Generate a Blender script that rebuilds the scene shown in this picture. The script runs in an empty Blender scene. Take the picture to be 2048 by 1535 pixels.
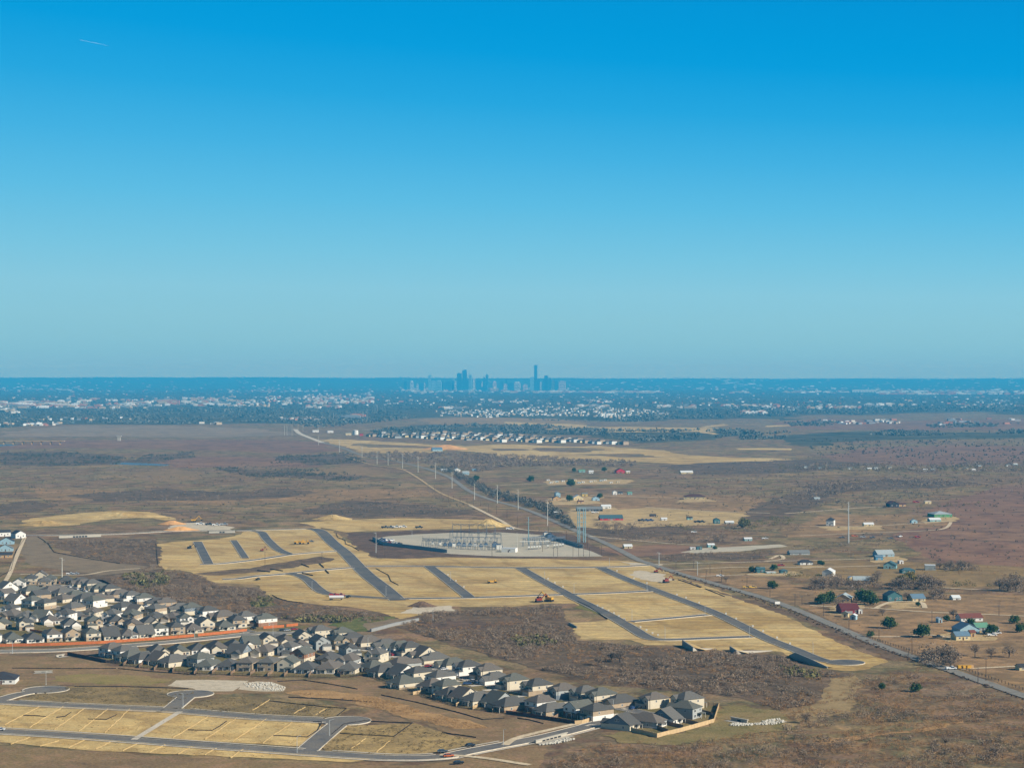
import bpy, math, random
import numpy as np
from mathutils import Vector, Matrix
from mathutils.geometry import tessellate_polygon

SC = bpy.context.scene
COL = SC.collection
RNG = random.Random(7)
NR = np.random.default_rng(11)
PI = math.pi

# ------------------------------------------------------------------ camera
H = 168.0                      # metres above the plain
F = 2048 * 70.0 / 36.0         # focal length in photo pixels
TILT = math.atan(15.5 / F)
CT, ST = math.cos(TILT), math.sin(TILT)

def P(px, py, z=0.0):
    """photo pixel -> point of the plain at height z"""
    u = px - 1024.0; v = 767.5 - py
    fy = F * CT + v * ST; fz = v * CT - F * ST
    t = (z - H) / fz
    return (u * t, fy * t)

def depth(py):
    return P(1024, py)[1]

cam = bpy.data.cameras.new('camera')
cam.lens = 70.0; cam.sensor_width = 36.0; cam.clip_start = 1.0; cam.clip_end = 200000.0
co = bpy.data.objects.new('camera', cam); COL.objects.link(co)
co.location = (0, 0, H); co.rotation_euler = (PI / 2 - TILT, 0, 0)
SC.camera = co

# ------------------------------------------------------------------ light
SUN_EL = math.radians(29)
SD = Vector((0.90, -0.44, 0)).normalized() * math.cos(SUN_EL) + Vector((0, 0, math.sin(SUN_EL)))
sl = bpy.data.lights.new('sun', 'SUN'); sl.energy = 5.0; sl.angle = math.radians(0.5); sl.color = (1.0, 0.94, 0.83)
so = bpy.data.objects.new('sun', sl); COL.objects.link(so)
so.rotation_euler = SD.to_track_quat('Z', 'Y').to_euler()

def srgb(r, g, b):
    f = lambda c: c / 12.92 if c <= 0.04045 else ((c + 0.055) / 1.055) ** 2.4
    return (f(r / 255), f(g / 255), f(b / 255))

W = bpy.data.worlds.new('World'); SC.world = W; W.use_nodes = True
nt = W.node_tree; nt.nodes.clear()
N = lambda t, **k: nt.nodes.new(t)
out = N('ShaderNodeOutputWorld'); bg = N('ShaderNodeBackground')
sky = N('ShaderNodeTexSky'); sky.sky_type = 'NISHITA'; sky.sun_disc = False
sky.sun_elevation = SUN_EL; sky.sun_rotation = math.atan2(SD.x, SD.y)
sky.altitude = 200; sky.air_density = 1.0; sky.dust_density = 0.3; sky.ozone_density = 2.0
EXPO = 0.45
SKY_STRENGTH = 0.05
bg.inputs['Strength'].default_value = SKY_STRENGTH
tc = N('ShaderNodeTexCoord'); sep = N('ShaderNodeSeparateXYZ')
nt.links.new(tc.outputs['Generated'], sep.inputs[0])
rmp = N('ShaderNodeValToRGB')
mr = N('ShaderNodeMapRange'); mr.inputs['From Min'].default_value = 0.0; mr.inputs['From Max'].default_value = 0.25
# clear winter sky, seen through the haze below: deep blue overhead, paler in the thick air near the horizon
skew = N('ShaderNodeMath'); skew.operation = 'MULTIPLY_ADD'
zx = N('ShaderNodeMath'); zx.operation = 'MULTIPLY'; nt.links.new(sep.outputs['X'], zx.inputs[0]); nt.links.new(sep.outputs['Z'], zx.inputs[1])
nt.links.new(zx.outputs[0], skew.inputs[0]); skew.inputs[1].default_value = 0.42
nt.links.new(sep.outputs['Z'], skew.inputs[2])
nt.links.new(skew.outputs[0], mr.inputs['Value']); nt.links.new(mr.outputs[0], rmp.inputs[0])
HAZE_FAR, HAZE_TOP = 39500.0, 330.0
HAZE_D = (4.8e-5, 5.4e-5, 6.5e-5)      # what the haze box takes out of each colour per metre
AIR = (0.024, 0.275, 0.435)              # and what it adds where it is thick
stops = [(0.002, (125, 180, 202)), (0.006, (126, 182, 204)), (0.011, (129, 187, 207)), (0.018, (134, 192, 210)), (0.028, (137, 196, 214)), (0.042, (136, 199, 220)),
         (0.060, (120, 196, 224)), (0.085, (94, 188, 227)), (0.110, (68, 177, 226)), (0.135, (38, 166, 223)), (0.160, (10, 157, 220)),
         (0.185, (0, 151, 216)), (0.25, (0, 130, 204))]
els = rmp.color_ramp.elements
while len(els) < len(stops): els.new(0.5)
for e, (p, c) in zip(els, stops):
    e.position = p / 0.25
    l = [x * 2 ** -EXPO for x in srgb(*c)]; e.color = (l[0], l[1], l[2], 1)
sc_ = N('ShaderNodeMix'); sc_.data_type = 'RGBA'; sc_.blend_type = 'MULTIPLY'; sc_.inputs[0].default_value = 1.0
def M(op, x, y=None):
    n = N('ShaderNodeMath'); n.operation = op
    for s, v in zip(n.inputs, (x, y)):
        if v is None: continue
        if isinstance(v, (int, float)): s.default_value = v
        else: nt.links.new(v, s)
    return n.outputs[0]
path = M('MINIMUM', M('DIVIDE', HAZE_TOP - H, M('MAXIMUM', sep.outputs['Z'], 0.0005)), HAZE_FAR)
srgb3 = N('ShaderNodeSeparateXYZ'); nt.links.new(rmp.outputs[0], srgb3.inputs[0]); comb = N('ShaderNodeCombineXYZ')
for k in range(3):
    T = M('POWER', math.e, M('MULTIPLY', path, -HAZE_D[k]))
    v = M('DIVIDE', M('SUBTRACT', srgb3.outputs[k], M('MULTIPLY', M('SUBTRACT', 1.0, T), AIR[k])), T)
    nt.links.new(M('MINIMUM', M('MAXIMUM', v, 0.0), 1.3), comb.inputs[k])
nt.links.new(comb.outputs[0], sc_.inputs[6]); sc_.inputs[7].default_value = (1 / SKY_STRENGTH,) * 3 + (1,)
sc_.clamp_result = False
mr2 = N('ShaderNodeMapRange'); mr2.interpolation_type = 'SMOOTHSTEP'
mr2.inputs['From Min'].default_value = 0.19; mr2.inputs['From Max'].default_value = 0.27
nt.links.new(sep.outputs['Z'], mr2.inputs['Value'])
mx = N('ShaderNodeMix'); mx.data_type = 'RGBA'
nt.links.new(mr2.outputs[0], mx.inputs[0]); nt.links.new(sc_.outputs[2], mx.inputs[6]); tint = N('ShaderNodeMix'); tint.data_type = 'RGBA'; tint.blend_type = 'MULTIPLY'; tint.inputs[0].default_value = 1.0
nt.links.new(sky.outputs[0], tint.inputs[6]); tint.inputs[7].default_value = (0.62, 0.78, 0.95, 1); nt.links.new(tint.outputs[2], mx.inputs[7])
nt.links.new(mx.outputs[2], bg.inputs['Color']); nt.links.new(bg.outputs[0], out.inputs[0])

SC.view_settings.view_transform = 'Standard'; SC.view_settings.look = 'None'
SC.view_settings.exposure = EXPO; SC.view_settings.gamma = 1.0
SC.render.engine = 'CYCLES'
cy = SC.cycles
cy.max_bounces = 4; cy.diffuse_bounces = 2; cy.glossy_bounces = 2; cy.volume_bounces = 0; cy.transparent_max_bounces = 6
cy.use_denoising = True
try:
    cy.denoiser = 'OPENIMAGEDENOISE'; cy.denoising_prefilter = 'ACCURATE'
except Exception: pass
SC.render.filter_size = 1.3 if hasattr(SC.render, 'filter_size') else 1.5

# ------------------------------------------------------------------ materials
MATS = {}
def new_mat(name):
    m = bpy.data.materials.new(name); m.use_nodes = True
    t = m.node_tree; t.nodes.clear()
    o = t.nodes.new('ShaderNodeOutputMaterial'); b = t.nodes.new('ShaderNodeBsdfPrincipled')
    t.links.new(b.outputs[0], o.inputs[0])
    return m, t, b

def noise(t, scale, detail=3.0, rough=0.55, vec=None, dist=0.0):
    n = t.nodes.new('ShaderNodeTexNoise'); n.inputs['Scale'].default_value = scale
    n.inputs['Detail'].default_value = detail; n.inputs['Roughness'].default_value = rough
    n.inputs['Distortion'].default_value = dist
    if vec is not None: t.links.new(vec, n.inputs['Vector'])
    return n.outputs['Fac']

def ramp(t, fac, stops):
    r = t.nodes.new('ShaderNodeValToRGB'); e = r.color_ramp.elements
    while len(e) < len(stops): e.new(0.5)
    for a, (p, c) in zip(e, stops):
        a.position = p; a.color = (c[0], c[1], c[2], 1) if not isinstance(c, (int, float)) else (c, c, c, 1)
    t.links.new(fac, r.inputs[0]); return r.outputs[0]

def mixc(t, fac, a, b, mode='MIX'):
    m = t.nodes.new('ShaderNodeMix'); m.data_type = 'RGBA'; m.blend_type = mode
    for sock, v in ((m.inputs[0], fac), (m.inputs[6], a), (m.inputs[7], b)):
        if isinstance(v, bpy.types.NodeSocket): t.links.new(v, sock)
        elif isinstance(v, (int, float)): sock.default_value = v
        else: sock.default_value = (v[0], v[1], v[2], 1)
    return m.outputs[2]

def mat(name, c, rough=0.85, var=0.12, scale=0.5, spec=0.25, metal=0.0):
    """procedural paint / timber / stone: a base colour broken up by two noises in world space"""
    if name in MATS: return MATS[name]
    c = [x * 0.80 for x in c]
    m, t, b = new_mat(name)
    g = t.nodes.new('ShaderNodeNewGeometry').outputs['Position']
    n1 = noise(t, scale, 3, 0.6, g); n2 = noise(t, scale * 6, 2, 0.5, g)
    lo = [x * (1 - var) for x in c]; hi = [min(1, x * (1 + var)) for x in c]
    c1 = ramp(t, n1, [(0.3, lo), (0.7, hi)])
    c2 = mixc(t, 1.0, c1, ramp(t, n2, [(0.25, 1 - var * 0.7), (0.75, 1.0)]), 'MULTIPLY')
    t.links.new(c2, b.inputs['Base Color'])
    b.inputs['Roughness'].default_value = rough; b.inputs['Metallic'].default_value = metal
    b.inputs['Specular IOR Level'].default_value = spec
    MATS[name] = m; return m

GAIN = (1.48, 1.39, 1.17)
def soil(name, pal, big=0.006, mid=0.04, fine=0.45, rows=None, contrast=0.45, aniso=1.0, gain=GAIN, tracks=False):
    """ground cover: large patches choose between the palette colours, finer noise breaks them up"""
    pal = [tuple(min(0.9, x * k) for x, k in zip(c, gain)) for c in pal]
    m, t, b = new_mat(name)
    g = t.nodes.new('ShaderNodeNewGeometry').outputs['Position']
    if aniso != 1.0:
        mp = t.nodes.new('ShaderNodeMapping'); mp.inputs['Scale'].default_value = (1, aniso, 1)
        t.links.new(g, mp.inputs[0]); g2 = mp.outputs[0]
    else: g2 = g
    nb = noise(t, big, 4, 0.6, g2, 0.6); nm = noise(t, mid, 4, 0.62, g2, 0.3); nf = noise(t, fine, 3, 0.6, g)
    k = len(pal)
    a = ramp(t, nb, [(0.30 + 0.40 * i / (k - 1), pal[i]) for i in range(k)])
    pal2 = pal[1:] + pal[:1]
    a2 = ramp(t, nm, [(0.32 + 0.36 * i / (k - 1), pal2[i]) for i in range(k)])
    c = mixc(t, 0.45, a, a2)
    c = mixc(t, 1.0, c, ramp(t, nm, [(0.32, 1 - contrast * 0.85), (0.6, 1.04)]), 'MULTIPLY')
    c = mixc(t, 1.0, c, ramp(t, nf, [(0.30, 1 - contrast), (0.62, 1.0)]), 'MULTIPLY')
    if rows:
        per, amt, ang = rows
        mp = t.nodes.new('ShaderNodeMapping'); mp.inputs['Rotation'].default_value = (0, 0, ang)
        t.links.new(g, mp.inputs[0])
        w = t.nodes.new('ShaderNodeTexWave'); w.bands_direction = 'Y'; w.inputs['Scale'].default_value = 0.314159 / per
        w.inputs['Distortion'].default_value = 3.5; w.inputs['Detail'].default_value = 2; w.inputs['Detail Scale'].default_value = 0.25
        t.links.new(mp.outputs[0], w.inputs['Vector'])
        c = mixc(t, 1.0, c, ramp(t, w.outputs['Fac'], [(0.0, 1 - amt), (0.25, 1.0)]), 'MULTIPLY')
    if big < 0.012 and not rows:
        na = noise(t, 0.017, 5, 0.7, g, 1.4)
        c = mixc(t, 1.0, c, ramp(t, na, [(0.36, (0.74, 0.75, 0.78)), (0.5, (1, 1, 1)), (0.66, (1.13, 1.10, 1.04))]), 'MULTIPLY')
    if rows or tracks:
        # faint wheel tracks wandering over the bare soil
        mp2 = t.nodes.new('ShaderNodeMapping'); mp2.inputs['Rotation'].default_value = (0, 0, 1.15); t.links.new(g, mp2.inputs[0])
        w2 = t.nodes.new('ShaderNodeTexWave'); w2.bands_direction = 'Y'; w2.inputs['Scale'].default_value = 0.314159 / 46
        w2.inputs['Distortion'].default_value = 14; w2.inputs['Detail'].default_value = 3; w2.inputs['Detail Scale'].default_value = 0.6
        t.links.new(mp2.outputs[0], w2.inputs['Vector'])
        c = mixc(t, 1.0, c, ramp(t, w2.outputs['Fac'], [(0.0, 0.84), (0.10, 1.0)]), 'MULTIPLY')
        ns = noise(t, 0.011, 3, 0.6, g, 1.0)
        c = mixc(t, 1.0, c, ramp(t, ns, [(0.33, (0.80, 0.78, 0.76)), (0.5, (1, 1, 1)), (0.68, (1.1, 1.08, 1.04))]), 'MULTIPLY')
    t.links.new(c, b.inputs['Base Color'])
    b.inputs['Roughness'].default_value = 1.0; b.inputs['Specular IOR Level'].default_value = 0.05
    bp = t.nodes.new('ShaderNodeBump'); bp.inputs['Strength'].default_value = 0.5; bp.inputs['Distance'].default_value = 0.6
    t.links.new(nf, bp.inputs['Height']); t.links.new(bp.outputs[0], b.inputs['Normal'])
    MATS[name] = m; return m

def leafmat(name, pal):
    """foliage and twigs: every clump carries its own tint"""
    m, t, b = new_mat(name)
    pal = [tuple(x * 0.80 for x in c) for c in pal]
    a = t.nodes.new('ShaderNodeAttribute'); a.attribute_name = 'tint'
    c = ramp(t, a.outputs['Fac'], [(i / (len(pal) - 1), pal[i]) for i in range(len(pal))])
    t.links.new(c, b.inputs['Base Color'])
    b.inputs['Roughness'].default_value = 0.95; b.inputs['Specular IOR Level'].default_value = 0.05
    MATS[name] = m; return m

# ------------------------------------------------------------------ objects
def tag(o, label=None, cat=None, group=None, kind=None):
    if label: o['label'] = label
    if cat: o['category'] = cat
    if group: o['group'] = group
    if kind: o['kind'] = kind
    return o

def empty(name, loc, rz=0.0, s=1.0):
    o = bpy.data.objects.new(name, None); COL.objects.link(o)
    o.location = loc; o.rotation_euler = (0, 0, rz); o.scale = (s, s, s)
    o.empty_display_size = 1
    return o

class MB:
    """collects faces, then becomes ONE mesh object"""
    def __init__(s): s.v = []; s.f = []; s.m = []
    def add(s, vs, fs, mi=0):
        k = len(s.v); s.v += [tuple(x) for x in vs]
        for q in fs: s.f.append([k + i for i in q]); s.m.append(mi)
        return s
    def box(s, x0, x1, y0, y1, z0, z1, mi=0, rz=0.0, c=(0, 0)):
        vs = [(x0, y0, z0), (x1, y0, z0), (x1, y1, z0), (x0, y1, z0), (x0, y0, z1), (x1, y0, z1), (x1, y1, z1), (x0, y1, z1)]
        if rz or c != (0, 0):
            ca, sa = math.cos(rz), math.sin(rz)
            vs = [(c[0] + x * ca - y * sa, c[1] + x * sa + y * ca, z) for x, y, z in vs]
        return s.add(vs, [(0, 3, 2, 1), (4, 5, 6, 7), (0, 1, 5, 4), (1, 2, 6, 5), (2, 3, 7, 6), (3, 0, 4, 7)], mi)
    def hip(s, x0, x1, y0, y1, z, rise, mi=0, th=0.22):
        """hipped roof with a thin eave edge"""
        w, d = x1 - x0, y1 - y0
        if d >= w: a = ((x0 + x1) / 2, y0 + w / 2, z + th + rise); b = ((x0 + x1) / 2, y1 - w / 2, z + th + rise)
        else: a = (x0 + d / 2, (y0 + y1) / 2, z + th + rise); b = (x1 - d / 2, (y0 + y1) / 2, z + th + rise)
        vs = [(x0, y0, z), (x1, y0, z), (x1, y1, z), (x0, y1, z), (x0, y0, z + th), (x1, y0, z + th), (x1, y1, z + th), (x0, y1, z + th), a, b]
        fs = [(0, 3, 2, 1), (0, 1, 5, 4), (1, 2, 6, 5), (2, 3, 7, 6), (3, 0, 4, 7)]
        if d >= w: fs += [(4, 5, 8), (5, 6, 9, 8), (6, 7, 9), (7, 4, 8, 9)]
        else: fs += [(4, 5, 9, 8), (5, 6, 9), (6, 7, 8, 9), (7, 4, 8)]
        return s.add(vs, fs, mi)
    def gable(s, x0, x1, y0, y1, z, rise, axis='y', mi=0, th=0.22):
        """gabled roof slab, ridge along axis"""
        if axis == 'y':
            xm = (x0 + x1) / 2
            pr = [(x0, z), (xm, z + rise), (x1, z), (x1, z + th), (xm, z + rise + th), (x0, z + th)]
            vs = [(x, y0, h) for x, h in pr] + [(x, y1, h) for x, h in pr]
        else:
            ym = (y0 + y1) / 2
            pr = [(y0, z), (ym, z + rise), (y1, z), (y1, z + th), (ym, z + rise + th), (y0, z + th)]
            vs = [(x0, y, h) for y, h in pr] + [(x1, y, h) for y, h in pr]
        fs = [(0, 1, 4, 5), (1, 2, 3, 4), (7, 6, 11, 10), (8, 7, 10, 9), (0, 6, 7, 1), (1, 7, 8, 2), (5, 4, 10, 11), (4, 3, 9, 10), (0, 5, 11, 6), (2, 8, 9, 3)]
        return s.add(vs, fs, mi)
    def tri_end(s, x0, x1, y0, y1, z, rise, axis='y', mi=0):
        """solid gable end under a gabled roof (a triangular prism)"""
        if axis == 'y':
            xm = (x0 + x1) / 2
            vs = [(x0, y0, z), (x1, y0, z), (xm, y0, z + rise), (x0, y1, z), (x1, y1, z), (xm, y1, z + rise)]
        else:
            ym = (y0 + y1) / 2
            vs = [(x0, y0, z), (x0, y1, z), (x0, ym, z + rise), (x1, y0, z), (x1, y1, z), (x1, ym, z + rise)]
        return s.add(vs, [(0, 1, 2), (3, 5, 4), (0, 2, 5, 3), (1, 4, 5, 2)], mi)
    def tube(s, p0, p1, r0, r1, n=8, mi=0, cap=True):
        p0, p1 = Vector(p0), Vector(p1); d = (p1 - p0).normalized()
        u = d.orthogonal().normalized(); w = d.cross(u)
        vs = []
        for p, r in ((p0, r0), (p1, r1)):
            for i in range(n):
                a = 2 * PI * i / n; vs.append(p + u * (r * math.cos(a)) + w * (r * math.sin(a)))
        fs = [(i, (i + 1) % n, n + (i + 1) % n, n + i) for i in range(n)]
        if cap: fs += [tuple(range(n - 1, -1, -1)), tuple(range(n, 2 * n))]
        return s.add(vs, fs, mi)
    def poly(s, pts, z, mi=0):
        tri = tessellate_polygon([[Vector((p[0], p[1], 0)) for p in pts]])
        vs = [(p[0], p[1], z) for p in pts]
        fs = []
        for a, b, c in tri:
            A, B, C = vs[a], vs[b], vs[c]
            cr = (B[0] - A[0]) * (C[1] - A[1]) - (B[1] - A[1]) * (C[0] - A[0])
            fs.append((a, b, c) if cr > 0 else (a, c, b))
        return s.add(vs, fs, mi)
    def build(s, name, mats, parent=None, loc=None, rz=0.0, link_obj=False):
        me = bpy.data.meshes.new(name); me.from_pydata(s.v, [], s.f)
        if not isinstance(mats, (list, tuple)): mats = [mats]
        for x in mats: me.materials.append(x)
        if len(mats) > 1: me.polygons.foreach_set('material_index', s.m)
        me.update()
        o = bpy.data.objects.new(name, me); COL.objects.link(o)
        if parent is not None: o.parent = parent
        if loc is not None: o.location = loc
        o.rotation_euler = (0, 0, rz)
        return o

def structure(mb, name, m): return tag(mb.build(name, m), kind='structure')

def setmat(o, i, m):
    o.material_slots[i].link = 'OBJECT'; o.material_slots[i].material = m

CHILD = {}
def copy_tree(root, kids, name=None):
    """copy a thing and its parts (kids: [(part, [sub-parts])])"""
    r = root.copy(); COL.objects.link(r); out_ = []
    for o, subs in kids:
        c = o.copy(); COL.objects.link(c); c.parent = r; ss = []
        for q in subs:
            d = q.copy(); COL.objects.link(d); d.parent = c; ss.append((d, []))
        out_.append((c, ss))
    return r, out_

ORD = ['', 'first', 'second', 'third', 'fourth', 'fifth', 'sixth', 'seventh', 'eighth', 'ninth', 'tenth', 'eleventh', 'twelfth',
       'thirteenth', 'fourteenth', 'fifteenth', 'sixteenth', 'seventeenth', 'eighteenth', 'nineteenth', 'twentieth', 'twenty-first', 'twenty-second',
       'twenty-third', 'twenty-fourth', 'twenty-fifth', 'twenty-sixth', 'twenty-seventh', 'twenty-eighth', 'twenty-ninth', 'thirtieth']

# ------------------------------------------------------------------ ground and patches
def smooth(pts, k=6):
    """Catmull-Rom through world points"""
    p = [pts[0]] + list(pts) + [pts[-1]]; o = []
    for i in range(1, len(p) - 2):
        a, b, c, d = p[i - 1], p[i], p[i + 1], p[i + 2]
        for j in range(k):
            t = j / k
            o.append(tuple(0.5 * (2 * b[q] + (c[q] - a[q]) * t + (2 * a[q] - 5 * b[q] + 4 * c[q] - d[q]) * t * t + (3 * b[q] - a[q] - 3 * c[q] + d[q]) * t ** 3) for q in (0, 1)))
    o.append(tuple(pts[-1])); return o

def ragged(px, amp=1.0, step=None, seed=1):
    r = random.Random(seed)
    w = [P(*q) for q in px]; o = []
    for i in range(len(w)):
        a, b = w[i], w[(i + 1) % len(w)]
        L = math.hypot(b[0] - a[0], b[1] - a[1]); dm = (a[1] + b[1]) / 2
        st = step or max(5.0, dm * 0.005)
        n = max(1, min(60, int(L / st)))
        nx, ny = -(b[1] - a[1]) / (L + 1e-6), (b[0] - a[0]) / (L + 1e-6)
        cur = 0.0
        for j in range(n):
            t = j / n
            cur = cur * 0.6 + r.uniform(-1, 1) * st * 0.35 * amp
            k = cur if j else 0
            o.append((a[0] + (b[0] - a[0]) * t + nx * k, a[1] + (b[1] - a[1]) * t + ny * k))
    return o

def side(pts, off):
    o = []
    for i in range(len(pts)):
        a = pts[max(0, i - 1)]; b = pts[min(len(pts) - 1, i + 1)]
        L = math.hypot(b[0] - a[0], b[1] - a[1]) + 1e-9
        o.append((pts[i][0] - (b[1] - a[1]) / L * off, pts[i][1] + (b[0] - a[0]) / L * off))
    return o

# the plain: flat out to the town, then long hills on the skyline
def hill_z(x, y):
    if y < 25500: return 0.0
    s = min(1.0, (y - 25500) / 11500.0); s = s * s * (3 - 2 * s)
    u = x / y * F + 1024
    py = 754.6 if u < 500 else 754.6 + 2.2 * min(1, (u - 500) / 900)
    py += 0.35 * math.sin(u * 0.021) + 0.25 * math.sin(u * 0.053 + 1) - 0.5 * math.exp(-((u - 420) / 160) ** 2)
    top = H - (py - 752) * 37000 / F
    z = top * s * (1 + 0.10 * math.sin(x * 0.0011) * math.sin(y * 0.0009) * (1 - s))
    return max(0.0, z)

rows = [-900, -200, 300, 700] + [700 * (25500 / 700) ** (i / 60) for i in range(1, 61)] + [25500 + 450 * i for i in range(1, 27)] + [37300, 38000, 39000]
vs, fs = [], []
NCOL = 181
for y in rows:
    hw = 0.34 * max(y, 0) + 1500
    for i in range(NCOL):
        x = hw * (2 * i / (NCOL - 1) - 1)
        z = hill_z(x, y) if y <= 37300 else hill_z(x, 37300) * max(0.0, 1 - (y - 37300) / 9000.0)
        vs.append((x, y, z))
for j in range(len(rows) - 1):
    for i in range(NCOL - 1):
        a = j * NCOL + i; fs.append((a, a + 1, a + NCOL + 1, a + NCOL))

LITE = (1.10, 1.06, 1.02)
DRY = [srgb(132, 114, 96), srgb(110, 94, 86), srgb(124, 98, 80), srgb(104, 102, 78), srgb(146, 124, 96), srgb(118, 100, 86)]
G_DRY = soil('dry_grassland', DRY)
GROUND = MB()
GROUND.v = vs; GROUND.f = fs; GROUND.m = [0] * len(fs)

TAN = [srgb(200, 174, 116), srgb(184, 154, 98), srgb(210, 188, 134), srgb(172, 144, 98), srgb(194, 168, 106)]
G_TAN = soil('graded_earth', TAN, 0.008, 0.05, 0.35, rows=(15, 0.18, 0.06), contrast=0.24, gain=LITE, aniso=1.6)
G_TANF = soil('graded_earth_far', TAN, 0.003, 0.02, 0.1, rows=(90, 0.25, 0.1), contrast=0.2, gain=LITE)
G_LOT = soil('lot_earth', [srgb(206, 178, 118), srgb(192, 162, 106), srgb(214, 190, 132), srgb(168, 142, 96), srgb(200, 172, 114)], 0.02, 0.09, 0.8, contrast=0.22, gain=LITE, tracks=True)
G_SCRUB = soil('brush_floor', [srgb(112, 96, 86), srgb(98, 88, 76), srgb(116, 98, 84), srgb(88, 80, 72), srgb(110, 94, 80)], 0.01, 0.09, 0.6, contrast=0.5)
G_RED = soil('red_brown_field', [srgb(116, 90, 80), srgb(124, 95, 82), srgb(104, 84, 77), srgb(130, 103, 86), srgb(112, 95, 80)], 0.004, 0.03, 0.4, contrast=0.28)
G_OLIVE = soil('olive_grass', [srgb(110, 108, 62), srgb(94, 98, 58), srgb(124, 116, 72), srgb(84, 88, 56)], 0.02, 0.12, 0.9, contrast=0.3)
G_GREEN = soil('green_grass', [srgb(82, 98, 56), srgb(104, 104, 66), srgb(72, 88, 52), srgb(106, 100, 68)], 0.03, 0.15, 0.9, contrast=0.35)
G_DARK = soil('dark_earth', [srgb(94, 78, 72), srgb(106, 88, 78), srgb(84, 72, 66), srgb(102, 86, 76)], 0.02, 0.1, 0.7, contrast=0.35)
G_BROWN = soil('mown_brown_field', [srgb(124, 104, 84), srgb(136, 112, 88), srgb(112, 96, 76), srgb(146, 120, 90)], 0.008, 0.06, 0.5, contrast=0.25)
G_GRAV = soil('gravel', [srgb(178, 174, 156), srgb(168, 164, 148), srgb(190, 182, 162), srgb(160, 156, 140)], 0.02, 0.1, 0.9, contrast=0.14, gain=LITE)
G_CHALK = soil('pale_caliche', [srgb(194, 184, 162), srgb(184, 172, 148), srgb(202, 192, 172)], 0.03, 0.2, 0.9, contrast=0.18, gain=LITE)
G_WOOD = soil('wooded_floor', [srgb(74, 80, 68), srgb(86, 86, 74), srgb(66, 72, 62), srgb(98, 92, 80)], 0.0012, 0.008, 0.04, contrast=0.45)
G_STRAW = soil('straw_grass', [srgb(158, 128, 92), srgb(142, 116, 86), srgb(168, 138, 100), srgb(134, 110, 84)], 0.03, 0.15, 0.8, contrast=0.35)
ASPH = soil('asphalt', [srgb(94, 98, 102), srgb(88, 92, 97), srgb(102, 104, 105), srgb(114, 109, 100)], 0.02, 0.09, 1.2, contrast=0.2, gain=LITE)
G_TRACK = soil('track_earth', [srgb(206, 190, 160), srgb(192, 174, 144), srgb(214, 200, 172)], 0.03, 0.2, 0.9, contrast=0.2, gain=LITE)
ASPHW = soil('worn_asphalt', [srgb(112, 112, 110), srgb(104, 104, 104), srgb(118, 117, 114), srgb(128, 120, 106)], 0.02, 0.09, 1.2, contrast=0.2, gain=LITE)
ASPH2 = soil('old_asphalt', [srgb(130, 128, 122), srgb(122, 121, 116), srgb(138, 135, 126)], 0.02, 0.15, 1.2, contrast=0.12, gain=LITE)
CONC = soil('concrete', [srgb(194, 186, 168), srgb(182, 174, 158), srgb(202, 194, 178)], 0.03, 0.3, 1.5, contrast=0.10, gain=LITE)
for _i, _f in enumerate(fs):
    if vs[_f[0]][1] > 16500: GROUND.m[_i] = 1
structure(GROUND, 'ground', [G_DRY, G_WOOD])
WATER, _t, _b = new_mat('pond_water'); MATS['pond_water'] = WATER
_b.inputs['Base Color'].default_value = (0.10, 0.15, 0.19, 1); _b.inputs['Roughness'].default_value = 0.45

zc = [0.05, 0.004]
def patch(name, px, m, amp=1.0, seed=None, z=None, step=None):
    zc[0] += zc[1]
    mb = MB().poly(ragged(px, amp, step, seed or int(zc[0] * 1000)), z or zc[0])
    return structure(mb, name, m)

# --- far country
patch('wooded_plain', [(-250, 857), (0, 855), (140, 848), (330, 849), (520, 846), (640, 852), (700, 846), (830, 836), (880, 832), (1000, 836), (1080, 838), (1180, 841), (1250, 843), (1330, 838), (1480, 836), (1560, 840), (1640, 829), (1720, 830), (1800, 826), (1950, 823), (2060, 832), (2300, 834), (2250, 777), (-200, 777)], G_WOOD, 1.6, step=160, z=0.055)
patch('far_woodland_floor', [(770, 876), (880, 862), (1000, 866), (1180, 870), (1270, 886), (1400, 880), (1520, 868), (1480, 858), (1300, 862), (1150, 850), (960, 846), (820, 850), (740, 862)], G_WOOD, 1.5, step=60)
patch('far_woodland_floor', [(1540, 872), (1700, 862), (2048, 866), (2200, 866), (2200, 874), (1900, 878), (1760, 880), (1600, 892)], G_WOOD, 1.5, step=60)
patch('far_field', [(850, 838), (940, 834), (1120, 837), (1175, 850), (1080, 855), (930, 853), (860, 848)], soil('far_brown_field', [srgb(132, 112, 84), srgb(120, 104, 78), srgb(140, 116, 88)], 0.002, 0.01, 0.1, contrast=0.2), 1.2, step=60)
patch('far_field', [(1540, 846), (1650, 836), (1800, 842), (2048, 838), (2200, 842), (2200, 858), (1800, 860), (1600, 858)], G_RED, 1.2, step=60)
patch('far_field', [(0, 864), (150, 850), (350, 851), (520, 858), (600, 868), (420, 876), (200, 872), (0, 874)], soil('far_grey_field', [srgb(126, 112, 98), srgb(114, 104, 92), srgb(134, 116, 100)], 0.002, 0.01, 0.1, contrast=0.2), 1.2, step=60)
patch('far_field', [(130, 880), (400, 879), (590, 880), (640, 884), (680, 900), (620, 906), (480, 902), (300, 897), (150, 895), (0, 898), (0, 890)], G_RED, 1.2, step=40)
patch('far_field', [(300, 925), (390, 912), (560, 916), (700, 926), (640, 934), (500, 932), (380, 936)], G_RED, 1.2, step=40)
patch('far_field', [(1640, 912), (1750, 893), (1900, 890), (2100, 892), (2100, 925), (1900, 930), (1700, 926)], G_RED, 1.2, step=40)
patch('far_field', [(1100, 855), (1260, 853), (1440, 856), (1440, 862), (1240, 864), (1100, 859)], G_TANF, 1.2, step=60)
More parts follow.
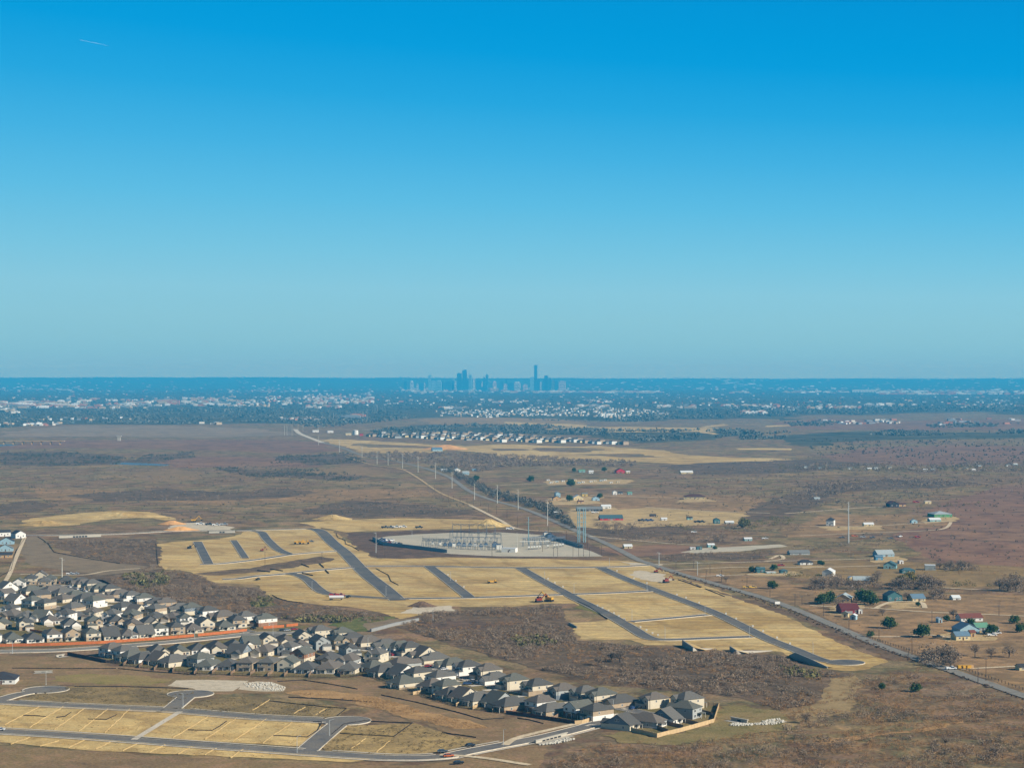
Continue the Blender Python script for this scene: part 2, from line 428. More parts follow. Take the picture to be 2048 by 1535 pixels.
for q in ([(1010, 843), (1150, 848), (1200, 854), (1180, 856), (1090, 852), (1000, 849)], [(1390, 861), (1405, 860), (1440, 868), (1420, 869)], [(1400, 853), (1450, 847), (1460, 850), (1410, 854)],
          [(1470, 896), (1580, 896), (1582, 900), (1480, 899)], [(1530, 851), (1600, 848), (1605, 851), (1540, 854)]):
    patch('dirt_clearing', q, G_TANF, 0.6, step=60)
patch('graded_earth', [(640, 880), (660, 877), (760, 882), (860, 889), (900, 890), (930, 893), (1000, 888), (1060, 889), (1150, 893), (1200, 891), (1330, 900), (1345, 905), (1420, 912), (1590, 918), (1598, 925), (1560, 930), (1500, 934), (1430, 932), (1380, 936), (1390, 930), (1300, 924), (1180, 921), (1020, 920), (1000, 913), (950, 903), (890, 899), (870, 905), (800, 908), (730, 904), (700, 896), (660, 886)], G_TANF, 0.8, step=30)
for q in ([(720, 886), (860, 893), (870, 897), (760, 895), (700, 890)], [(1065, 895), (1170, 895), (1210, 899), (1160, 905), (1080, 902)], [(1150, 908), (1280, 907), (1330, 914), (1240, 914)], [(985, 897), (1040, 897), (1060, 901), (1000, 901)]):
    patch('dry_grass_strip', q, G_DRY, 1.2, step=30)
patch('pond', [(215, 927), (250, 924.5), (340, 929), (330, 931), (250, 929)], WATER, 0.5, step=40)
patch('pond', [(-60, 889), (20, 888), (40, 890), (0, 892), (-60, 893)], WATER, 0.5, step=40)

# --- middle distance
zc[:] = [0.06, 0.0018]
patch('red_brown_slope', [(1810, 1040), (1900, 1000), (2000, 970), (2300, 960), (2300, 1140), (1980, 1135), (1880, 1130), (1830, 1100), (1790, 1080)], G_RED, 1.2)
patch('brown_pasture', [(1130, 985), (1500, 990), (1560, 1010), (1540, 1040), (1330, 1045), (1200, 1012), (1100, 1003)], G_BROWN, 1.0)
patch('pale_field', [(1120, 1035), (1190, 1020), (1290, 1015), (1420, 1022), (1560, 1030), (1480, 1046), (1360, 1052), (1260, 1060), (1180, 1062)], soil('pale_dry_field', [srgb(160, 142, 106), srgb(148, 130, 98), srgb(170, 150, 116)], 0.01, 0.05, 0.5, contrast=0.2), 1.0)
patch('brown_pasture', [(1560, 1060), (1640, 1030), (1860, 1030), (1900, 1050), (1760, 1064), (1580, 1075)], G_BROWN, 1.0)
patch('brown_field', [(1330, 1140), (1500, 1150), (1680, 1185), (2100, 1190), (2100, 1290), (1880, 1290), (1800, 1298), (1700, 1256), (1600, 1213), (1460, 1168)], G_BROWN, 0.6)
patch('brown_field', [(1810, 1300), (1900, 1285), (2100, 1290), (2150, 1420), (2048, 1385), (1930, 1340)], G_BROWN, 0.6)
patch('olive_pasture', [(1540, 1150), (1640, 1118), (1800, 1122), (2100, 1135), (2100, 1172), (1900, 1176), (1700, 1165)], soil('olive_pasture', [srgb(122, 104, 76), srgb(134, 112, 84), srgb(112, 100, 70)], 0.01, 0.06, 0.5, contrast=0.25), 1.0)
patch('olive_pasture', [(1380, 1140), (1420, 1128), (1580, 1124), (1640, 1132), (1560, 1146), (1460, 1150)], MATS['olive_pasture'], 1.0)
patch('dark_brown_lot', [(1180, 1096), (1330, 1088), (1400, 1092), (1380, 1106), (1280, 1112), (1220, 1108)], G_RED, 1.0)
patch('gravel_strip', [(1360, 1104), (1400, 1096), (1560, 1088), (1575, 1092), (1480, 1102), (1400, 1106)], G_GRAV, 0.8)
patch('dry_grass_strip', [(60, 975), (330, 985), (480, 990), (470, 1010), (250, 1000), (90, 1000)], G_BROWN, 1.5)
patch('dry_grass_strip', [(500, 985), (800, 975), (900, 990), (700, 1000), (520, 1005)], G_BROWN, 1.5)
patch('spoil_ground', [(44, 1042), (60, 1036), (150, 1026), (240, 1021), (300, 1023), (352, 1038), (330, 1040), (290, 1031), (200, 1040), (160, 1049), (110, 1052), (72, 1053)], G_TAN, 1.0)
patch('graded_earth', [(598, 1045), (650, 1041), (790, 1036), (880, 1037), (962, 1039), (990, 1044), (1012, 1053), (960, 1057), (870, 1057), (760, 1061), (692, 1064), (640, 1054)], G_TAN, 0.6)
patch('bare_earth', [(335, 1055), (352, 1046), (400, 1044), (470, 1054), (460, 1061), (345, 1061)], G_CHALK, 0.8)
patch('dark_brown_strip', [(690, 1066), (740, 1064), (860, 1060), (1000, 1058), (1130, 1066), (1240, 1110), (1100, 1115), (900, 1115), (760, 1120), (720, 1098)], G_DARK, 0.8)
patch('graded_earth', [(314, 1087), (345, 1083), (440, 1078), (505, 1060), (560, 1058), (618, 1057), (640, 1051), (665, 1064), (694, 1082), (718, 1100), (752, 1116), (800, 1117), (900, 1114), (1000, 1116), (1100, 1117), (1190, 1120), (1250, 1121), (1300, 1128), (1345, 1148), (1400, 1166), (1480, 1196), (1560, 1226), (1600, 1244), (1680, 1286), (1730, 1306), (1776, 1321), (1740, 1337), (1690, 1341), (1650, 1336), (1560, 1302), (1500, 1298), (1440, 1300), (1370, 1290), (1290, 1289), (1262, 1279), (1160, 1278), (1142, 1256), (1140, 1245), (1214, 1240), (1209, 1226), (1150, 1206), (1100, 1206), (1030, 1212), (900, 1212), (880, 1220), (800, 1237), (760, 1224), (690, 1212), (600, 1205), (540, 1192), (525, 1180), (510, 1168), (430, 1165), (415, 1155), (380, 1143), (330, 1138), (316, 1131)], G_TAN, 0.8)
patch('dry_grass_strip', [(390, 1146), (500, 1136), (640, 1112), (668, 1116), (650, 1124), (540, 1142), (440, 1150)], G_SCRUB, 1.0)
patch('green_verge', [(1155, 1201), (1200, 1214), (1222, 1236), (1150, 1215)], G_OLIVE, 1.0)
patch('dark_verge', [(1350, 1155), (1500, 1200), (1640, 1240), (1810, 1310), (1790, 1322), (1660, 1262), (1500, 1206), (1380, 1166)], soil('dark_bank', [srgb(104, 88, 78), srgb(92, 80, 70), srgb(116, 98, 82)], 0.02, 0.1, 0.6, contrast=0.4), 1.0)
patch('pale_caliche_spill', [(1258, 1150), (1280, 1140), (1320, 1146), (1345, 1160), (1330, 1166), (1280, 1158)], G_CHALK, 1.2)
patch('pale_caliche_spill', [(830, 1212), (900, 1210), (915, 1222), (860, 1228), (800, 1226)], G_CHALK, 1.2)
patch('pale_caliche_spill', [(1240, 1122), (1290, 1127), (1310, 1131), (1260, 1129)], G_CHALK, 1.2)
patch('gravel_pad', [(748, 1078), (775, 1072), (830, 1068), (900, 1065), (1000, 1064), (1090, 1069), (1120, 1081), (1165, 1096), (1206, 1112), (1150, 1113), (1000, 1112), (900, 1107), (800, 1092)], G_GRAV, 0.3)
patch('brush_floor', [(850, 1225), (1030, 1214), (1120, 1210), (1140, 1245), (1150, 1280), (1300, 1292), (1440, 1305), (1560, 1310), (1650, 1345), (1700, 1345), (1720, 1360), (1700, 1400), (1560, 1420), (1480, 1395), (1400, 1385), (1300, 1378), (1200, 1368), (1100, 1345), (1000, 1318), (900, 1288), (820, 1262), (790, 1250)], G_SCRUB, 1.0)
patch('dark_bare_patch', [(836, 1246), (880, 1240), (960, 1241), (998, 1252), (975, 1260), (900, 1258), (850, 1256)], G_DARK, 1.2)
patch('brush_floor', [(120, 1142), (310, 1095), (320, 1140), (400, 1150), (430, 1170), (520, 1175), (540, 1195), (680, 1215), (790, 1238), (760, 1245), (640, 1245), (560, 1240), (420, 1222), (330, 1200), (240, 1175)], G_SCRUB, 1.0)
patch('brush_floor', [(90, 1085), (180, 1078), (310, 1075), (315, 1090), (310, 1135), (240, 1130), (140, 1105)], G_SCRUB, 1.0)
patch('bare_grey_slope', [(60, 1072), (80, 1074), (110, 1105), (240, 1126), (330, 1136), (200, 1150), (60, 1130), (40, 1100)], soil('bare_grey_soil', [srgb(116, 104, 88), srgb(106, 96, 84), srgb(124, 110, 94)], 0.02, 0.08, 0.5, contrast=0.2), 0.8)
patch('green_marsh', [(655, 1250), (690, 1240), (740, 1232), (790, 1232), (800, 1240), (750, 1250), (735, 1262), (690, 1262)], G_GREEN, 1.4)
patch('green_marsh', [(500, 1204), (520, 1198), (540, 1204), (536, 1212), (510, 1214)], G_GREEN, 1.4)
patch('bare_grey_slope', [(728, 1246), (780, 1237), (836, 1236), (828, 1246), (740, 1262)], MATS['bare_grey_soil'], 0.8)
patch('mown_slope', [(-40, 1310), (130, 1313), (212, 1330), (400, 1352), (560, 1357), (705, 1358), (732, 1352), (790, 1376), (870, 1404), (1000, 1432), (1145, 1450), (1090, 1470), (960, 1492), (900, 1466), (830, 1442), (720, 1410), (560, 1386), (480, 1385), (340, 1392), (130, 1368), (-40, 1376)], soil('mown_slope', [srgb(126, 106, 86), srgb(114, 98, 80), srgb(136, 114, 90), srgb(116, 104, 78), srgb(128, 102, 86)], 0.015, 0.07, 0.6, contrast=0.35), 0.8)
patch('bottom_field', [(-40, 1488), (140, 1500), (300, 1510), (500, 1519), (640, 1526), (800, 1530), (900, 1522), (1010, 1494), (1100, 1490), (1060, 1545), (-40, 1545)], MATS['mown_slope'], 1.0)
patch('grey_scrub_patch', [(130, 990), (330, 978), (480, 985), (540, 976), (640, 984), (560, 996), (380, 1000), (200, 1002)], G_SCRUB, 1.6)
patch('grey_scrub_patch', [(0, 1010), (60, 1000), (120, 1010), (80, 1022), (0, 1030)], G_SCRUB, 1.6)
for q in ([(0, 905), (120, 902), (250, 912), (240, 928), (100, 932), (0, 930)], [(225, 922), (300, 912), (385, 903), (392, 914), (300, 926)], [(420, 936), (640, 942), (740, 952), (700, 960), (500, 952)], [(540, 914), (700, 906), (730, 926), (620, 930)], [(1120, 1052), (1240, 1060), (1330, 1050), (1440, 1056), (1330, 1072), (1220, 1076)], [(1290, 1112), (1400, 1105), (1560, 1106), (1540, 1116), (1340, 1122)], [(1320, 930), (1500, 922), (1640, 918), (1760, 928), (1600, 944), (1400, 950)]):
    patch('grey_scrub_patch', q, G_SCRUB, 1.8)
patch('green_scrub_patch', [(260, 950), (330, 938), (420, 944), (400, 960), (300, 964)], MATS['mown_slope'], 1.8)
patch('green_scrub_patch', [(610, 940), (700, 930), (780, 944), (720, 952), (640, 950)], MATS['mown_slope'], 1.8)
patch('grey_scrub_patch', [(700, 1000), (860, 1010), (960, 1024), (900, 1032), (700, 1034), (600, 1026), (640, 1012)], G_SCRUB, 1.6)
patch('grey_scrub_patch', [(1540, 1000), (1640, 970), (1780, 958), (1960, 964), (1900, 974), (1700, 982), (1640, 1010), (1560, 1040), (1480, 1044), (1500, 1020)], G_SCRUB, 1.6)
for q in ([(1672, 1208), (1720, 1204), (1730, 1214), (1690, 1232), (1660, 1228)], [(1880, 1268), (1950, 1260), (2000, 1266), (1990, 1280), (1890, 1284)], [(1590, 1132), (1640, 1128), (1650, 1134), (1600, 1138)], [(1745, 1115), (1800, 1112), (1806, 1122), (1750, 1125)], [(1500, 1146), (1590, 1142), (1596, 1150), (1510, 1152)],
          [(1855, 1036), (1910, 1032), (1916, 1042), (1850, 1048)], [(1200, 1032), (1330, 1036), (1340, 1048), (1230, 1054), (1190, 1048)], [(1140, 1018), (1230, 1014), (1236, 1026), (1130, 1032)], [(1090, 996), (1200, 992), (1206, 1006), (1100, 1010)], [(1640, 1053), (1760, 1050), (1770, 1058), (1650, 1060)], [(1780, 1203), (1850, 1204), (1848, 1216), (1772, 1216)], [(1360, 999), (1424, 997), (1430, 1002), (1350, 1004)], [(1090, 960), (1260, 959), (1262, 968), (1095, 970)]):
    patch('farm_yard', q, MATS.get('yard_earth') or soil('yard_earth', [srgb(166, 146, 112), srgb(148, 130, 102), srgb(178, 158, 124)], 0.03, 0.12, 0.8, contrast=0.3), 1.4)
# --- neighbourhood lots and open ground
patch('neighbourhood_lawn', [(-60, 1165), (30, 1150), (150, 1152), (215, 1168), (300, 1205), (400, 1232), (560, 1252), (620, 1250), (600, 1262), (494, 1264), (300, 1282), (100, 1293), (-60, 1296)], soil('garden_lawn', [srgb(104, 100, 66), srgb(94, 92, 62), srgb(120, 108, 78), srgb(112, 98, 76)], 0.02, 0.12, 0.9, contrast=0.35), 0.4)
patch('neighbourhood_lawn', [(205, 1318), (230, 1300), (340, 1292), (440, 1280), (530, 1272), (610, 1262), (690, 1272), (760, 1278), (850, 1300), (940, 1330), (1040, 1362), (1120, 1380), (1240, 1392), (1330, 1400), (1438, 1410), (1412, 1444), (1314, 1474), (1262, 1462), (1210, 1452), (1190, 1440), (1150, 1446), (1020, 1428), (920, 1414), (830, 1384), (735, 1346), (700, 1353), (520, 1352), (395, 1346), (240, 1329)], MATS['garden_lawn'], 0.3)
patch('green_swale', [(110, 1352), (160, 1348), (300, 1352), (345, 1358), (300, 1370), (150, 1366), (90, 1362)], soil('yellow_green_grass', [srgb(126, 120, 70), srgb(116, 112, 66), srgb(134, 120, 84), srgb(124, 106, 82)], 0.03, 0.1, 0.8, contrast=0.3), 2.2)
patch('caliche_pad', [(335, 1371), (352, 1360), (420, 1359), (498, 1361), (465, 1382), (400, 1382), (385, 1376)], G_CHALK, 0.3)
patch('rubble_apron', [(480, 1366), (515, 1362), (545, 1364), (572, 1374), (566, 1382), (520, 1382), (476, 1378)], G_CHALK, 0.6)
patch('straw_grass', [(570, 1384), (600, 1380), (680, 1384), (760, 1396), (860, 1426), (940, 1440), (980, 1456), (900, 1456), (800, 1430), (700, 1400), (600, 1392)], G_STRAW, 1.6)
patch('straw_grass', [(1630, 1481), (1740, 1466), (1830, 1457), (1925, 1441), (1928, 1446), (1835, 1464), (1745, 1474), (1650, 1487)], G_STRAW, 1.4)
patch('olive_verge', [(1200, 1470), (1260, 1462), (1314, 1476), (1420, 1448), (1440, 1412), (1490, 1410), (1560, 1425), (1600, 1455), (1500, 1470), (1360, 1490), (1240, 1486)], soil('dull_olive', [srgb(116, 110, 74), srgb(104, 102, 68), srgb(128, 116, 82), srgb(122, 104, 80)], 0.02, 0.12, 0.9, contrast=0.35), 2.0)
patch('pale_grass_track', [(1660, 1356), (1712, 1350), (1716, 1400), (1700, 1420), (1600, 1455), (1560, 1450), (1640, 1400)], soil('pale_track_grass', [srgb(136, 120, 92), srgb(124, 108, 84), srgb(144, 128, 98)], 0.03, 0.1, 0.7, contrast=0.25), 1.2)
patch('weedy_lots', [(35, 1400), (130, 1372), (377, 1378), (400, 1386), (345, 1408), (320, 1415), (100, 1408)], soil('weedy_soil', [srgb(112, 98, 80), srgb(96, 88, 70), srgb(150, 132, 96), srgb(104, 92, 76)], 0.03, 0.12, 0.9, contrast=0.45), 0.8)
patch('weedy_lots', [(360, 1418), (400, 1400), (500, 1392), (560, 1395), (700, 1418), (672, 1434), (600, 1432), (480, 1428)], MATS['weedy_soil'], 0.8)
patch('weedy_lots', [(640, 1492), (690, 1450), (830, 1446), (900, 1470), (960, 1480), (900, 1502), (780, 1512), (650, 1504)], soil('weedy_tan', [srgb(160, 140, 98), srgb(128, 112, 82), srgb(172, 150, 106), srgb(118, 102, 78)], 0.03, 0.12, 0.9, contrast=0.4), 0.8)
patch('house_lots', [(-20, 1405), (80, 1410), (200, 1417), (340, 1422), (500, 1437), (636, 1446), (648, 1462), (600, 1492), (520, 1487), (300, 1475), (150, 1466), (-20, 1456)], G_LOT, 0.3)
patch('house_lots', [(-20, 1470), (150, 1476), (300, 1487), (480, 1500), (600, 1508), (740, 1518), (700, 1524), (620, 1520), (500, 1514), (300, 1506), (140, 1497), (0, 1484)], G_LOT, 0.8)

# ------------------------------------------------------------------ roads
ROADS = []       # (points, half width)
def road(name, px, width, m=None, kerb=True, walk=0.0, k=6, world=None):
    pts = world or smooth([P(*q) for q in px], k)
    ROADS.append((pts, width / 2, name, m or ASPH, kerb, walk))
def disc(px, r, name='cul_de_sac'):
    c = P(*px); ROADS.append(([c], r, name, ASPHW if px[0] < 1000 else ASPH, True, 0))

road('boulevard', [(620, 1057), (641, 1062), (665, 1085), (690, 1105), (712, 1128), (736, 1151), (766, 1174), (796, 1200)], 12.5)
road('street', [(395, 1083), (417, 1127)], 8.5)
road('street', [(467, 1080), (491, 1116)], 6.5)
road('street', [(500, 1062), (522, 1064), (534, 1078), (556, 1098), (578, 1108)], 9)
road('street', [(420, 1061.5), (510, 1060), (625, 1057)], 8)
road('street', [(400, 1128), (440, 1127), (512, 1119), (580, 1109), (640, 1104), (690, 1101)], 8)
road('street', [(445, 1158), (475, 1157), (512, 1152), (575, 1147), (640, 1140), (712, 1134), (735, 1132), (850, 1132), (1030, 1135), (1200, 1134), (1275, 1131), (1318, 1128)], 9)
road('street', [(575, 1147), (597, 1150), (617, 1160), (632, 1174), (652, 1186), (690, 1191), (770, 1196), (800, 1197), (940, 1195), (1060, 1191), (1150, 1188), (1230, 1185), (1310, 1181)], 9)
road('street', [(858, 1132), (882, 1150), (938, 1194)], 9)
road('street', [(1040, 1135), (1078, 1157), (1132, 1186), (1154, 1198), (1213, 1227), (1262, 1255), (1297, 1275), (1335, 1279), (1420, 1276), (1505, 1273)], 9)
road('street', [(1202, 1135), (1246, 1155), (1308, 1179), (1375, 1204), (1429, 1225), (1483, 1251), (1535, 1277), (1590, 1299), (1640, 1319), (1680, 1325)], 9)
disc((1691, 1324.5), 11)
road('street', [(1262, 1243), (1340, 1236), (1417, 1229)], 7.5)
disc((381, 1387.5), 12)
road('street', [(378, 1389), (362, 1402), (345, 1416)], 9, ASPHW)
road('street', [(-30, 1401), (100, 1409), (300, 1418), (345, 1420), (500, 1433), (640, 1440), (706, 1441)], 9, ASPHW, walk=1.4)
disc((692, 1441), 12)
road('street', [(-30, 1460), (150, 1471), (300, 1482), (480, 1495), (650, 1507), (780, 1515), (880, 1513), (950, 1500), (1100, 1471), (1215, 1441), (1250, 1430)], 9.5, ASPHW, walk=1.6)
road('street', [(682, 1443), (657, 1463), (612, 1502)], 10, ASPHW)
disc((92, 1379), 12)
road('street', [(90, 1380), (40, 1388), (5, 1398), (-10, 1402)], 9, ASPHW)
# neighbourhood streets
road('avenue', [(-60, 1303), (20, 1302.5), (120, 1300), (240, 1292), (340, 1284), (440, 1274), (520, 1266), (585, 1266), (622, 1262)], 12, ASPH2)
road('street', [(1290, 1427), (1240, 1416), (1120, 1396), (1000, 1374), (900, 1345), (830, 1323), (760, 1303), (700, 1291), (640, 1285), (580, 1277), (545, 1268)], 8.5, ASPHW)
road('street', [(1290, 1427), (1340, 1430)], 8.5, ASPHW)
road('street', [(100, 1168), (135, 1174), (185, 1186), (240, 1201), (300, 1217), (380, 1239), (440, 1251), (500, 1264)], 8.5, ASPHW)
road('street', [(60, 1208), (150, 1224), (205, 1250), (300, 1257), (360, 1258)], 8.5, ASPHW)
road('street', [(255, 1312), (320, 1316), (400, 1311), (455, 1310), (510, 1320), (600, 1335), (650, 1335), (720, 1330), (760, 1318)], 8.5, ASPHW)
# county road and tracks
FM = [(640, 884), (667, 890), (690, 897), (727, 911), (790, 922), (850, 936), (900, 955), (937, 981), (982, 999), (1050, 1018), (1116, 1045), (1154, 1062), (1186, 1075), (1224, 1092), (1276, 1119), (1294, 1125), (1348, 1143), (1429, 1167), (1535, 1198), (1617, 1229), (1725, 1276), (1806, 1307), (1914, 1345), (2047, 1391), (2200, 1442)]
road('county_road', FM, 8.0, ASPH2, kerb=False)
road('county_road', [(590, 858), (600, 867), (622, 876), (645, 885)], 14, CONC, kerb=False)
road('far_highway', [(-60, 874), (200, 872.5), (420, 871), (600, 868)], 14, ASPH2, kerb=False)
road('causeway', [(50, 1070), (130, 1070), (250, 1067), (340, 1062), (430, 1061), (505, 1060.5)], 9, ASPH, kerb=True)
for q in ([(1310, 1128), (1480, 1124), (1600, 1121), (1750, 1117)], [(1350, 1140), (1480, 1134), (1640, 1134), (1760, 1131)], [(1400, 1152), (1500, 1149), (1600, 1148)], [(1620, 1211), (1700, 1214), (1760, 1217), (1860, 1224), (1960, 1228), (2100, 1234)], [(1750, 1217), (1768, 1208), (1790, 1203), (1840, 1204), (1850, 1216)],
          [(1885, 1175), (1960, 1179), (2100, 1184)], [(1735, 1273), (1790, 1273), (1860, 1270), (1900, 1275)], [(1920, 1338), (1980, 1335), (2060, 1331)], [(1180, 1072), (1330, 1086), (1400, 1090)], [(1620, 1052), (1740, 1052), (1860, 1044), (1905, 1041)],
          [(1600, 1071), (1700, 1067), (1850, 1061), (1890, 1056), (1902, 1044)], [(1570, 1027), (1660, 1020), (1740, 1014), (1800, 1013)], [(1290, 1014), (1420, 1022), (1540, 1026)], [(1180, 990), (1300, 994), (1370, 996)], [(1540, 1118), (1560, 1110), (1565, 1118), (1530, 1122)],
          [(940, 1010), (960, 1020), (1000, 1040), (1040, 1058), (1150, 1064)], [(0, 1178), (18, 1150), (30, 1120), (50, 1073)], [(40, 1148), (160, 1150), (220, 1141), (310, 1135)], [(1010, 1490), (1040, 1474), (1150, 1448)], [(1000, 985), (1080, 986)], [(1090, 1000), (1140, 998)],
          [(1000, 970), (1100, 967), (1280, 968)], [(880, 1509), (960, 1515), (1060, 1530)]):
    road('dirt_track', q, 3.8 if q[0][1] > 1030 else 5, G_TRACK, kerb=False)

def near_road(x, y, skip, margin=0.0):
    for i, (pts, hw, *_r) in enumerate(ROADS):
        if i == skip: continue
        for j in range(max(1, len(pts) - 1)):
            a = pts[j]; b = pts[min(j + 1, len(pts) - 1)]
            dx, dy = b[0] - a[0], b[1] - a[1]; L = dx * dx + dy * dy
            t = 0 if L < 1e-6 else max(0, min(1, ((x - a[0]) * dx + (y - a[1]) * dy) / L))
            if math.hypot(a[0] + dx * t - x, a[1] + dy * t - y) < hw + margin: return True
    return False

road('service_corridor', [(690, 912), (740, 928), (800, 937), (835, 955), (880, 985), (945, 1011)], 4, MATS['yard_earth'], kerb=False)
zr = 0.27
def strip(mb, A, B, z):
    k = len(A)
    mb.add([(p[0], p[1], z) for p in A] + [(p[0], p[1], z) for p in B], [(i, k + i, k + i + 1, i + 1) for i in range(k - 1)])
for i, (pts, hw, name, m, kerb, walk) in enumerate(ROADS):
    zr += 0.002; mb = MB()
    if len(pts) == 1:
        c = pts[0]; ring = [(c[0] + hw * math.cos(a * PI / 20), c[1] + hw * math.sin(a * PI / 20)) for a in range(40)]
        mb.add([(p[0], p[1], zr) for p in ring], [tuple(range(40))]); pts2 = ring + ring[:1]; sides = [(pts2, 1)]
    else:
        strip(mb, side(pts, -hw), side(pts, hw), zr)
        sides = [(side(pts, hw), 1), (side(pts, -hw), -1)]
    structure(mb, name, m)
    if not kerb: continue
    kb = MB()
    for edge, sg in sides:
        o1 = side(edge, 0.42 * sg if len(pts) > 1 else -0.42)
        w0 = side(edge, 2.2 * sg); w1 = side(edge, (2.2 + walk) * sg)
        for j in range(len(edge) - 1):
            cx, cyy = (edge[j][0] + edge[j + 1][0]) / 2, (edge[j][1] + edge[j + 1][1]) / 2
            if near_road(cx, cyy, i): continue
            a, b, c, d = edge[j], edge[j + 1], o1[j + 1], o1[j]
            z0, z1 = 0.02, zr + 0.13
            kb.add([(q[0], q[1], z0) for q in (a, b, c, d)] + [(q[0], q[1], z1) for q in (a, b, c, d)], [(4, 5, 6, 7), (0, 1, 5, 4), (2, 3, 7, 6), (1, 2, 6, 5), (3, 0, 4, 7)])
            if walk and not near_road(w0[j][0], w0[j][1], i, 1.0):
                kb.add([(q[0], q[1], zr + 0.1) for q in (w0[j], w0[j + 1], w1[j + 1], w1[j])], [(0, 1, 2, 3)])
    if kb.f: structure(kb, 'kerb', CONC)

# pale earth ridges between the empty lots, and a footpath
LOTS = [((81, 1412), (8, 1450)), ((127, 1412), (58, 1455)), ((170, 1416), (107, 1459)), ((216, 1417), (157, 1462)), ((259, 1417), (208, 1467)), ((419, 1431), (346, 1475)), ((474, 1435), (408, 1479)), ((511, 1452), (465, 1483)),
        ((173, 1478), (135, 1496)), ((224, 1482), (192, 1498)), ((276, 1486), (246, 1501)), ((330, 1489), (297, 1505)), ((384, 1493), (354, 1508)), ((432, 1496), (408, 1510)), ((486, 1498), (459, 1515)),
        ((532, 1437), (512, 1452)), ((585, 1443), (524, 1486)), ((611, 1413), (586, 1427)), ((652, 1416), (631, 1429)), ((730, 1477), (701, 1498)), ((781, 1479), (752, 1504)), ((540, 1398), (505, 1420)), ((118, 1481), (80, 1492)), ((60, 1474), (20, 1488))]
mb = MB()
RIDGE = soil('pale_ridge_earth', [srgb(192, 166, 114), srgb(172, 146, 98), srgb(200, 174, 122), srgb(160, 136, 92)], 0.03, 0.2, 0.9, contrast=0.2, gain=LITE)
for a, b in LOTS:
    p, q = P(*a), P(*b); L = math.hypot(q[0] - p[0], q[1] - p[1]); n = max(2, int(L / 4))
    pts = [(p[0] + (q[0] - p[0]) * t / n + RNG.uniform(-.3, .3), p[1] + (q[1] - p[1]) * t / n) for t in range(n + 1)]
    hw = RNG.uniform(0.4, 0.7)
    A, B = side(pts, -hw), side(pts, hw); k = n + 1
    mb.add([(u[0], u[1], 0.1) for u in A] + [(u[0], u[1], 0.42) for u in pts] + [(u[0], u[1], 0.1) for u in B],
           [(i, k + i, k + i + 1, i + 1) for i in range(k - 1)] + [(k + i, 2 * k + i, 2 * k + i + 1, k + i + 1) for i in range(k - 1)])
structure(mb, 'lot_ridges', RIDGE)
mb = MB(); pa, pb = P(360, 1423), P(268, 1479)
strip(mb, side([pa, pb], -1.6), side([pa, pb], 1.6), 0.33); structure(mb, 'footpath', CONC)

# ------------------------------------------------------------------ houses
WALLS = {
 'white': mat('white_siding', srgb(238, 232, 222), var=0.05, scale=0.3), 'cream': mat('cream_siding', srgb(216, 203, 178), var=0.06, scale=0.3),
 'tan': mat('tan_brick', srgb(180, 158, 130), var=0.12, scale=0.8), 'grey': mat('grey_siding', srgb(170, 172, 168), var=0.06, scale=0.3),
 'brown': mat('brown_brick', srgb(158, 118, 92), var=0.14, scale=0.8), 'slate': mat('slate_siding', srgb(124, 134, 142), var=0.06, scale=0.3)}
ROOFS = [mat('grey_shingles', srgb(108, 105, 99), var=0.12, scale=1.2), mat('brown_grey_shingles', srgb(113, 105, 96), var=0.12, scale=1.2), mat('charcoal_shingles', srgb(92, 90, 86), var=0.12, scale=1.2), mat('green_grey_shingles', srgb(104, 104, 95), var=0.12, scale=1.2)]
M_TRIM = mat('white_trim', srgb(232, 228, 218), var=0.03)
M_GLASS = mat('window_glass', (0.03, 0.045, 0.06), rough=0.12, var=0.2, spec=0.5)
M_DOOR = mat('door_paint', srgb(92, 66, 52), var=0.1)
M_GAR = mat('garage_door_paint', srgb(206, 198, 182), var=0.04)
M_POST = mat('porch_post', srgb(220, 214, 200), var=0.04)
M_SLAB = CONC

def window(parent, x, y, z, w, h, face, name='window'):
    """frame with a recessed pane; face is the outward normal: '-y','+y','-x','+x'"""
    mb = MB(); d = 0.06; f = 0.12
    def b(u0, u1, v0, v1, o0, o1, mi):
        if face == '-y': mb.box(x + u0, x + u1, y - o1, y - o0, z + v0, z + v1, mi)
        elif face == '+y': mb.box(x + u0, x + u1, y + o0, y + o1, z + v0, z + v1, mi)
        elif face == '-x': mb.box(x - o1, x - o0, y + u0, y + u1, z + v0, z + v1, mi)
        else: mb.box(x + o0, x + o1, y + u0, y + u1, z + v0, z + v1, mi)
    b(-w / 2, w / 2, 0, h, -0.05, d * 0.5, 1)
    b(-w / 2 - f, -w / 2, -f, h + f, -0.05, d, 0); b(w / 2, w / 2 + f, -f, h + f, -0.05, d, 0)
    b(-w / 2, w / 2, -f, 0, -0.05, d, 0); b(-w / 2, w / 2, h, h + f, -0.05, d, 0); b(-0.03, 0.03, 0, h, d * 0.5, d * 0.8, 0)
    return mb.build(name, [M_TRIM, M_GLASS], parent)

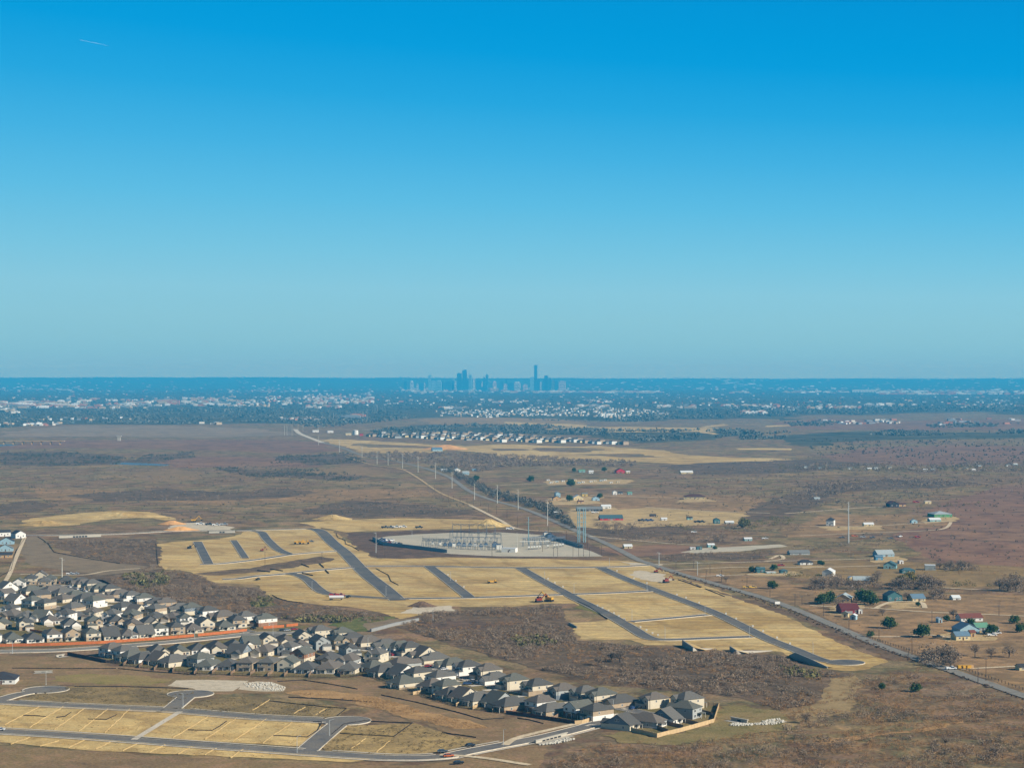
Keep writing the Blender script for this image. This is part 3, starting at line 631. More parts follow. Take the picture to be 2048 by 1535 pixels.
def house_proto(kind, mir):
    """front faces -y; returns (root, [(part, subparts)]). wall slots: 0 upper, 1 lower"""
    r = empty('brick_house', (0, -5000, 0)); K = []
    s = mir
    def X(a, b): return (a * s, b * s) if s > 0 else (b * s, a * s)
    wl, rf = MB(), MB()
    if kind in ('two', 'tg'):
        w, d, h = 5.2, 6.8, 5.4
        wl.box(-w, w, -d, d, 0, 2.85, 1); wl.box(-w, w, -d, d, 2.85, h, 0)
        if kind == 'two': rf.hip(-w - .5, w + .5, -d - .5, d + .5, h, 3.2)
        else:
            rf.gable(-w - .45, w + .45, -d - .45, d + .45, h - 0.2, 3.4, 'y'); wl.tri_end(-w, w, -d, d, h, 3.2, 'y', 0)
        # garage block in front, gabled bedroom above it
        x0, x1 = X(-5.2, 1.0)
        wl.box(x0, x1, -d - 2.6, -d, 0, 2.85, 1); rf.hip(x0 - .4, x1 + .4, -d - 3.0, -d + 0.1, 2.85, 1.0)
        u0, u1 = X(0.2, 4.9)
        wl.box(u0, u1, -d - 1.1, -d, 2.85, h, 0); wl.box(u0, u1, -d - 1.1, -d, 0, 2.85, 1)
        wl.tri_end(u0, u1, -d - 1.1, -d + 2, h, 1.7, 'y', 0); rf.gable(u0 - .4, u1 + .4, -d - 1.5, -d + 2.4, h - .18, 1.85, 'y')
        # back patio cover
        p0, p1 = X(-4.6, 0.2)
        rf.hip(p0, p1, d - 0.1, d + 2.6, 2.6, 0.5)
        K += [(MB().box(q, q + .2, d + 2.2, d + 2.4, 0, 2.6), 'porch_post', M_POST) for q in (p0 + .1, p1 - .3)]
        gx = (x0 + x1) / 2; gy = -d - 2.6
        dx = sum(X(2.0, 3.0)) / 2; dy = -d - 1.1
        wins = [(sum(X(1.6, 3.5)) / 2, -d - 1.1, 3.6, 1.7, 1.3, '-y'), (sum(X(-3.6, -2.4)) / 2, -d, 3.7, 1.1, 1.2, '-y'),
                (-3.0 * s, d, 3.6, 1.2, 1.3, '+y'), (2.6 * s, d, 3.6, 1.7, 1.3, '+y'), (2.6 * s, d, 0.9, 1.7, 1.4, '+y'), (-2.2 * s, d, 0.3, 1.8, 1.9, '+y'),
                (w, 2.6, 3.7, 0.8, 1.1, '+x'), (w, -2.4, 3.7, 0.8, 1.1, '+x'), (-w, 2.6, 3.7, 0.8, 1.1, '-x'), (-w, -1.5, 0.9, 0.8, 1.3, '-x'), (w, 0.5, 0.9, 0.8, 1.3, '+x')]
    elif kind in ('one', 'low'):
        w, d, h = (5.6, 8.4, 2.95) if kind == 'one' else (5.8, 7.0, 2.8)
        wl.box(-w, w, -d, d, 0, 1.0, 1); wl.box(-w, w, -d, d, 1.0, h, 0)
        rf.hip(-w - .5, w + .5, -d - .5, d + .5, h, 3.7)
        x0, x1 = X(-5.6, 0.4)
        wl.box(x0, x1, -d - 2.4, -d, 0, 1.0, 1); wl.box(x0, x1, -d - 2.4, -d, 1.0, h, 0)
        wl.tri_end(x0, x1, -d - 2.4, -d + 2.8, h, 2.0, 'y', 0); rf.gable(x0 - .45, x1 + .45, -d - 2.8, -d + 3.4, h - .2, 2.25, 'y')
        p0, p1 = X(-1.0, 4.4)
        rf.hip(p0, p1, d - 0.1, d + 2.4, 2.45, 0.5)
        K += [(MB().box(q, q + .2, d + 2.0, d + 2.2, 0, 2.45), 'porch_post', M_POST) for q in (p0 + .1, p1 - .3)]
        gx = (x0 + x1) / 2; gy = -d - 2.4; dx = 1.7 * s; dy = -d
        wins = [(3.8 * s, -d, 0.8, 1.6, 1.4, '-y'), (-3.6 * s, d, 0.8, 1.8, 1.4, '+y'), (1.2 * s, d, 0.3, 1.8, 1.9, '+y'), (4.0 * s, d, 0.8, 0.9, 1.3, '+y'), (-1.9 * s, d, 0.8, 0.9, 1.3, '+y'),
                (w, 3.0, 1.0, 0.8, 1.2, '+x'), (w, -3.4, 1.0, 0.8, 1.2, '+x'), (-w, 3.6, 1.0, 0.8, 1.2, '-x')]
    else:                     # 'big': one and a half storeys, ridge along the street, tall side gables
        w, d, h = 5.4, 7.6, 2.95
        wl.box(-w, w, -d, d, 0, h, 1); wl.tri_end(-w, w, -d, d, h, 5.0, 'x', 0)
        rf.gable(-w - .45, w + .45, -d - .5, d + .5, h - .28, 5.25, 'x')
        x0, x1 = X(-5.2, 0.6)
        wl.box(x0, x1, -d - 2.2, -d, 0, h, 1); wl.tri_end(x0, x1, -d - 2.2, -d + 2.0, h, 1.9, 'y', 0); rf.gable(x0 - .4, x1 + .4, -d - 2.6, -d + 2.6, h - .18, 2.1, 'y')
        p0, p1 = X(-0.6, 4.6)
        rf.hip(p0, p1, d - 0.1, d + 2.4, 2.4, 0.5)
        K += [(MB().box(q, q + .2, d + 2.0, d + 2.2, 0, 2.4), 'porch_post', M_POST) for q in (p0 + .1, p1 - .3)]
        gx = (x0 + x1) / 2; gy = -d - 2.2; dx = 1.8 * s; dy = -d
        wins = [(3.8 * s, -d, 0.8, 1.5, 1.4, '-y'), (-3.4 * s, d, 0.8, 1.8, 1.4, '+y'), (1.8 * s, d, 0.3, 1.8, 1.9, '+y'),
                (w, -0.7, 4.4, 0.8, 1.3, '+x'), (w, 0.7, 4.4, 0.8, 1.3, '+x'), (-w, -0.7, 4.4, 0.8, 1.3, '-x'), (-w, 0.7, 4.4, 0.8, 1.3, '-x'), (w, 3.6, 1.0, 0.8, 1.2, '+x')]
    kids = []
    wo = wl.build('wall', [WALLS['white'], WALLS['tan']], r); kids.append((wo, []))
    ro = rf.build('roof', ROOFS[0], r)
    kids.append((ro, [MB().tube((a * s, b, h + 0.4), (a * s, b, h + 2.6), 0.12, 0.12, 6).build('roof_vent', M_TRIM, ro) for (a, b) in ((-1.6, 2.2), (1.4, 3.2))]))
    g = MB().box(gx - 2.4, gx + 2.4, gy - 0.06, gy + 0.1, 0, 2.15)
    for q in (0.5, 1.05, 1.6): g.box(gx - 2.35, gx + 2.35, gy - 0.09, gy - 0.05, q - 0.02, q + 0.02)
    kids.append((g.build('garage_door', M_GAR, r), []))
    kids.append((MB().box(dx - .5, dx + .5, dy - 0.07, dy + 0.1, 0, 2.1).build('door', M_DOOR, r), []))
    for mbx, nm, mm in K: kids.append((mbx.build(nm, mm, r), []))
    for q in wins: kids.append((window(r, *q), []))
    return r, kids

PROTO = {}
def get_proto(kind, mir):
    k = (kind, mir)
    if k not in PROTO: PROTO[k] = [house_proto(kind, mir), False]
    return PROTO[k]

def hw(s): return [tuple(q) for q in s]
# rows: (phrase, two pixels giving the row's direction, which way the fronts look (+1 away from the camera, -1 towards it), houses)
# house: (left px, right px, bottom px, kind, upper wall, lower wall)
ROWS = [
 ('row along the orange fence', (0, 1290), (490, 1259), +1, [(-22, 8, 1286, 'two', 'white', 'white'), (12, 39, 1285, 'one', 'white', 'cream'), (53, 79, 1285, 'low', 'white', 'white'), (96, 123, 1283, 'two', 'white', 'tan'), (127, 162, 1281, 'tg', 'tan', 'cream'),
   (169, 203, 1281, 'two', 'cream', 'tan'), (205, 243, 1279, 'big', 'cream', 'cream'), (243, 278, 1277, 'one', 'white', 'cream'), (270, 307, 1275, 'big', 'white', 'cream'), (298, 334, 1271, 'two', 'white', 'white'), (326, 358, 1269, 'two', 'tan', 'tan'), (356, 387, 1267, 'low', 'cream', 'cream'), (377, 406, 1262, 'tg', 'cream', 'tan'), (407, 433, 1262, 'low', 'cream', 'cream'), (425, 461, 1257, 'two', 'tan', 'cream')]),
 ('second row behind the orange fence', (0, 1262), (345, 1246), -1, [(-16, 16, 1255, 'one', 'cream', 'cream'), (27, 60, 1260, 'two', 'cream', 'tan'), (80, 108, 1248, 'low', 'white', 'cream'), (117, 155, 1257, 'one', 'white', 'tan'), (165, 200, 1257, 'two', 'tan', 'cream'), (218, 241, 1250, 'low', 'tan', 'tan'), (250, 275, 1255, 'low', 'tan', 'cream'), (277, 310, 1252, 'one', 'cream', 'tan'), (345, 388, 1250, 'two', 'white', 'white')]),
 ('third row behind the orange fence', (0, 1236), (330, 1246), -1, [(0, 36, 1231, 'two', 'white', 'tan'), (14, 38, 1239, 'one', 'tan', 'tan'), (36, 62, 1241, 'one', 'cream', 'cream'), (58, 84, 1243, 'big', 'white', 'white'), (112, 148, 1244, 'two', 'white', 'white'), (162, 197, 1239, 'two', 'cream', 'cream'), (200, 243, 1243, 'two', 'white', 'white'), (246, 284, 1246, 'two', 'tan', 'cream'), (292, 322, 1243, 'one', 'cream', 'tan'), (326, 346, 1243, 'low', 'tan', 'cream')]),
 ('fourth row behind the orange fence', (0, 1205), (320, 1228), +1, [(-4, 16, 1199, 'tg', 'white', 'cream'), (8, 46, 1208, 'big', 'white', 'white'), (51, 70, 1215, 'two', 'white', 'cream'), (70, 101, 1219, 'two', 'cream', 'tan'), (112, 136, 1205, 'low', 'cream', 'cream'), (128, 156, 1223, 'one', 'tan', 'cream'), (167, 200, 1216, 'two', 'white', 'white'), (222, 262, 1221, 'one', 'white', 'cream'), (255, 290, 1231, 'big', 'cream', 'cream'), (288, 325, 1230, 'two', 'tan', 'cream')]),
 ('fifth row behind the orange fence', (20, 1182), (190, 1206), +1, [(-6, 24, 1183, 'big', 'white', 'white'), (63, 86, 1203, 'tg', 'tan', 'tan'), (48, 78, 1189, 'one', 'cream', 'cream'), (82, 108, 1188, 'one', 'white', 'cream'), (108, 136, 1192, 'one', 'cream', 'cream'), (132, 160, 1199, 'one', 'white', 'cream'), (152, 180, 1204, 'one', 'white', 'white'), (178, 208, 1206, 'one', 'cream', 'cream')]),
 ('corner by the tall pale pole', (20, 1174), (140, 1172), +1, [(22, 46, 1177, 'tg', 'white', 'white'), (49, 67, 1169, 'two', 'cream', 'tan'), (68, 88, 1162, 'tg', 'cream', 'cream'), (70, 100, 1176, 'two', 'tan', 'tan'), (100, 115, 1169, 'two', 'tan', 'tan'), (119, 136, 1167, 'low', 'brown', 'brown')]),
 ('brush side of the upper street', (140, 1174), (540, 1254), -1, [(138, 158, 1170, 'one', 'slate', 'cream'), (155, 172, 1174, 'one', 'cream', 'cream'), (170, 190, 1179, 'two', 'cream', 'tan'), (188, 208, 1184, 'one', 'cream', 'tan'), (205, 228, 1190, 'two', 'cream', 'cream'), (224, 248, 1195, 'one', 'tan', 'tan'), (246, 272, 1203, 'two', 'white', 'white'), (270, 298, 1210, 'two', 'white', 'tan'), (296, 322, 1213, 'one', 'cream', 'cream'),
   (314, 340, 1219, 'two', 'tan', 'brown'), (342, 366, 1226, 'one', 'cream', 'cream'), (366, 392, 1230, 'two', 'slate', 'cream'), (394, 430, 1236, 'two', 'white', 'white'), (428, 460, 1241, 'one', 'tan', 'cream'), (462, 515, 1248, 'two', 'white', 'cream'), (500, 555, 1253, 'two', 'white', 'brown')]),
 ('short row beside the dark fence', (204, 1312), (380, 1340), +1, [(204, 240, 1314, 'two', 'white', 'white'), (226, 267, 1318, 'two', 'white', 'cream'), (243, 285, 1323, 'one', 'cream', 'cream'), (266, 306, 1327, 'one', 'white', 'cream'), (298, 350, 1331, 'big', 'cream', 'cream'), (322, 372, 1334, 'one', 'cream', 'cream'), (372, 410, 1333, 'two', 'grey', 'grey')]),
 ('garage row below the avenue', (340, 1310), (560, 1298), -1, [(332, 366, 1309, 'one', 'cream', 'cream'), (366, 394, 1309, 'one', 'cream', 'cream'), (398, 422, 1307, 'low', 'white', 'white'), (422, 446, 1305, 'one', 'cream', 'tan'), (446, 472, 1302, 'one', 'tan', 'tan'), (472, 498, 1297, 'big', 'white', 'cream'), (500, 526, 1294, 'tg', 'cream', 'cream'), (528, 552, 1292, 'one', 'cream', 'cream'), (566, 603, 1288, 'tg', 'cream', 'tan')]),
 ('row backing on to the iron fence', (376, 1337), (720, 1347), +1, [(402, 448, 1338, 'one', 'white', 'white'), (442, 478, 1340, 'low', 'white', 'white'), (480, 515, 1342, 'two', 'tan', 'tan'), (515, 547, 1342, 'two', 'tan', 'tan'), (550, 582, 1343, 'tg', 'cream', 'cream'), (585, 620, 1346, 'low', 'white', 'white'), (628, 665, 1346, 'one', 'cream', 'white'), (676, 716, 1347, 'one', 'cream', 'cream')]),
 ('middle row above the iron fence', (466, 1316), (700, 1328), -1, [(468, 514, 1316, 'big', 'slate', 'cream'), (512, 550, 1312, 'one', 'cream', 'cream'), (548, 580, 1308, 'two', 'white', 'white'), (584, 620, 1325, 'tg', 'brown', 'cream'), (650, 684, 1329, 'one', 'tan', 'tan'), (682, 716, 1329, 'one', 'grey', 'white'), (722, 756, 1325, 'two', 'cream', 'cream')]),
 ('cluster near the street corner', (565, 1300), (740, 1290), -1, [(597, 626, 1302, 'low', 'grey', 'grey'), (609, 648, 1300, 'tg', 'grey', 'grey'), (648, 680, 1298, 'two', 'tan', 'tan'), (672, 722, 1313, 'two', 'grey', 'grey')]),
 ('brush side of the lower street', (610, 1270), (1240, 1412), -1, [(612, 664, 1276, 'two', 'cream', 'cream'), (662, 702, 1281, 'two', 'cream', 'cream'), (684, 722, 1287, 'one', 'tan', 'cream'), (718, 750, 1293, 'one', 'cream', 'cream'), (748, 792, 1299, 'one', 'cream', 'cream'), (778, 822, 1305, 'one', 'white', 'brown'), (802, 836, 1312, 'two', 'cream', 'cream'), (826, 872, 1319, 'big', 'cream', 'cream'), (850, 886, 1328, 'one', 'cream', 'tan'), (884, 926, 1338, 'one', 'cream', 'cream'),
   (908, 962, 1351, 'two', 'white', 'white'), (948, 1002, 1360, 'two', 'cream', 'tan'), (968, 1012, 1369, 'one', 'white', 'white'), (1004, 1052, 1380, 'two', 'cream', 'cream'), (1048, 1102, 1391, 'two', 'cream', 'tan'), (1098, 1160, 1400, 'two', 'grey', 'slate'), (1146, 1200, 1404, 'two', 'cream', 'cream'), (1180, 1236, 1411, 'two', 'cream', 'tan'), (1222, 1272, 1416, 'one', 'tan', 'tan'), (1276, 1322, 1415, 'two', 'cream', 'cream'), (1352, 1400, 1419, 'two', 'cream', 'cream')]),
 ('row nearest the long ditch', (735, 1345), (1200, 1438), +1, [(735, 768, 1342, 'low', 'tan', 'tan'), (748, 786, 1353, 'one', 'cream', 'tan'), (766, 804, 1339, 'one', 'grey', 'cream'), (782, 826, 1358, 'big', 'white', 'cream'), (797, 834, 1376, 'low', 'cream', 'tan'), (814, 854, 1363, 'two', 'cream', 'cream'), (850, 888, 1373, 'two', 'white', 'white'), (846, 884, 1384, 'low', 'cream', 'cream'), (884, 930, 1394, 'two', 'cream', 'white'), (896, 930, 1402, 'low', 'cream', 'cream'),
   (912, 964, 1407, 'big', 'cream', 'cream'), (938, 985, 1412, 'one', 'cream', 'cream'), (972, 1026, 1416, 'big', 'grey', 'grey'), (1004, 1048, 1424, 'one', 'tan', 'brown'), (1052, 1102, 1424, 'two', 'white', 'brown'), (1078, 1114, 1431, 'one', 'tan', 'tan'), (1114, 1158, 1431, 'tg', 'white', 'brown'), (1150, 1198, 1438, 'two', 'tan', 'white')]),
 ('in the pale fenced close', (1215, 1462), (1400, 1440), +1, [(1216, 1284, 1459, 'big', 'slate', 'cream'), (1270, 1320, 1456, 'one', 'grey', 'white'), (1304, 1358, 1450, 'big', 'slate', 'white'), (1346, 1400, 1438, 'two', 'grey', 'grey')]),
]
KN = {'two': 'two-storey', 'tg': 'two-storey gabled', 'one': 'hip-roofed single-storey', 'low': 'low hip-roofed', 'big': 'steep-gabled'}
SIZ = {'two': 9.2, 'tg': 9.0, 'one': 10.5, 'low': 9.0, 'big': 9.5}
HS = []
for ri, (phrase, pa, pb, facing, hs) in enumerate(ROWS):
    A, B = Vector(P(*pa)), Vector(P(*pb)); rd = (B - A).normalized(); nrm = Vector((-rd.y, rd.x))
    if nrm.y < 0: nrm = -nrm
    f = nrm * facing
    if ri == len(ROWS) - 1: f = Vector((-0.85, 0.53)).normalized()
    for k, (x0, x1, yb, kind, up, lo) in enumerate(hs):
        d0 = depth(yb); cx = (x0 + x1) / 2
        c = Vector(((cx - 1024) / F * d0, d0 + 6.5))
        HS.append([ri, k, c, f, kind, up, lo])
# neighbours keep clear of each other
for it in range(60):
    for i in range(len(HS)):
        for j in range(i + 1, len(HS)):
            a, b = HS[i], HS[j]; dv = b[2] - a[2]
            if abs(dv.x) > 24 or abs(dv.y) > 24: continue
            s = Vector((-a[3].y, a[3].x))
            du, dn = dv.dot(s), dv.dot(a[3])
            qx, qy = abs(du) / 12.2, abs(dn) / 21.0
            if qx < 1 and qy < 1:
                if (1 - qx) * 12.2 < (1 - qy) * 21.0: push = s * (math.copysign(1, du or 1) * (1 - qx) * 12.2 * 0.26)
                else: push = a[3] * (math.copysign(1, dn or 1) * (1 - qy) * 21.0 * 0.26)
                a[2] = a[2] - push; b[2] = b[2] + push
count = {}
DRV = MB()
HOUSE_POS = []
row_sorted = {}
for h in HS: row_sorted.setdefault(h[0], []).append(h)
for ri in row_sorted: row_sorted[ri].sort(key=lambda h: h[2].x / h[2].y)
for ri, hl in sorted(row_sorted.items()):
    phrase = ROWS[ri][0]
    for k, (_, _, c, f, kind, up, lo) in enumerate(hl):
        mir = 1 if (k + ri) % 2 else -1
        pr = get_proto(kind, mir); root, kids = pr[0]
        if pr[1]: root, kids = copy_tree(root, kids)
        pr[1] = True
        root.location = (c.x, c.y, 0.0); root.rotation_euler = (0, 0, math.atan2(f.y, f.x) + PI / 2)
        sc = RNG.uniform(0.90, 0.99); root.scale = (sc, sc, sc * RNG.uniform(0.97, 1.05))
        setmat(kids[0][0], 0, WALLS[up]); setmat(kids[0][0], 1, WALLS[lo]); setmat(kids[1][0], 0, ROOFS[(k * 7 + ri * 3) % 4])
        lab = '%s %s house, %s from left, %s' % (up, KN[kind], ORD[k + 1], phrase)
        tag(root, lab, 'house', 'houses of the two near estates')
        HOUSE_POS.append((c.x, c.y))
        # driveway from the garage to the street
        s = Vector((-f.y, f.x)); gx = -2.1 * mir
        base = c + s * (-(gx)) * 1.0
        q0, q1 = c - s * (gx) , None
        st = Vector((f.y, -f.x)); g0 = c - st * (gx * -1) * 0 
        ca, sa = math.cos(root.rotation_euler.z), math.sin(root.rotation_euler.z)
        for (xa, xb, ya, yb2) in ((gx - 2.5, gx + 2.5, -8.4, -18.0),):
            vs4 = [(c.x + x * ca - y * sa, c.y + x * sa + y * ca, 0.34) for x, y in ((xa, yb2), (xb, yb2), (xb, ya), (xa, ya))]
            DRV.add(vs4, [(0, 1, 2, 3)])
tag(DRV.build('driveways', CONC), kind='structure')

# ------------------------------------------------------------------ vegetation
L_GREY = leafmat('bare_twigs', [srgb(116, 99, 82), srgb(144, 126, 106), srgb(166, 146, 122), srgb(136, 112, 90)])
L_BROWN = leafmat('dry_brush', [srgb(116, 92, 68), srgb(160, 126, 90), srgb(190, 152, 102), srgb(150, 110, 82)])
L_GREEN = leafmat('evergreen_leaves', [srgb(44, 62, 36), srgb(70, 92, 46), srgb(96, 114, 60), srgb(56, 76, 44)])
L_OLIVE = leafmat('olive_brush', [srgb(92, 88, 58), srgb(120, 114, 72), srgb(146, 138, 88), srgb(106, 100, 66)])
L_WOOD = leafmat('far_trees', [srgb(66, 72, 62), srgb(92, 94, 78), srgb(112, 108, 92), srgb(80, 82, 70)])
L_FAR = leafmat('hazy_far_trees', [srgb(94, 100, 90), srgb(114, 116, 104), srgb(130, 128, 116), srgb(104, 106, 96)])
L_YELL = leafmat('yellow_brush', [srgb(112, 100, 52), srgb(146, 130, 68), srgb(128, 116, 60), srgb(98, 90, 52)])
BARK = mat('bark', srgb(96, 84, 74), var=0.2, scale=2)

def quads_mesh(name, C, R, T, m):
    """C centres (n,3), R half sizes (n,), T tint (n,) -> one mesh of randomly turned leaf quads"""
    n = len(C)
    u = NR.normal(size=(n, 3)); u /= np.linalg.norm(u, axis=1, keepdims=True)
    v = NR.normal(size=(n, 3)); v -= u * (u * v).sum(1, keepdims=True); v /= np.linalg.norm(v, axis=1, keepdims=True)
    u *= R[:, None]; v *= (R * NR.uniform(0.5, 1.0, n))[:, None]
    V = np.stack([C - u - v * .6, C + u * .7 - v, C + u + v * .7, C - u * .6 + v], 1).reshape(-1, 3)
    V[:, 2] = np.maximum(V[:, 2], 0.02)
    me = bpy.data.meshes.new(name)
    me.vertices.add(4 * n); me.vertices.foreach_set('co', V.astype(np.float32).ravel())
    me.loops.add(4 * n); me.loops.foreach_set('vertex_index', np.arange(4 * n, dtype=np.int32))
    me.polygons.add(n); me.polygons.foreach_set('loop_start', np.arange(0, 4 * n, 4, dtype=np.int32)); me.polygons.foreach_set('loop_total', np.full(n, 4, dtype=np.int32))
    at = me.attributes.new('tint', 'FLOAT', 'POINT'); at.data.foreach_set('value', np.repeat(np.clip(T, 0, 1), 4).astype(np.float32))
    me.update(calc_edges=True); me.materials.append(m)
    o = bpy.data.objects.new(name, me); COL.objects.link(o); return o

def inside(px, py, poly):
    c = np.zeros(len(px), bool); j = len(poly) - 1
    for i in range(len(poly)):
        xi, yi = poly[i]; xj, yj = poly[j]
        c ^= ((yi > py) != (yj > py)) & (px < (xj - xi) * (py - yi) / (yj - yi + 1e-9) + xi); j = i
    return c

def clumpy(X, Y, s, seed):
    """cheap smooth noise for clustering"""
    r = np.random.default_rng(seed); v = np.zeros(len(X))
    for k in range(7):
        a = r.uniform(0, 2 * PI); f = (2 * PI / s) * r.uniform(0.5, 1.8)
        v += np.sin((X * math.cos(a) + Y * math.sin(a)) * f + r.uniform(0, 6.28))
    return v / 2.6

def sow(polys, n, power=1.5, cl=None, seed=3):
    """n world points inside the pixel polygons, density roughly even on the ground"""
    X, Y = [], []
    tot = 0; tries = 0
    xs = [p[0] for q in polys for p in q]; ys = [p[1] for q in polys for p in q]
    dm = depth(min(ys))
    while tot < n and tries < 400:
        tries += 1
        px = NR.uniform(min(xs), max(xs), 20000); py = NR.uniform(min(ys), max(ys), 20000)
        ok = np.zeros(20000, bool)
        for q in polys: ok |= inside(px, py, q)
        px, py = px[ok], py[ok]
        v = 767.5 - py; t = -H / (v * CT - F * ST); wx = (px - 1024) * t; wy = (F * CT + v * ST) * t
        keep = NR.uniform(0, 1, len(wx)) < (wy / dm) ** power
        if cl: keep &= clumpy(wx, wy, cl[0], seed) + NR.normal(0, 0.35, len(wx)) > cl[1]
        X.append(wx[keep]); Y.append(wy[keep]); tot += keep.sum()
    return np.concatenate(X)[:n], np.concatenate(Y)[:n]

def bushes(name, polys, n, w, hgt, K, m, cl=None, power=1.5, seed=3, avoid=True, leaf=0.30):
    X, Y = sow(polys, n, power, cl, seed)
    if avoid and len(HOUSE_POS):
        hp = np.array(HOUSE_POS); d2 = ((X[:, None] - hp[None, :, 0]) ** 2 + (Y[:, None] - hp[None, :, 1]) ** 2).min(1)
        k = d2 > 15 ** 2; X, Y = X[k], Y[k]
    n = len(X); Wd = NR.uniform(w[0], w[1], n) * NR.uniform(0.7, 1.3, n); Hh = Wd * NR.uniform(hgt[0], hgt[1], n); tb = NR.uniform(0.1, 0.9, n)
    a = NR.normal(size=(n, K, 3)); a /= np.linalg.norm(a, axis=2, keepdims=True); a *= NR.uniform(0.25, 1, (n, K, 1)) ** 0.5
    C = np.empty((n, K, 3))
    C[..., 0] = X[:, None] + a[..., 0] * Wd[:, None] * .5; C[..., 1] = Y[:, None] + a[..., 1] * Wd[:, None] * .5
    C[..., 2] = (0.5 + 0.5 * a[..., 2]) * Hh[:, None] + 0.1
    R = np.repeat(Wd * leaf, K) * NR.uniform(0.5, 1.0, n * K)
    T = np.repeat(tb, K) + NR.normal(0, 0.16, n * K)
    o = quads_mesh(name, C.reshape(-1, 3), R, T, m)
    return tag(o, kind='stuff')

BR1 = [(850, 1225), (1030, 1216), (1110, 1212), (1140, 1250), (1150, 1282), (1300, 1294), (1440, 1306), (1560, 1316), (1650, 1347), (1700, 1348), (1720, 1362), (1690, 1400), (1560, 1420), (1480, 1395), (1400, 1385), (1300, 1376), (1200, 1366), (1100, 1343), (1000, 1316), (900, 1286), (820, 1262), (800, 1252)]
BR2 = [(1080, 1540), (1180, 1492), (1280, 1484), (1320, 1492), (1480, 1470), (1600, 1452), (1720, 1410), (1780, 1350), (1840, 1338), (2070, 1420), (2070, 1545)]
BR3 = [(220, 1160), (310, 1130), (400, 1152), (430, 1172), (520, 1180), (540, 1198), (680, 1217), (780, 1240), (740, 1245), (640, 1244), (560, 1236), (420, 1222), (330, 1196), (250, 1178)]
BR4 = [(90, 1085), (180, 1078), (310, 1078), (313, 1090), (308, 1130), (240, 1126), (140, 1105)]
BR5 = [(1520, 1400), (1690, 1400), (1720, 1362), (1790, 1345), (1720, 1412), (1600, 1452)]
bushes('grey_brush', [BR1, BR3, BR4], 3000, (2.0, 5.0), (0.4, 0.65), 90, L_GREY, cl=(90, -0.1), seed=5, leaf=.062)
bushes('dry_brush', [BR1, BR3, BR4], 2600, (1.2, 3.0), (0.35, 0.6), 56, L_BROWN, cl=(60, -0.1), seed=6, leaf=.07)
bushes('dry_brush', [BR2, BR5], 4200, (0.9, 2.4), (0.4, 0.7), 50, L_BROWN, cl=(50, -0.35), seed=8, leaf=.07)
bushes('grey_brush', [BR2, BR5], 700, (1.8, 4.6), (0.45, 0.7), 100, L_GREY, cl=(80, 0.15), seed=9, leaf=.055)
bushes('olive_brush', [[(560, 1236), (640, 1232), (720, 1234), (700, 1246), (600, 1244)], [(240, 1150), (330, 1145), (340, 1170), (280, 1180)], [(1020, 1276), (1090, 1276), (1110, 1290), (1040, 1294)], [(500, 1200), (545, 1196), (548, 1212), (505, 1214)], [(1560, 1335), (1640, 1345), (1640, 1360), (1570, 1350)]], 420, (2, 4.5), (0.5, 0.8), 16, L_OLIVE, seed=12, leaf=.2)
bushes('dry_brush', [[(570, 1384), (760, 1396), (860, 1426), (980, 1456), (900, 1456), (700, 1400)]], 900, (0.7, 1.6), (0.4, 0.7), 26, leafmat('straw_clumps', [srgb(160, 124, 82), srgb(184, 148, 102), srgb(196, 162, 114), srgb(168, 132, 90)]), cl=(40, -0.3), seed=13, leaf=.1)
bushes('verge_brush', [[(1310, 1134), (1350, 1145), (1535, 1200), (1725, 1278), (1806, 1310), (2047, 1396), (2060, 1404), (2000, 1384), (1800, 1314), (1700, 1276), (1530, 1206), (1400, 1164), (1330, 1143)]], 300, (0.7, 1.5), (0.4, 0.6), 30, leafmat('dark_verge_brush', [srgb(96, 80, 68), srgb(126, 106, 90), srgb(142, 122, 102), srgb(108, 92, 76)]), seed=14)
# brush on the pastures of the middle distance
MID = [[(0, 930), (240, 922), (640, 930), (760, 960), (880, 990), (960, 1020), (900, 1032), (620, 1040), (480, 1046), (340, 1040), (290, 1020), (60, 1030), (0, 1060)]]
bushes('pasture_brush', MID, 1500, (1.5, 4), (0.5, 0.7), 16, L_GREY, cl=(260, 0.1), power=1.2, seed=21, leaf=.14)
bushes('pasture_brush', [[(0, 905), (100, 902), (250, 915), (240, 930), (100, 932), (0, 930)], [(225, 920), (300, 910), (385, 902), (392, 914), (300, 924)], [(420, 934), (640, 940), (740, 950), (700, 962), (500, 955)], [(560, 912), (700, 905), (730, 925), (620, 930), (540, 926)]], 1500, (2.5, 6), (0.5, 0.8), 30, L_WOOD, cl=(160, 0.0), power=1, seed=22, leaf=.12)
bushes('pasture_brush', [[(1400, 930), (1640, 912), (1900, 930), (2060, 930), (2060, 1000), (1800, 1000), (1620, 1030), (1500, 1010), (1300, 960)], [(1300, 940), (1420, 930), (1560, 950), (1480, 980), (1320, 970)]], 1700, (2, 5), (0.5, 0.7), 12, L_GREY, cl=(220, 0.15), power=1.2, seed=23, leaf=.16)
bushes('pasture_brush', [[(1600, 880), (1850, 876), (2060, 876), (2060, 930), (1900, 930), (1640, 912)]], 520, (2.5, 6), (0.6, 0.8), 9, L_WOOD, cl=(300, -0.3), power=1, seed=24, leaf=.28)
bushes('pasture_brush', [[(1180, 1052), (1320, 1045), (1560, 1040), (1620, 1060), (1540, 1084), (1340, 1090), (1230, 1078)], [(1310, 1112), (1400, 1104), (1560, 1104), (1560, 1118), (1340, 1122)], [(1580, 1095), (1800, 1070), (1830, 1100), (1600, 1108)]], 800, (1.5, 4), (0.5, 0.8), 26, L_GREY, cl=(90, 0.1), seed=25, leaf=.11)
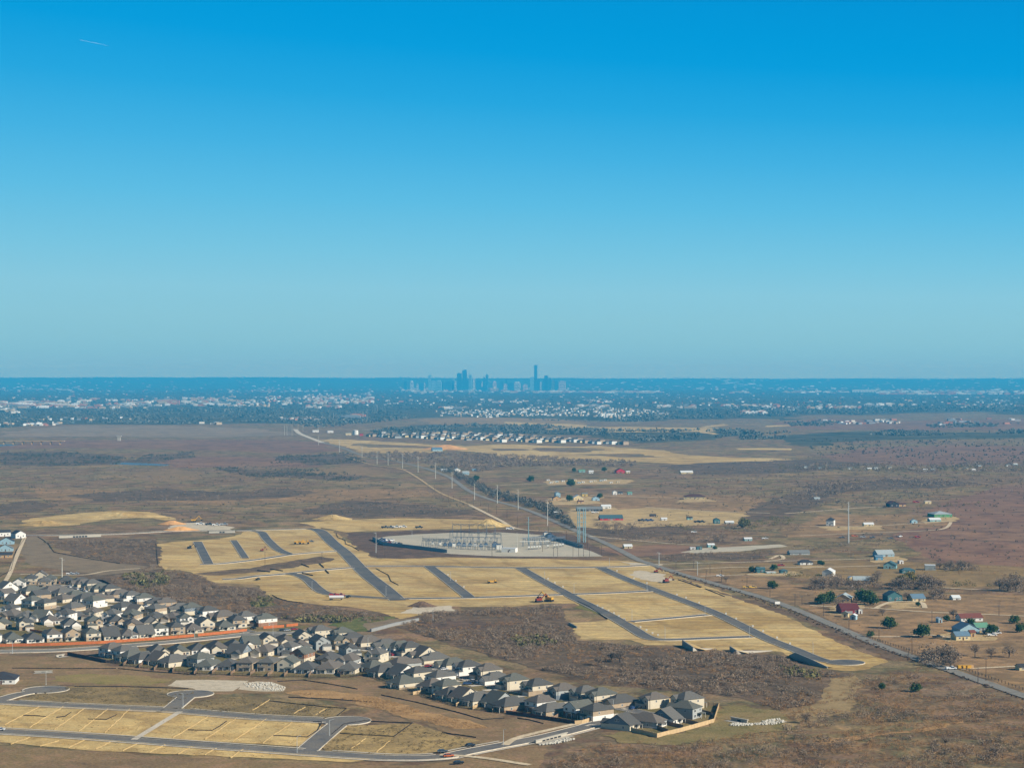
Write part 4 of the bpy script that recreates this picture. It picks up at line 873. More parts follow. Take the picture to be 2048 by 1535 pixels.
bushes('pasture_brush', [[(1540, 985), (1640, 965), (1760, 955), (1980, 962), (1960, 972), (1760, 975), (1660, 992), (1560, 1012)]], 700, (3, 6), (0.6, 0.8), 14, L_GREY, cl=(140, -0.1), power=1, seed=26, leaf=.16)
bushes('shrub_dots', MID, 900, (1.4, 3.4), (0.6, 0.8), 20, L_WOOD, power=1.3, seed=27, leaf=.15)
bushes('shrub_dots', [[(1280, 940), (2060, 925), (2060, 1130), (1900, 1130), (1560, 1020), (1300, 1040)]], 800, (1.4, 3.6), (0.6, 0.8), 20, L_WOOD, power=1.3, seed=28, leaf=.15)
bushes('slope_trees', [[(1590, 930), (1900, 926), (2060, 920), (2060, 944), (1760, 944), (1600, 940)]], 520, (4, 8), (0.6, 0.9), 26, L_GREY, cl=(160, -0.1), power=1, seed=29, leaf=.13)
# woods of the far plain
def woods(name, polys, n, w, K, m=None, cl=None, power=1.0, seed=1, leaf=.33): return bushes(name, polys, n, w, (0.6, 0.9), K, m or L_WOOD, cl=cl, power=power, seed=seed, avoid=False, leaf=leaf)
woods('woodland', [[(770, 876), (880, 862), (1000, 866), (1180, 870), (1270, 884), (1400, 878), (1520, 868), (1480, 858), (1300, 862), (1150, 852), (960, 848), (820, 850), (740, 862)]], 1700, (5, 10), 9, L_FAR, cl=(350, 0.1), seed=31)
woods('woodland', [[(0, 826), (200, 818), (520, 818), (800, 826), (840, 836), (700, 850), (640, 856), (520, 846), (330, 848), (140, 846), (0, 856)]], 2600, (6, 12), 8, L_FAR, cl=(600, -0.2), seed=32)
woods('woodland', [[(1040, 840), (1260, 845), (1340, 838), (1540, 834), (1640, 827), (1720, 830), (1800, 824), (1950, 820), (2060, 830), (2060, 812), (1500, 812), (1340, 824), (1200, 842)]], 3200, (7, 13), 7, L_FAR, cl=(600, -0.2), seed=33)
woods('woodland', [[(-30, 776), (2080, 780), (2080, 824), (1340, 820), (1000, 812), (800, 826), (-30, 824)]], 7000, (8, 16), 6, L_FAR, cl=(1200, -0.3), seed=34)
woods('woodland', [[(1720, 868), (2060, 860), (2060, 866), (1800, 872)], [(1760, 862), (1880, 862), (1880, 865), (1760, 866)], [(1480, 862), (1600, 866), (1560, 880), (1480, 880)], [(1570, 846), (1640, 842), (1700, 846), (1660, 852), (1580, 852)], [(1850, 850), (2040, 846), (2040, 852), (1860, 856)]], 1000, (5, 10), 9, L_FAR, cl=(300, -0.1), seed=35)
woods('roadside_wood', [[(716, 912), (745, 905), (860, 906), (960, 908), (1090, 914), (1180, 920), (1270, 924), (1270, 932), (1150, 932), (1000, 934), (960, 946), (940, 940), (870, 930), (800, 924)]], 1500, (3.5, 7.5), 34, L_GREY, cl=(200, -0.5), seed=36, leaf=.14)
woods('roadside_wood', [[(862, 936), (905, 950), (945, 972), (985, 996), (1030, 1004), (1076, 1020), (1112, 1040), (1150, 1058), (1140, 1044), (1100, 1016), (1050, 1000), (1000, 988), (950, 965), (915, 945), (880, 932)]], 330, (5, 9), 70, leafmat('roadside_trees', [srgb(80, 80, 70), srgb(108, 104, 92), srgb(132, 126, 112), srgb(94, 92, 80)]), seed=37, leaf=.10)
woods('roadside_wood', [[(1180, 1050), (1210, 1044), (1290, 1058), (1230, 1068)], [(1350, 1078), (1450, 1072), (1450, 1084), (1360, 1088)]], 150, (3, 6), 70, L_GREY, seed=38, leaf=.08)

GROVE = [[(1618, 1172), (1640, 1158), (1676, 1156), (1690, 1170), (1680, 1180), (1630, 1182)], [(1786, 1176), (1800, 1160), (1850, 1160), (1886, 1172), (1882, 1182), (1800, 1182)], [(1986, 1182), (1992, 1164), (2060, 1160), (2060, 1186)], [(1690, 1172), (1760, 1168), (1764, 1180), (1696, 1184)], [(1840, 1330), (1850, 1312), (1900, 1308), (1920, 1322), (1890, 1336)], [(1880, 1136), (1950, 1130), (1960, 1142), (1890, 1144)], [(1860, 1190), (1890, 1188), (1894, 1200), (1866, 1204)]]
bushes('grove_brush', GROVE, 330, (4, 8), (0.7, 0.95), 110, L_GREY, power=0.5, seed=51, leaf=.055)
bushes('pasture_brush', [[(1500, 1110), (1830, 1080), (2060, 1130), (2060, 1300), (1860, 1300), (1700, 1250), (1560, 1190), (1330, 1110)]], 500, (0.8, 2.2), (0.5, 0.8), 24, L_BROWN, cl=(120, 0.25), seed=52, leaf=.11)
bushes('hedge_brush', [[(1900, 1168), (2000, 1172), (2000, 1177), (1900, 1174)], [(1700, 1196), (1760, 1196), (1760, 1200), (1700, 1200)], [(1560, 1150), (1640, 1152), (1640, 1155), (1560, 1153)], [(1320, 1046), (1345, 1050), (1400, 1062), (1390, 1064), (1340, 1054)], [(1830, 1012), (1960, 1006), (1960, 1010), (1830, 1016)], [(1480, 1044), (1580, 1030), (1590, 1050), (1500, 1060)], [(1130, 944), (1260, 946), (1260, 950), (1130, 950)], [(1550, 930), (1800, 936), (2060, 930), (2060, 940), (1800, 944), (1560, 938)]], 420, (2.5, 6), (0.6, 0.9), 50, L_OLIVE, power=0.7, seed=53, leaf=.08)
bushes('weed_clumps', [[(35, 1400), (130, 1374), (377, 1380), (400, 1388), (345, 1408), (320, 1414), (100, 1407)], [(360, 1418), (400, 1402), (500, 1394), (560, 1397), (700, 1419), (672, 1432), (600, 1431), (480, 1427)], [(650, 1490), (690, 1452), (830, 1448), (900, 1470), (950, 1480), (900, 1500), (780, 1510), (650, 1503)]], 1100, (0.6, 1.6), (0.4, 0.7), 18, leafmat('weeds', [srgb(96, 86, 62), srgb(122, 108, 76), srgb(146, 126, 88), srgb(104, 98, 66)]), cl=(30, -0.2), seed=61, leaf=.13)
bushes('soil_clods', [[(-20, 1408), (340, 1424), (640, 1450), (600, 1488), (300, 1473), (-20, 1454)], [(0, 1474), (300, 1488), (600, 1510), (700, 1518), (500, 1512), (140, 1496)]], 500, (0.3, 1.1), (0.3, 0.5), 10, leafmat('dark_clods', [srgb(110, 92, 66), srgb(150, 128, 90), srgb(176, 152, 108), srgb(124, 104, 76)]), cl=(24, 0.0), seed=62, leaf=.16)
# single trees: trunk with limbs, and a crown of leaf clumps
def tree_proto(name, green, seed):
    r = empty(name, (0, -5200, 0)); g = random.Random(seed); mb = MB()
    top = 0.42 if green else 0.55
    mb.tube((0, 0, -0.1), (0.02, 0.01, 0.34), 0.045, 0.03, 7); lo = 0.12 if green else 0.0
    tips = []
    for k in range(14 if not green else 6):
        a = k * 2.4 + g.uniform(-.3, .3); el = g.uniform(0.25, 1.25); L = g.uniform(0.25, 0.45)
        p = Vector((0.02, 0.01, g.uniform(0.22, 0.36) - lo)); q = p + Vector((math.cos(a) * math.cos(el), math.sin(a) * math.cos(el), math.sin(el))) * L
        mb.tube(p, q, 0.02, 0.007, 5); tips.append(q)
        for _ in range(2):
            q2 = q + Vector((g.uniform(-1, 1), g.uniform(-1, 1), g.uniform(0.1, 1))).normalized() * 0.16
            mb.tube(q, q2, 0.008, 0.003, 4); tips.append(q2)
    trunk = mb.build('trunk', BARK, r)
    rr = np.random.default_rng(seed); C, R, T = [], [], []
    for q in tips:
        k = 40 if green else 30; sp = 0.17 if green else 0.14
        c = np.array(q)[None] + rr.normal(0, sp * 0.62, (k, 3)) * np.array([1, 1, 0.75]); C.append(c); tb = rr.uniform(0.15, 0.85)
        R.append(rr.uniform(0.025, 0.06, k) if green else rr.uniform(0.010, 0.028, k)); T.append(tb + rr.normal(0, 0.15, k))
    C = np.concatenate(C)
    if green:
        n = 560; e = rr.normal(size=(n, 3)); e /= np.linalg.norm(e, axis=1, keepdims=True); e *= rr.uniform(0.3, 1.0, (n, 1)) ** 0.4
        lump = 0.95 + 0.38 * np.sin(e[:, :1] * 5 + seed) * np.cos(e[:, 1:2] * 4 + seed * 2)
        e2 = e * np.array([0.42, 0.42, 0.40]) * lump + np.array([0, 0, 0.48]); C = np.concatenate([C, e2])
        R.append(rr.uniform(0.03, 0.07, n)); T.append(0.45 + 0.25 * np.sin(e[:, 0] * 6 + e[:, 2] * 5) + rr.normal(0, 0.15, n))
    if green: C[:, 2] = np.maximum(C[:, 2], 0.05)
    crown = quads_mesh('crown', C, np.concatenate(R), np.concatenate(T), L_GREEN if green else L_GREY); crown.parent = r
    return r, [(trunk, []), (crown, [])]
TP = {}
def tree(px, py, size, green, label, group=None, m=None):
    key = (green, int(px * 7 + py) % 3)
    if key not in TP: TP[key] = [tree_proto('evergreen_tree' if green else 'bare_tree', green, 40 + key[1] + 10 * green), False]
    e = TP[key]; root, kids = e[0]
    if e[1]: root, kids = copy_tree(root, kids)
    e[1] = True
    x, y = P(px, py); root.location = (x, y, 0); s = size
    root.scale = (s * RNG.uniform(0.95, 1.2), s * RNG.uniform(0.95, 1.2), s); root.rotation_euler = (0, 0, RNG.uniform(0, 6.28))
    if m: setmat(kids[1][0], 0, m)
    tag(root, label, 'tree', group); return root

EV = [(1544, 1177, 7.5, 'round dark green tree by a pole across the county road'), (1779, 1256, 9, 'round green tree alone in the brown field below the red barn'), (1846, 1274, 9.5, 'tall green tree beside the pale driveway'), (1741, 1273, 4.5, 'small round bush where the driveway meets the county road'),
      (1645, 1208, 9, 'green tree left of the white gabled metal-roofed house'), (1660, 1206, 10, 'green tree between the road pole and the white gabled house'), (1725, 1204, 11, 'large green tree behind the red barn'), (1740, 1209, 9.5, 'dark green tree right of the red barn'), (1736, 1200, 9, 'green tree just uphill of the red barn'),
      (1832, 1383, 5.5, 'small green juniper alone in the brush below the county road'), (1764, 1378, 4, 'tiny green juniper alone near the cul-de-sac'), (2029, 1246, 6.5, 'dark green tree at the right edge by the brown-roofed house'), (1984, 1268, 7.5, 'dark green tree beside the light blue house'), (1941, 1254, 7, 'dark tree behind the light blue house'), (2040, 1264, 7, 'green tree at the right edge below the long track'),
      (1894, 1242, 5, 'low green bush beside the tiny white shed'), (1503, 1144, 6, 'green tree left of the dark teal cottage'), (1515, 1143, 5.5, 'small green tree touching the dark teal cottage'), (1548, 1140, 6, 'green tree between the teal cottages'), (1836, 1212, 4, 'low bush in the driveway loop of the blue-roofed house'),
      (1148, 944, 9, 'dark tree at the left of the red house'), (1208, 942, 9, 'dark green tree nearest the red house'), (1062, 963, 11, 'dark round tree alone in the pasture near the pole line'), (1142, 972, 13, 'large dark tree in front of the white yard cluster'), (1138, 1002, 10, 'dark green tree between the gabled white houses'), (952, 962, 11, 'dark green tree where the road trees thin out'), (1200, 996, 8, 'green tree right of the pale shed'), (1430, 1098, 4, 'small bush near the gravel strip'),
      (1640, 1129, 5, 'small green tree behind the dark-roofed ranch house'), (1646, 1130, 4, 'low green bush beside the dark-roofed ranch house'), (1488, 1056, 13, 'olive green spreading tree by the gravel works'), (1820, 1168, 12, 'yellow-green tree between two grey bare trees'), (1806, 1170, 10, 'yellow-green tree right of the bare grove')]
for (x, y, s, lb) in EV: tree(x, y, s, True, lb, 'green trees on the farm plots', L_YELL if 'yellow' in lb else (L_OLIVE if 'olive' in lb else None))
BT = [(1630, 1176, 10, 'bare grey tree at the left of the grove by the tan house'), (1646, 1178, 11, 'large bare tree in the grove left of the tan house'), (1662, 1176, 10, 'bare tree standing in the middle of the grove'), (1674, 1174, 9, 'bare tree at the right end of the grove'), (1700, 1178, 9, 'bare tree in front of the tan house'), (1716, 1178, 9, 'bare tree before the tan house porch'),
      (1746, 1170, 10, 'bare tree right of the tan house'), (1755, 1160, 9, 'bare tree on the olive pasture uphill of the tan house'), (1798, 1178, 12, 'bare grey tree above the blue house'), (1812, 1178, 11, 'bare tree beside the yellow-green tree'), (1850, 1178, 13, 'big bare tree hiding a pale house'), (1864, 1178, 12, 'bare tree at the end of the pale track'), (1878, 1176, 9, 'bare tree beside the pale track'), (1790, 1194, 9, 'bare tree just behind the blue house'),
      (1868, 1198, 9, 'bare tree right of the blue-roofed house'), (1880, 1196, 9, 'bare tree between the blue-roofed house and white shed'), (1815, 1200, 8, 'bare tree left of the blue-roofed house'), (1676, 1218, 9, 'bare tree in front of the white gabled house'), (1765, 1231, 6, 'small bare tree standing in the lane'), (1906, 1236, 7, 'bare tree left of the brown-roofed long house'),
      (1855, 1318, 7, 'bare tree at the left of the roadside orchard'), (1868, 1322, 8, 'bare tree beside the county road fence'), (1882, 1320, 9, 'large bare tree in the roadside orchard'), (1896, 1316, 9, 'bare tree with wide crown in the orchard'), (1908, 1322, 8, 'bare tree near the yellow-orange crates'), (1950, 1312, 8, 'bare tree with a long shadow on the field'), (1982, 1316, 7.5, 'bare tree alone on the brown field'), (2018, 1314, 8, 'bare tree toward the right edge of the field'), (1900, 1334, 7, 'bare tree beside the county road'),
      (1452, 1164, 7, 'bare tree by the white pickup'), (2000, 1180, 11, 'bare tree in the far right thicket'), (2016, 1182, 12, 'bare tree in the middle of the far right thicket'), (2032, 1182, 11, 'bare tree at the right end of the thicket'), (1924, 1140, 10, 'bare tree with a pale trunk on the olive pasture'), (1900, 1138, 9, 'bare tree right of the light grey shed'), (1940, 1138, 8, 'bare tree beside the pale trunk tree'), (1880, 1138, 8, 'bare tree beside the light grey shed'),
      (1240, 1324, 9, 'largest bare tree in the brush above the lower street'), (1222, 1322, 7, 'bare tree left of the largest one in the brush'), (1196, 1330, 7, 'bare tree at the left of the brush thicket'), (1324, 1338, 6, 'bare tree in the brush uphill of the garages'), (1396, 1400, 7, 'bare tree behind the fenced close'), (1612, 1446, 6, 'bare tree below the pale grass track'), (1890, 1490, 5, 'bare shrub tree low in the brush'), (1990, 1512, 5, 'bare shrub tree near the bottom right corner')]
for (x, y, s, lb) in BT: tree(x, y, s, False, lb, 'bare winter trees')

# ------------------------------------------------------------------ fences
WOODF = {'orange': mat('orange_stained_cedar', srgb(200, 114, 62), var=0.12, scale=0.6), 'brown': mat('weathered_cedar', srgb(150, 124, 100), var=0.18, scale=0.6), 'dark': mat('dark_stained_cedar', srgb(98, 66, 60), var=0.15, scale=0.6), 'pale': mat('pale_cedar', srgb(206, 176, 132), var=0.12, scale=0.6)}
M_IRON = mat('black_iron', srgb(40, 42, 44), var=0.1)
M_SILT = mat('silt_cloth', srgb(58, 50, 46), var=0.15, rough=0.95)
def fence(name, px_lines, h, m, label, cat='fence', thick=0.1, jit=0.05, name_part=None):
    mb = MB()
    for line in px_lines:
        w = [P(*q) for q in line]
        for a, b in zip(w, w[1:]):
            L = math.hypot(b[0] - a[0], b[1] - a[1]); n = max(1, int(L / 2.4)); rz = math.atan2(b[1] - a[1], b[0] - a[0])
            for i in range(n):
                t = (i + 0.5) / n; s = L / n / 2
                hh = h + RNG.uniform(-jit, jit)
                c = (a[0] + (b[0] - a[0]) * t, a[1] + (b[1] - a[1]) * t)
                mb.box(-s * 0.985, s * 0.985, -thick / 2, thick / 2, 0.02, hh, 0, rz, c)
                mb.box(-s - 0.06, -s + 0.06, -thick / 2 - 0.05, thick / 2 + 0.05, 0.0, hh + 0.12, 0, rz, c)
    o = mb.build(name, m); return tag(o, label, cat)
fence('wood_fence', [[(-12, 1293), (100, 1291), (200, 1287), (300, 1280), (388, 1273)]], 1.9, WOODF['orange'], 'long orange wood fence along the avenue, longest section')
fence('wood_fence', [[(396, 1272), (440, 1268), (494, 1262)]], 1.9, WOODF['orange'], 'shorter orange wood fence ending at the street corner')
fence('wood_fence', [[(527, 1257), (568, 1254)], [(573, 1253), (596, 1251)]], 1.9, WOODF['orange'], 'orange wood fence beside the last white and brick house')
fence('wood_fence', [[(60, 1262), (95, 1268), (97, 1272)]], 1.8, WOODF['orange'], 'small orange fence between back gardens behind the row, first from left')
fence('wood_fence', [[(120, 1266), (133, 1266)]], 1.8, WOODF['orange'], 'small orange fence between back gardens behind the row, second from left')
fence('wood_fence', [[(40, 1190), (72, 1200), (86, 1196)]], 1.8, WOODF['orange'], 'brown-orange garden fence by the large grey roofs, first from left')
fence('wood_fence', [[(62, 1195), (82, 1205)]], 1.8, WOODF['orange'], 'brown-orange garden fence by the large grey roofs, second from left')
fence('wood_fence', [[(190, 1162), (206, 1163), (233, 1176)]], 1.8, WOODF['dark'], 'reddish brown fence at the brush corner of the estate')
fence('wood_fence', [[(135, 1309.5), (170, 1316), (212, 1325)]], 2.0, WOODF['dark'], 'dark reddish fence beside the avenue at the short row')
fence('wood_fence', [[(212, 1325), (240, 1327)]], 1.8, WOODF['brown'], 'weathered garden fence of the short row, first from left')
fence('wood_fence', [[(258, 1322), (246, 1331)]], 1.8, WOODF['brown'], 'weathered garden fence of the short row, second from left')
fence('wood_fence', [[(290, 1325), (278, 1335)]], 1.8, WOODF['brown'], 'weathered garden fence of the short row, third from left')
fence('wood_fence', [[(318, 1331), (308, 1340)]], 1.8, WOODF['brown'], 'weathered garden fence of the short row, fourth from left')
fence('wood_fence', [[(350, 1335), (345, 1344)]], 1.8, WOODF['brown'], 'weathered garden fence of the short row, fifth from left')
fence('wood_fence', [[(395, 1340), (388, 1348)]], 1.8, WOODF['brown'], 'weathered garden fence of the short row, sixth from left')
fence('wood_fence', [[(434, 1338), (424, 1347)]], 1.8, WOODF['brown'], 'weathered garden divider behind the iron fence row, first from left')
fence('wood_fence', [[(470, 1343), (461, 1350)]], 1.8, WOODF['brown'], 'weathered garden divider behind the iron fence row, second from left')
fence('wood_fence', [[(510, 1343), (500, 1350)]], 1.8, WOODF['brown'], 'weathered garden divider behind the iron fence row, third from left')
fence('wood_fence', [[(545, 1345), (535, 1352)]], 1.8, WOODF['brown'], 'weathered garden divider behind the iron fence row, fourth from left')
fence('wood_fence', [[(575, 1346), (568, 1353)]], 1.8, WOODF['brown'], 'weathered garden divider behind the iron fence row, fifth from left')
fence('wood_fence', [[(624, 1344), (617, 1354)]], 1.8, WOODF['brown'], 'weathered garden divider behind the iron fence row, sixth from left')
fence('wood_fence', [[(668, 1340), (681, 1353)]], 1.8, WOODF['brown'], 'weathered garden divider behind the iron fence row, seventh from left')
fence('wood_fence', [[(620, 1307), (648, 1318), (657, 1308)], [(652, 1307), (634, 1305)]], 1.8, WOODF['brown'], 'weathered fence round the small bare garden')
fence('wood_fence', [[(1012, 1427), (1050, 1432), (1149, 1447)]], 1.9, WOODF['dark'], 'dark wood fence behind the near row beside the ditch')
fence('wood_fence', [[(1150, 1448), (1163, 1447), (1192, 1438)]], 1.9, WOODF['pale'], 'pale wood fence at the street corner of the near row')
fence('wood_fence', [[(790, 1366), (800, 1361)]], 1.8, WOODF['pale'], 'pale garden fence of the row nearest the ditch, first from left')
fence('wood_fence', [[(826, 1389), (862, 1382)]], 1.8, WOODF['pale'], 'pale garden fence of the row nearest the ditch, second from left')
fence('wood_fence', [[(862, 1396), (878, 1388)]], 1.8, WOODF['pale'], 'pale garden fence of the row nearest the ditch, third from left')
fence('wood_fence', [[(912, 1412), (926, 1405)]], 1.8, WOODF['pale'], 'pale garden fence of the row nearest the ditch, fourth from left')
fence('wood_fence', [[(945, 1418), (970, 1408)]], 1.8, WOODF['pale'], 'pale garden fence of the row nearest the ditch, fifth from left')
fence('wood_fence', [[(985, 1424), (995, 1416)]], 1.8, WOODF['pale'], 'pale garden fence of the row nearest the ditch, sixth from left')
fence('wood_fence', [[(1104, 1440), (1122, 1430), (1128, 1428)]], 1.8, WOODF['brown'], 'short weathered garden fence behind the brown-based house')
fence('wood_fence', [[(1314, 1474), (1360, 1463), (1400, 1452), (1428, 1444), (1438, 1412), (1398, 1410), (1346, 1403), (1321, 1405)], [(1262, 1462), (1314, 1474)]], 2.0, WOODF['pale'], 'pale wood fence enclosing the close at the estate end')
fence('wood_fence', [[(1310, 1455), (1337, 1465)]], 1.8, WOODF['brown'], 'inner garden divider inside the pale fenced close, first from left')
fence('wood_fence', [[(1336, 1449), (1367, 1456)]], 1.8, WOODF['brown'], 'inner garden divider inside the pale fenced close, second from left')
fence('wood_fence', [[(1357, 1441), (1397, 1450)]], 1.8, WOODF['brown'], 'inner garden divider inside the pale fenced close, third from left')
fence('wood_fence', [[(1400, 1424), (1424, 1430)]], 1.8, WOODF['brown'], 'inner garden divider inside the pale fenced close, fourth from left')
# iron fence: posts, rails and pickets
mb = MB()
w = [P(*q) for q in [(240, 1330), (300, 1337), (395, 1347), (520, 1353), (640, 1355), (700, 1354), (735, 1347), (760, 1360), (790, 1370), (830, 1386), (870, 1400), (920, 1415), (1000, 1426), (1012, 1427)]]
for a, b in zip(w, w[1:]):
    L = math.hypot(b[0] - a[0], b[1] - a[1]); rz = math.atan2(b[1] - a[1], b[0] - a[0]); n = max(1, int(L / 0.55))
    c = ((a[0] + b[0]) / 2, (a[1] + b[1]) / 2)
    for zz in (0.5, 1.55): mb.box(-L / 2, L / 2, -.03, .03, zz, zz + .07, 0, rz, c)
    for i in range(n):
        t = i / n; q = 0.07 if i % 5 == 0 else 0.035
        mb.box(-q, q, -q, q, 0, 1.7 if i % 5 == 0 else 1.6, 0, rz, (a[0] + (b[0] - a[0]) * t, a[1] + (b[1] - a[1]) * t))
tag(mb.build('iron_fence', M_IRON), 'long black iron fence curving behind the estate gardens', 'fence')

mb = MB()
w = [P(*q) for q in [(1740, 1276), (1830, 1305), (1920, 1336), (1990, 1360), (2060, 1384)]]
for a, b in zip(w, w[1:]):
    L = math.hypot(b[0] - a[0], b[1] - a[1]); rz = math.atan2(b[1] - a[1], b[0] - a[0]); n = int(L / 4); c = ((a[0] + b[0]) / 2, (a[1] + b[1]) / 2)
    for zz in (0.6, 1.0, 1.35): mb.box(-L / 2, L / 2, -.02, .02, zz, zz + .04, 0, rz, c)
    for i in range(n): mb.box(-.11, .11, -.11, .11, 0, 1.6, 0, rz, (a[0] + (b[0] - a[0]) * i / n, a[1] + (b[1] - a[1]) * i / n))
tag(mb.build('wire_fence', M_IRON), 'wire field fence on dark posts along the county road', 'fence')
SILT = [('in the first empty lot', [(47, 1431), (68, 1431.5), (92, 1433)]), ('with a bent end in the second empty lot', [(113, 1435), (130, 1433), (143, 1424)]), ('left of the footpath', [(176, 1438), (213, 1439), (234, 1429)]), ('right of the footpath', [(376, 1460), (424, 1461), (440, 1452), (454, 1442)]),
        ('along the mown strip below the avenue', [(24, 1336), (130, 1337), (232, 1337)]), ('running below the short row gardens', [(236, 1337), (300, 1343), (392, 1349)]), ('between the green swale and weedy lots', [(149, 1373), (250, 1373), (377, 1377)]),
        ('looping round the lot by the corner', [(547, 1471), (615, 1474), (636, 1460), (644, 1444), (585, 1441)]), ('looping round the weedy corner lot', [(680, 1467), (788, 1473), (825, 1446), (728, 1442), (688, 1448), (663, 1469)]), ('beside the rubble apron', [(555, 1363), (607, 1360), (660, 1368), (715, 1378)]),
        ('edging the upper weedy lots', [(539, 1402), (652, 1414), (693, 1417), (674, 1432)]), ('above the straw grass', [(577, 1394), (660, 1398), (744, 1404)]), ('along the long ditch behind the near row', [(763, 1390), (831, 1404), (917, 1425), (966, 1439), (1009, 1436)]), ('in the open field by the lower street', [(885, 1465), (952, 1475)]), ('near the street corner of the dark wood fence', [(1035, 1436), (1060, 1440), (1087, 1447)]),
        ('dark and thick on the curved bank', [(544, 1190), (556, 1196), (571, 1201), (607, 1206)]), ('snaking beside the boulevard at the top', [(672, 1066), (676, 1075), (690, 1080), (692, 1088), (705, 1093), (718, 1101)]), ('snaking beside the lower boulevard', [(752, 1137), (777, 1150), (782, 1162), (797, 1170)]), ('upper of two beside the county road', [(1356, 1159), (1378, 1166), (1402, 1175)]), ('lower of two beside the county road', [(1410, 1177), (1450, 1193)]),
        ('edging the bare grey slope', [(75, 1073), (95, 1085), (108, 1104), (160, 1114), (240, 1127)]), ('up the far side of the estate', [(0, 1152), (22, 1140), (32, 1102), (54, 1070)]), ('at the edge of the pale terrace', [(1155, 1202), (1180, 1214), (1215, 1238)]), ('at the left edge of the dirt lots', [(312, 1088), (316, 1132)])]
for lb, pts in SILT: fence('silt_fence', [pts], 0.6, M_SILT, 'black silt fence ' + lb, 'silt fence', 0.06, 0.08)
for lb, pts in (('lowest tan strip', [(602, 1128), (618, 1134)]), ('upper strip beside the boulevard', [(639, 1127), (648, 1135)]), ('lower strip beside the boulevard', [(651, 1140), (658, 1147)]), ('bank beside the curved street', [(604, 1146), (626, 1151)]), ('left part of the dark strip', [(514, 1141), (540, 1144)]), ('middle part of the dark strip', [(540, 1138), (566, 1142)])):
    fence('silt_fence', [pts], 0.9, M_SILT, 'short black silt fence on the ' + lb, 'silt fence', 0.1, 0.08)

# ------------------------------------------------------------------ lamps and poles
M_STEEL = mat('galvanised_steel', srgb(196, 200, 198), rough=0.6, var=0.05); M_LAMP = mat('lamp_head_grey', srgb(150, 152, 150), var=0.05)
M_POLEW = mat('utility_pole_wood', srgb(92, 74, 62), var=0.15, scale=1); M_BLUE = mat('blue_grey_steel', srgb(140, 172, 178), rough=0.5, var=0.06); M_CONCP = mat('pale_steel_pole', srgb(206, 202, 188), var=0.05)
def lamp_proto():
    r = empty('street_lamp', (0, -5300, 0)); p = MB().tube((0, 0, 0), (0, 0, 7.4), 0.13, 0.08, 8).tube((0, 0, 0), (0, 0, 0.5), 0.22, 0.2, 8).build('pole', M_STEEL, r)
    a = MB().tube((0, 0, 7.3), (1.5, 0, 7.7), 0.06, 0.05, 6).build('arm', M_STEEL, r); hd = MB().box(1.2, 2.1, -.16, .16, 7.62, 7.8).build('lamp_head', M_LAMP, r)
    return r, [(p, []), (a, []), (hd, [])]
LAMPS = [((25, 1306), 'beside the avenue, below the orange fence'), ((92, 1369), 'by the bulb of the lower left street'), ((366, 1415), 'at the junction above the footpath'), ((389, 1278), 'by the gap in the orange fence'), ((546, 1270), 'at the avenue corner by the white and brick house'), ((659, 1471), 'beside the short cross street at the bottom'), ((594, 1505), 'at the bottom street by the corner lot'), ((1007, 1490), 'beside the rising street at the bottom'), ((1227, 1428), 'at the entrance of the fenced close'),
         ((624, 1181), 'on the curved dirt-lot street'), ((772, 1191), 'at the foot of the boulevard'), ((901, 1161), 'halfway down the first slanting street'), ((1089, 1160), 'halfway down the second slanting street'), ((1148, 1185), 'above the crossing of the second slanting street'), ((1294, 1182), 'at the crossing of the third slanting street'), ((1264, 1240), 'at the left end of the short link street'), ((1410, 1232), 'at the right end of the short link street'), ((1330, 1276), 'on the lowest street of the dirt lots, left end'), ((1499, 1274), 'on the lowest street of the dirt lots, right end'), ((1626, 1309), 'above the cul-de-sac with the dark wall'), ((1219, 1131), 'at the top of the third slanting street'),
         ((866, 1240), 'in the open brush by the culvert'), ((264, 1278), 'in the gardens behind the orange fence'), ((736, 1297), 'on the lower street by the cream garages'), ((780, 1317), 'on the lower street beside parked cars')]
lp = lamp_proto(); first = True
for (q, lb) in LAMPS:
    r, k = lp if first else copy_tree(*lp); first = False
    r.location = P(*q) + (0,); r.rotation_euler = (0, 0, RNG.uniform(0, 6.28)); tag(r, 'pale steel street lamp ' + lb, 'street lamp', 'street lamps of the estates')

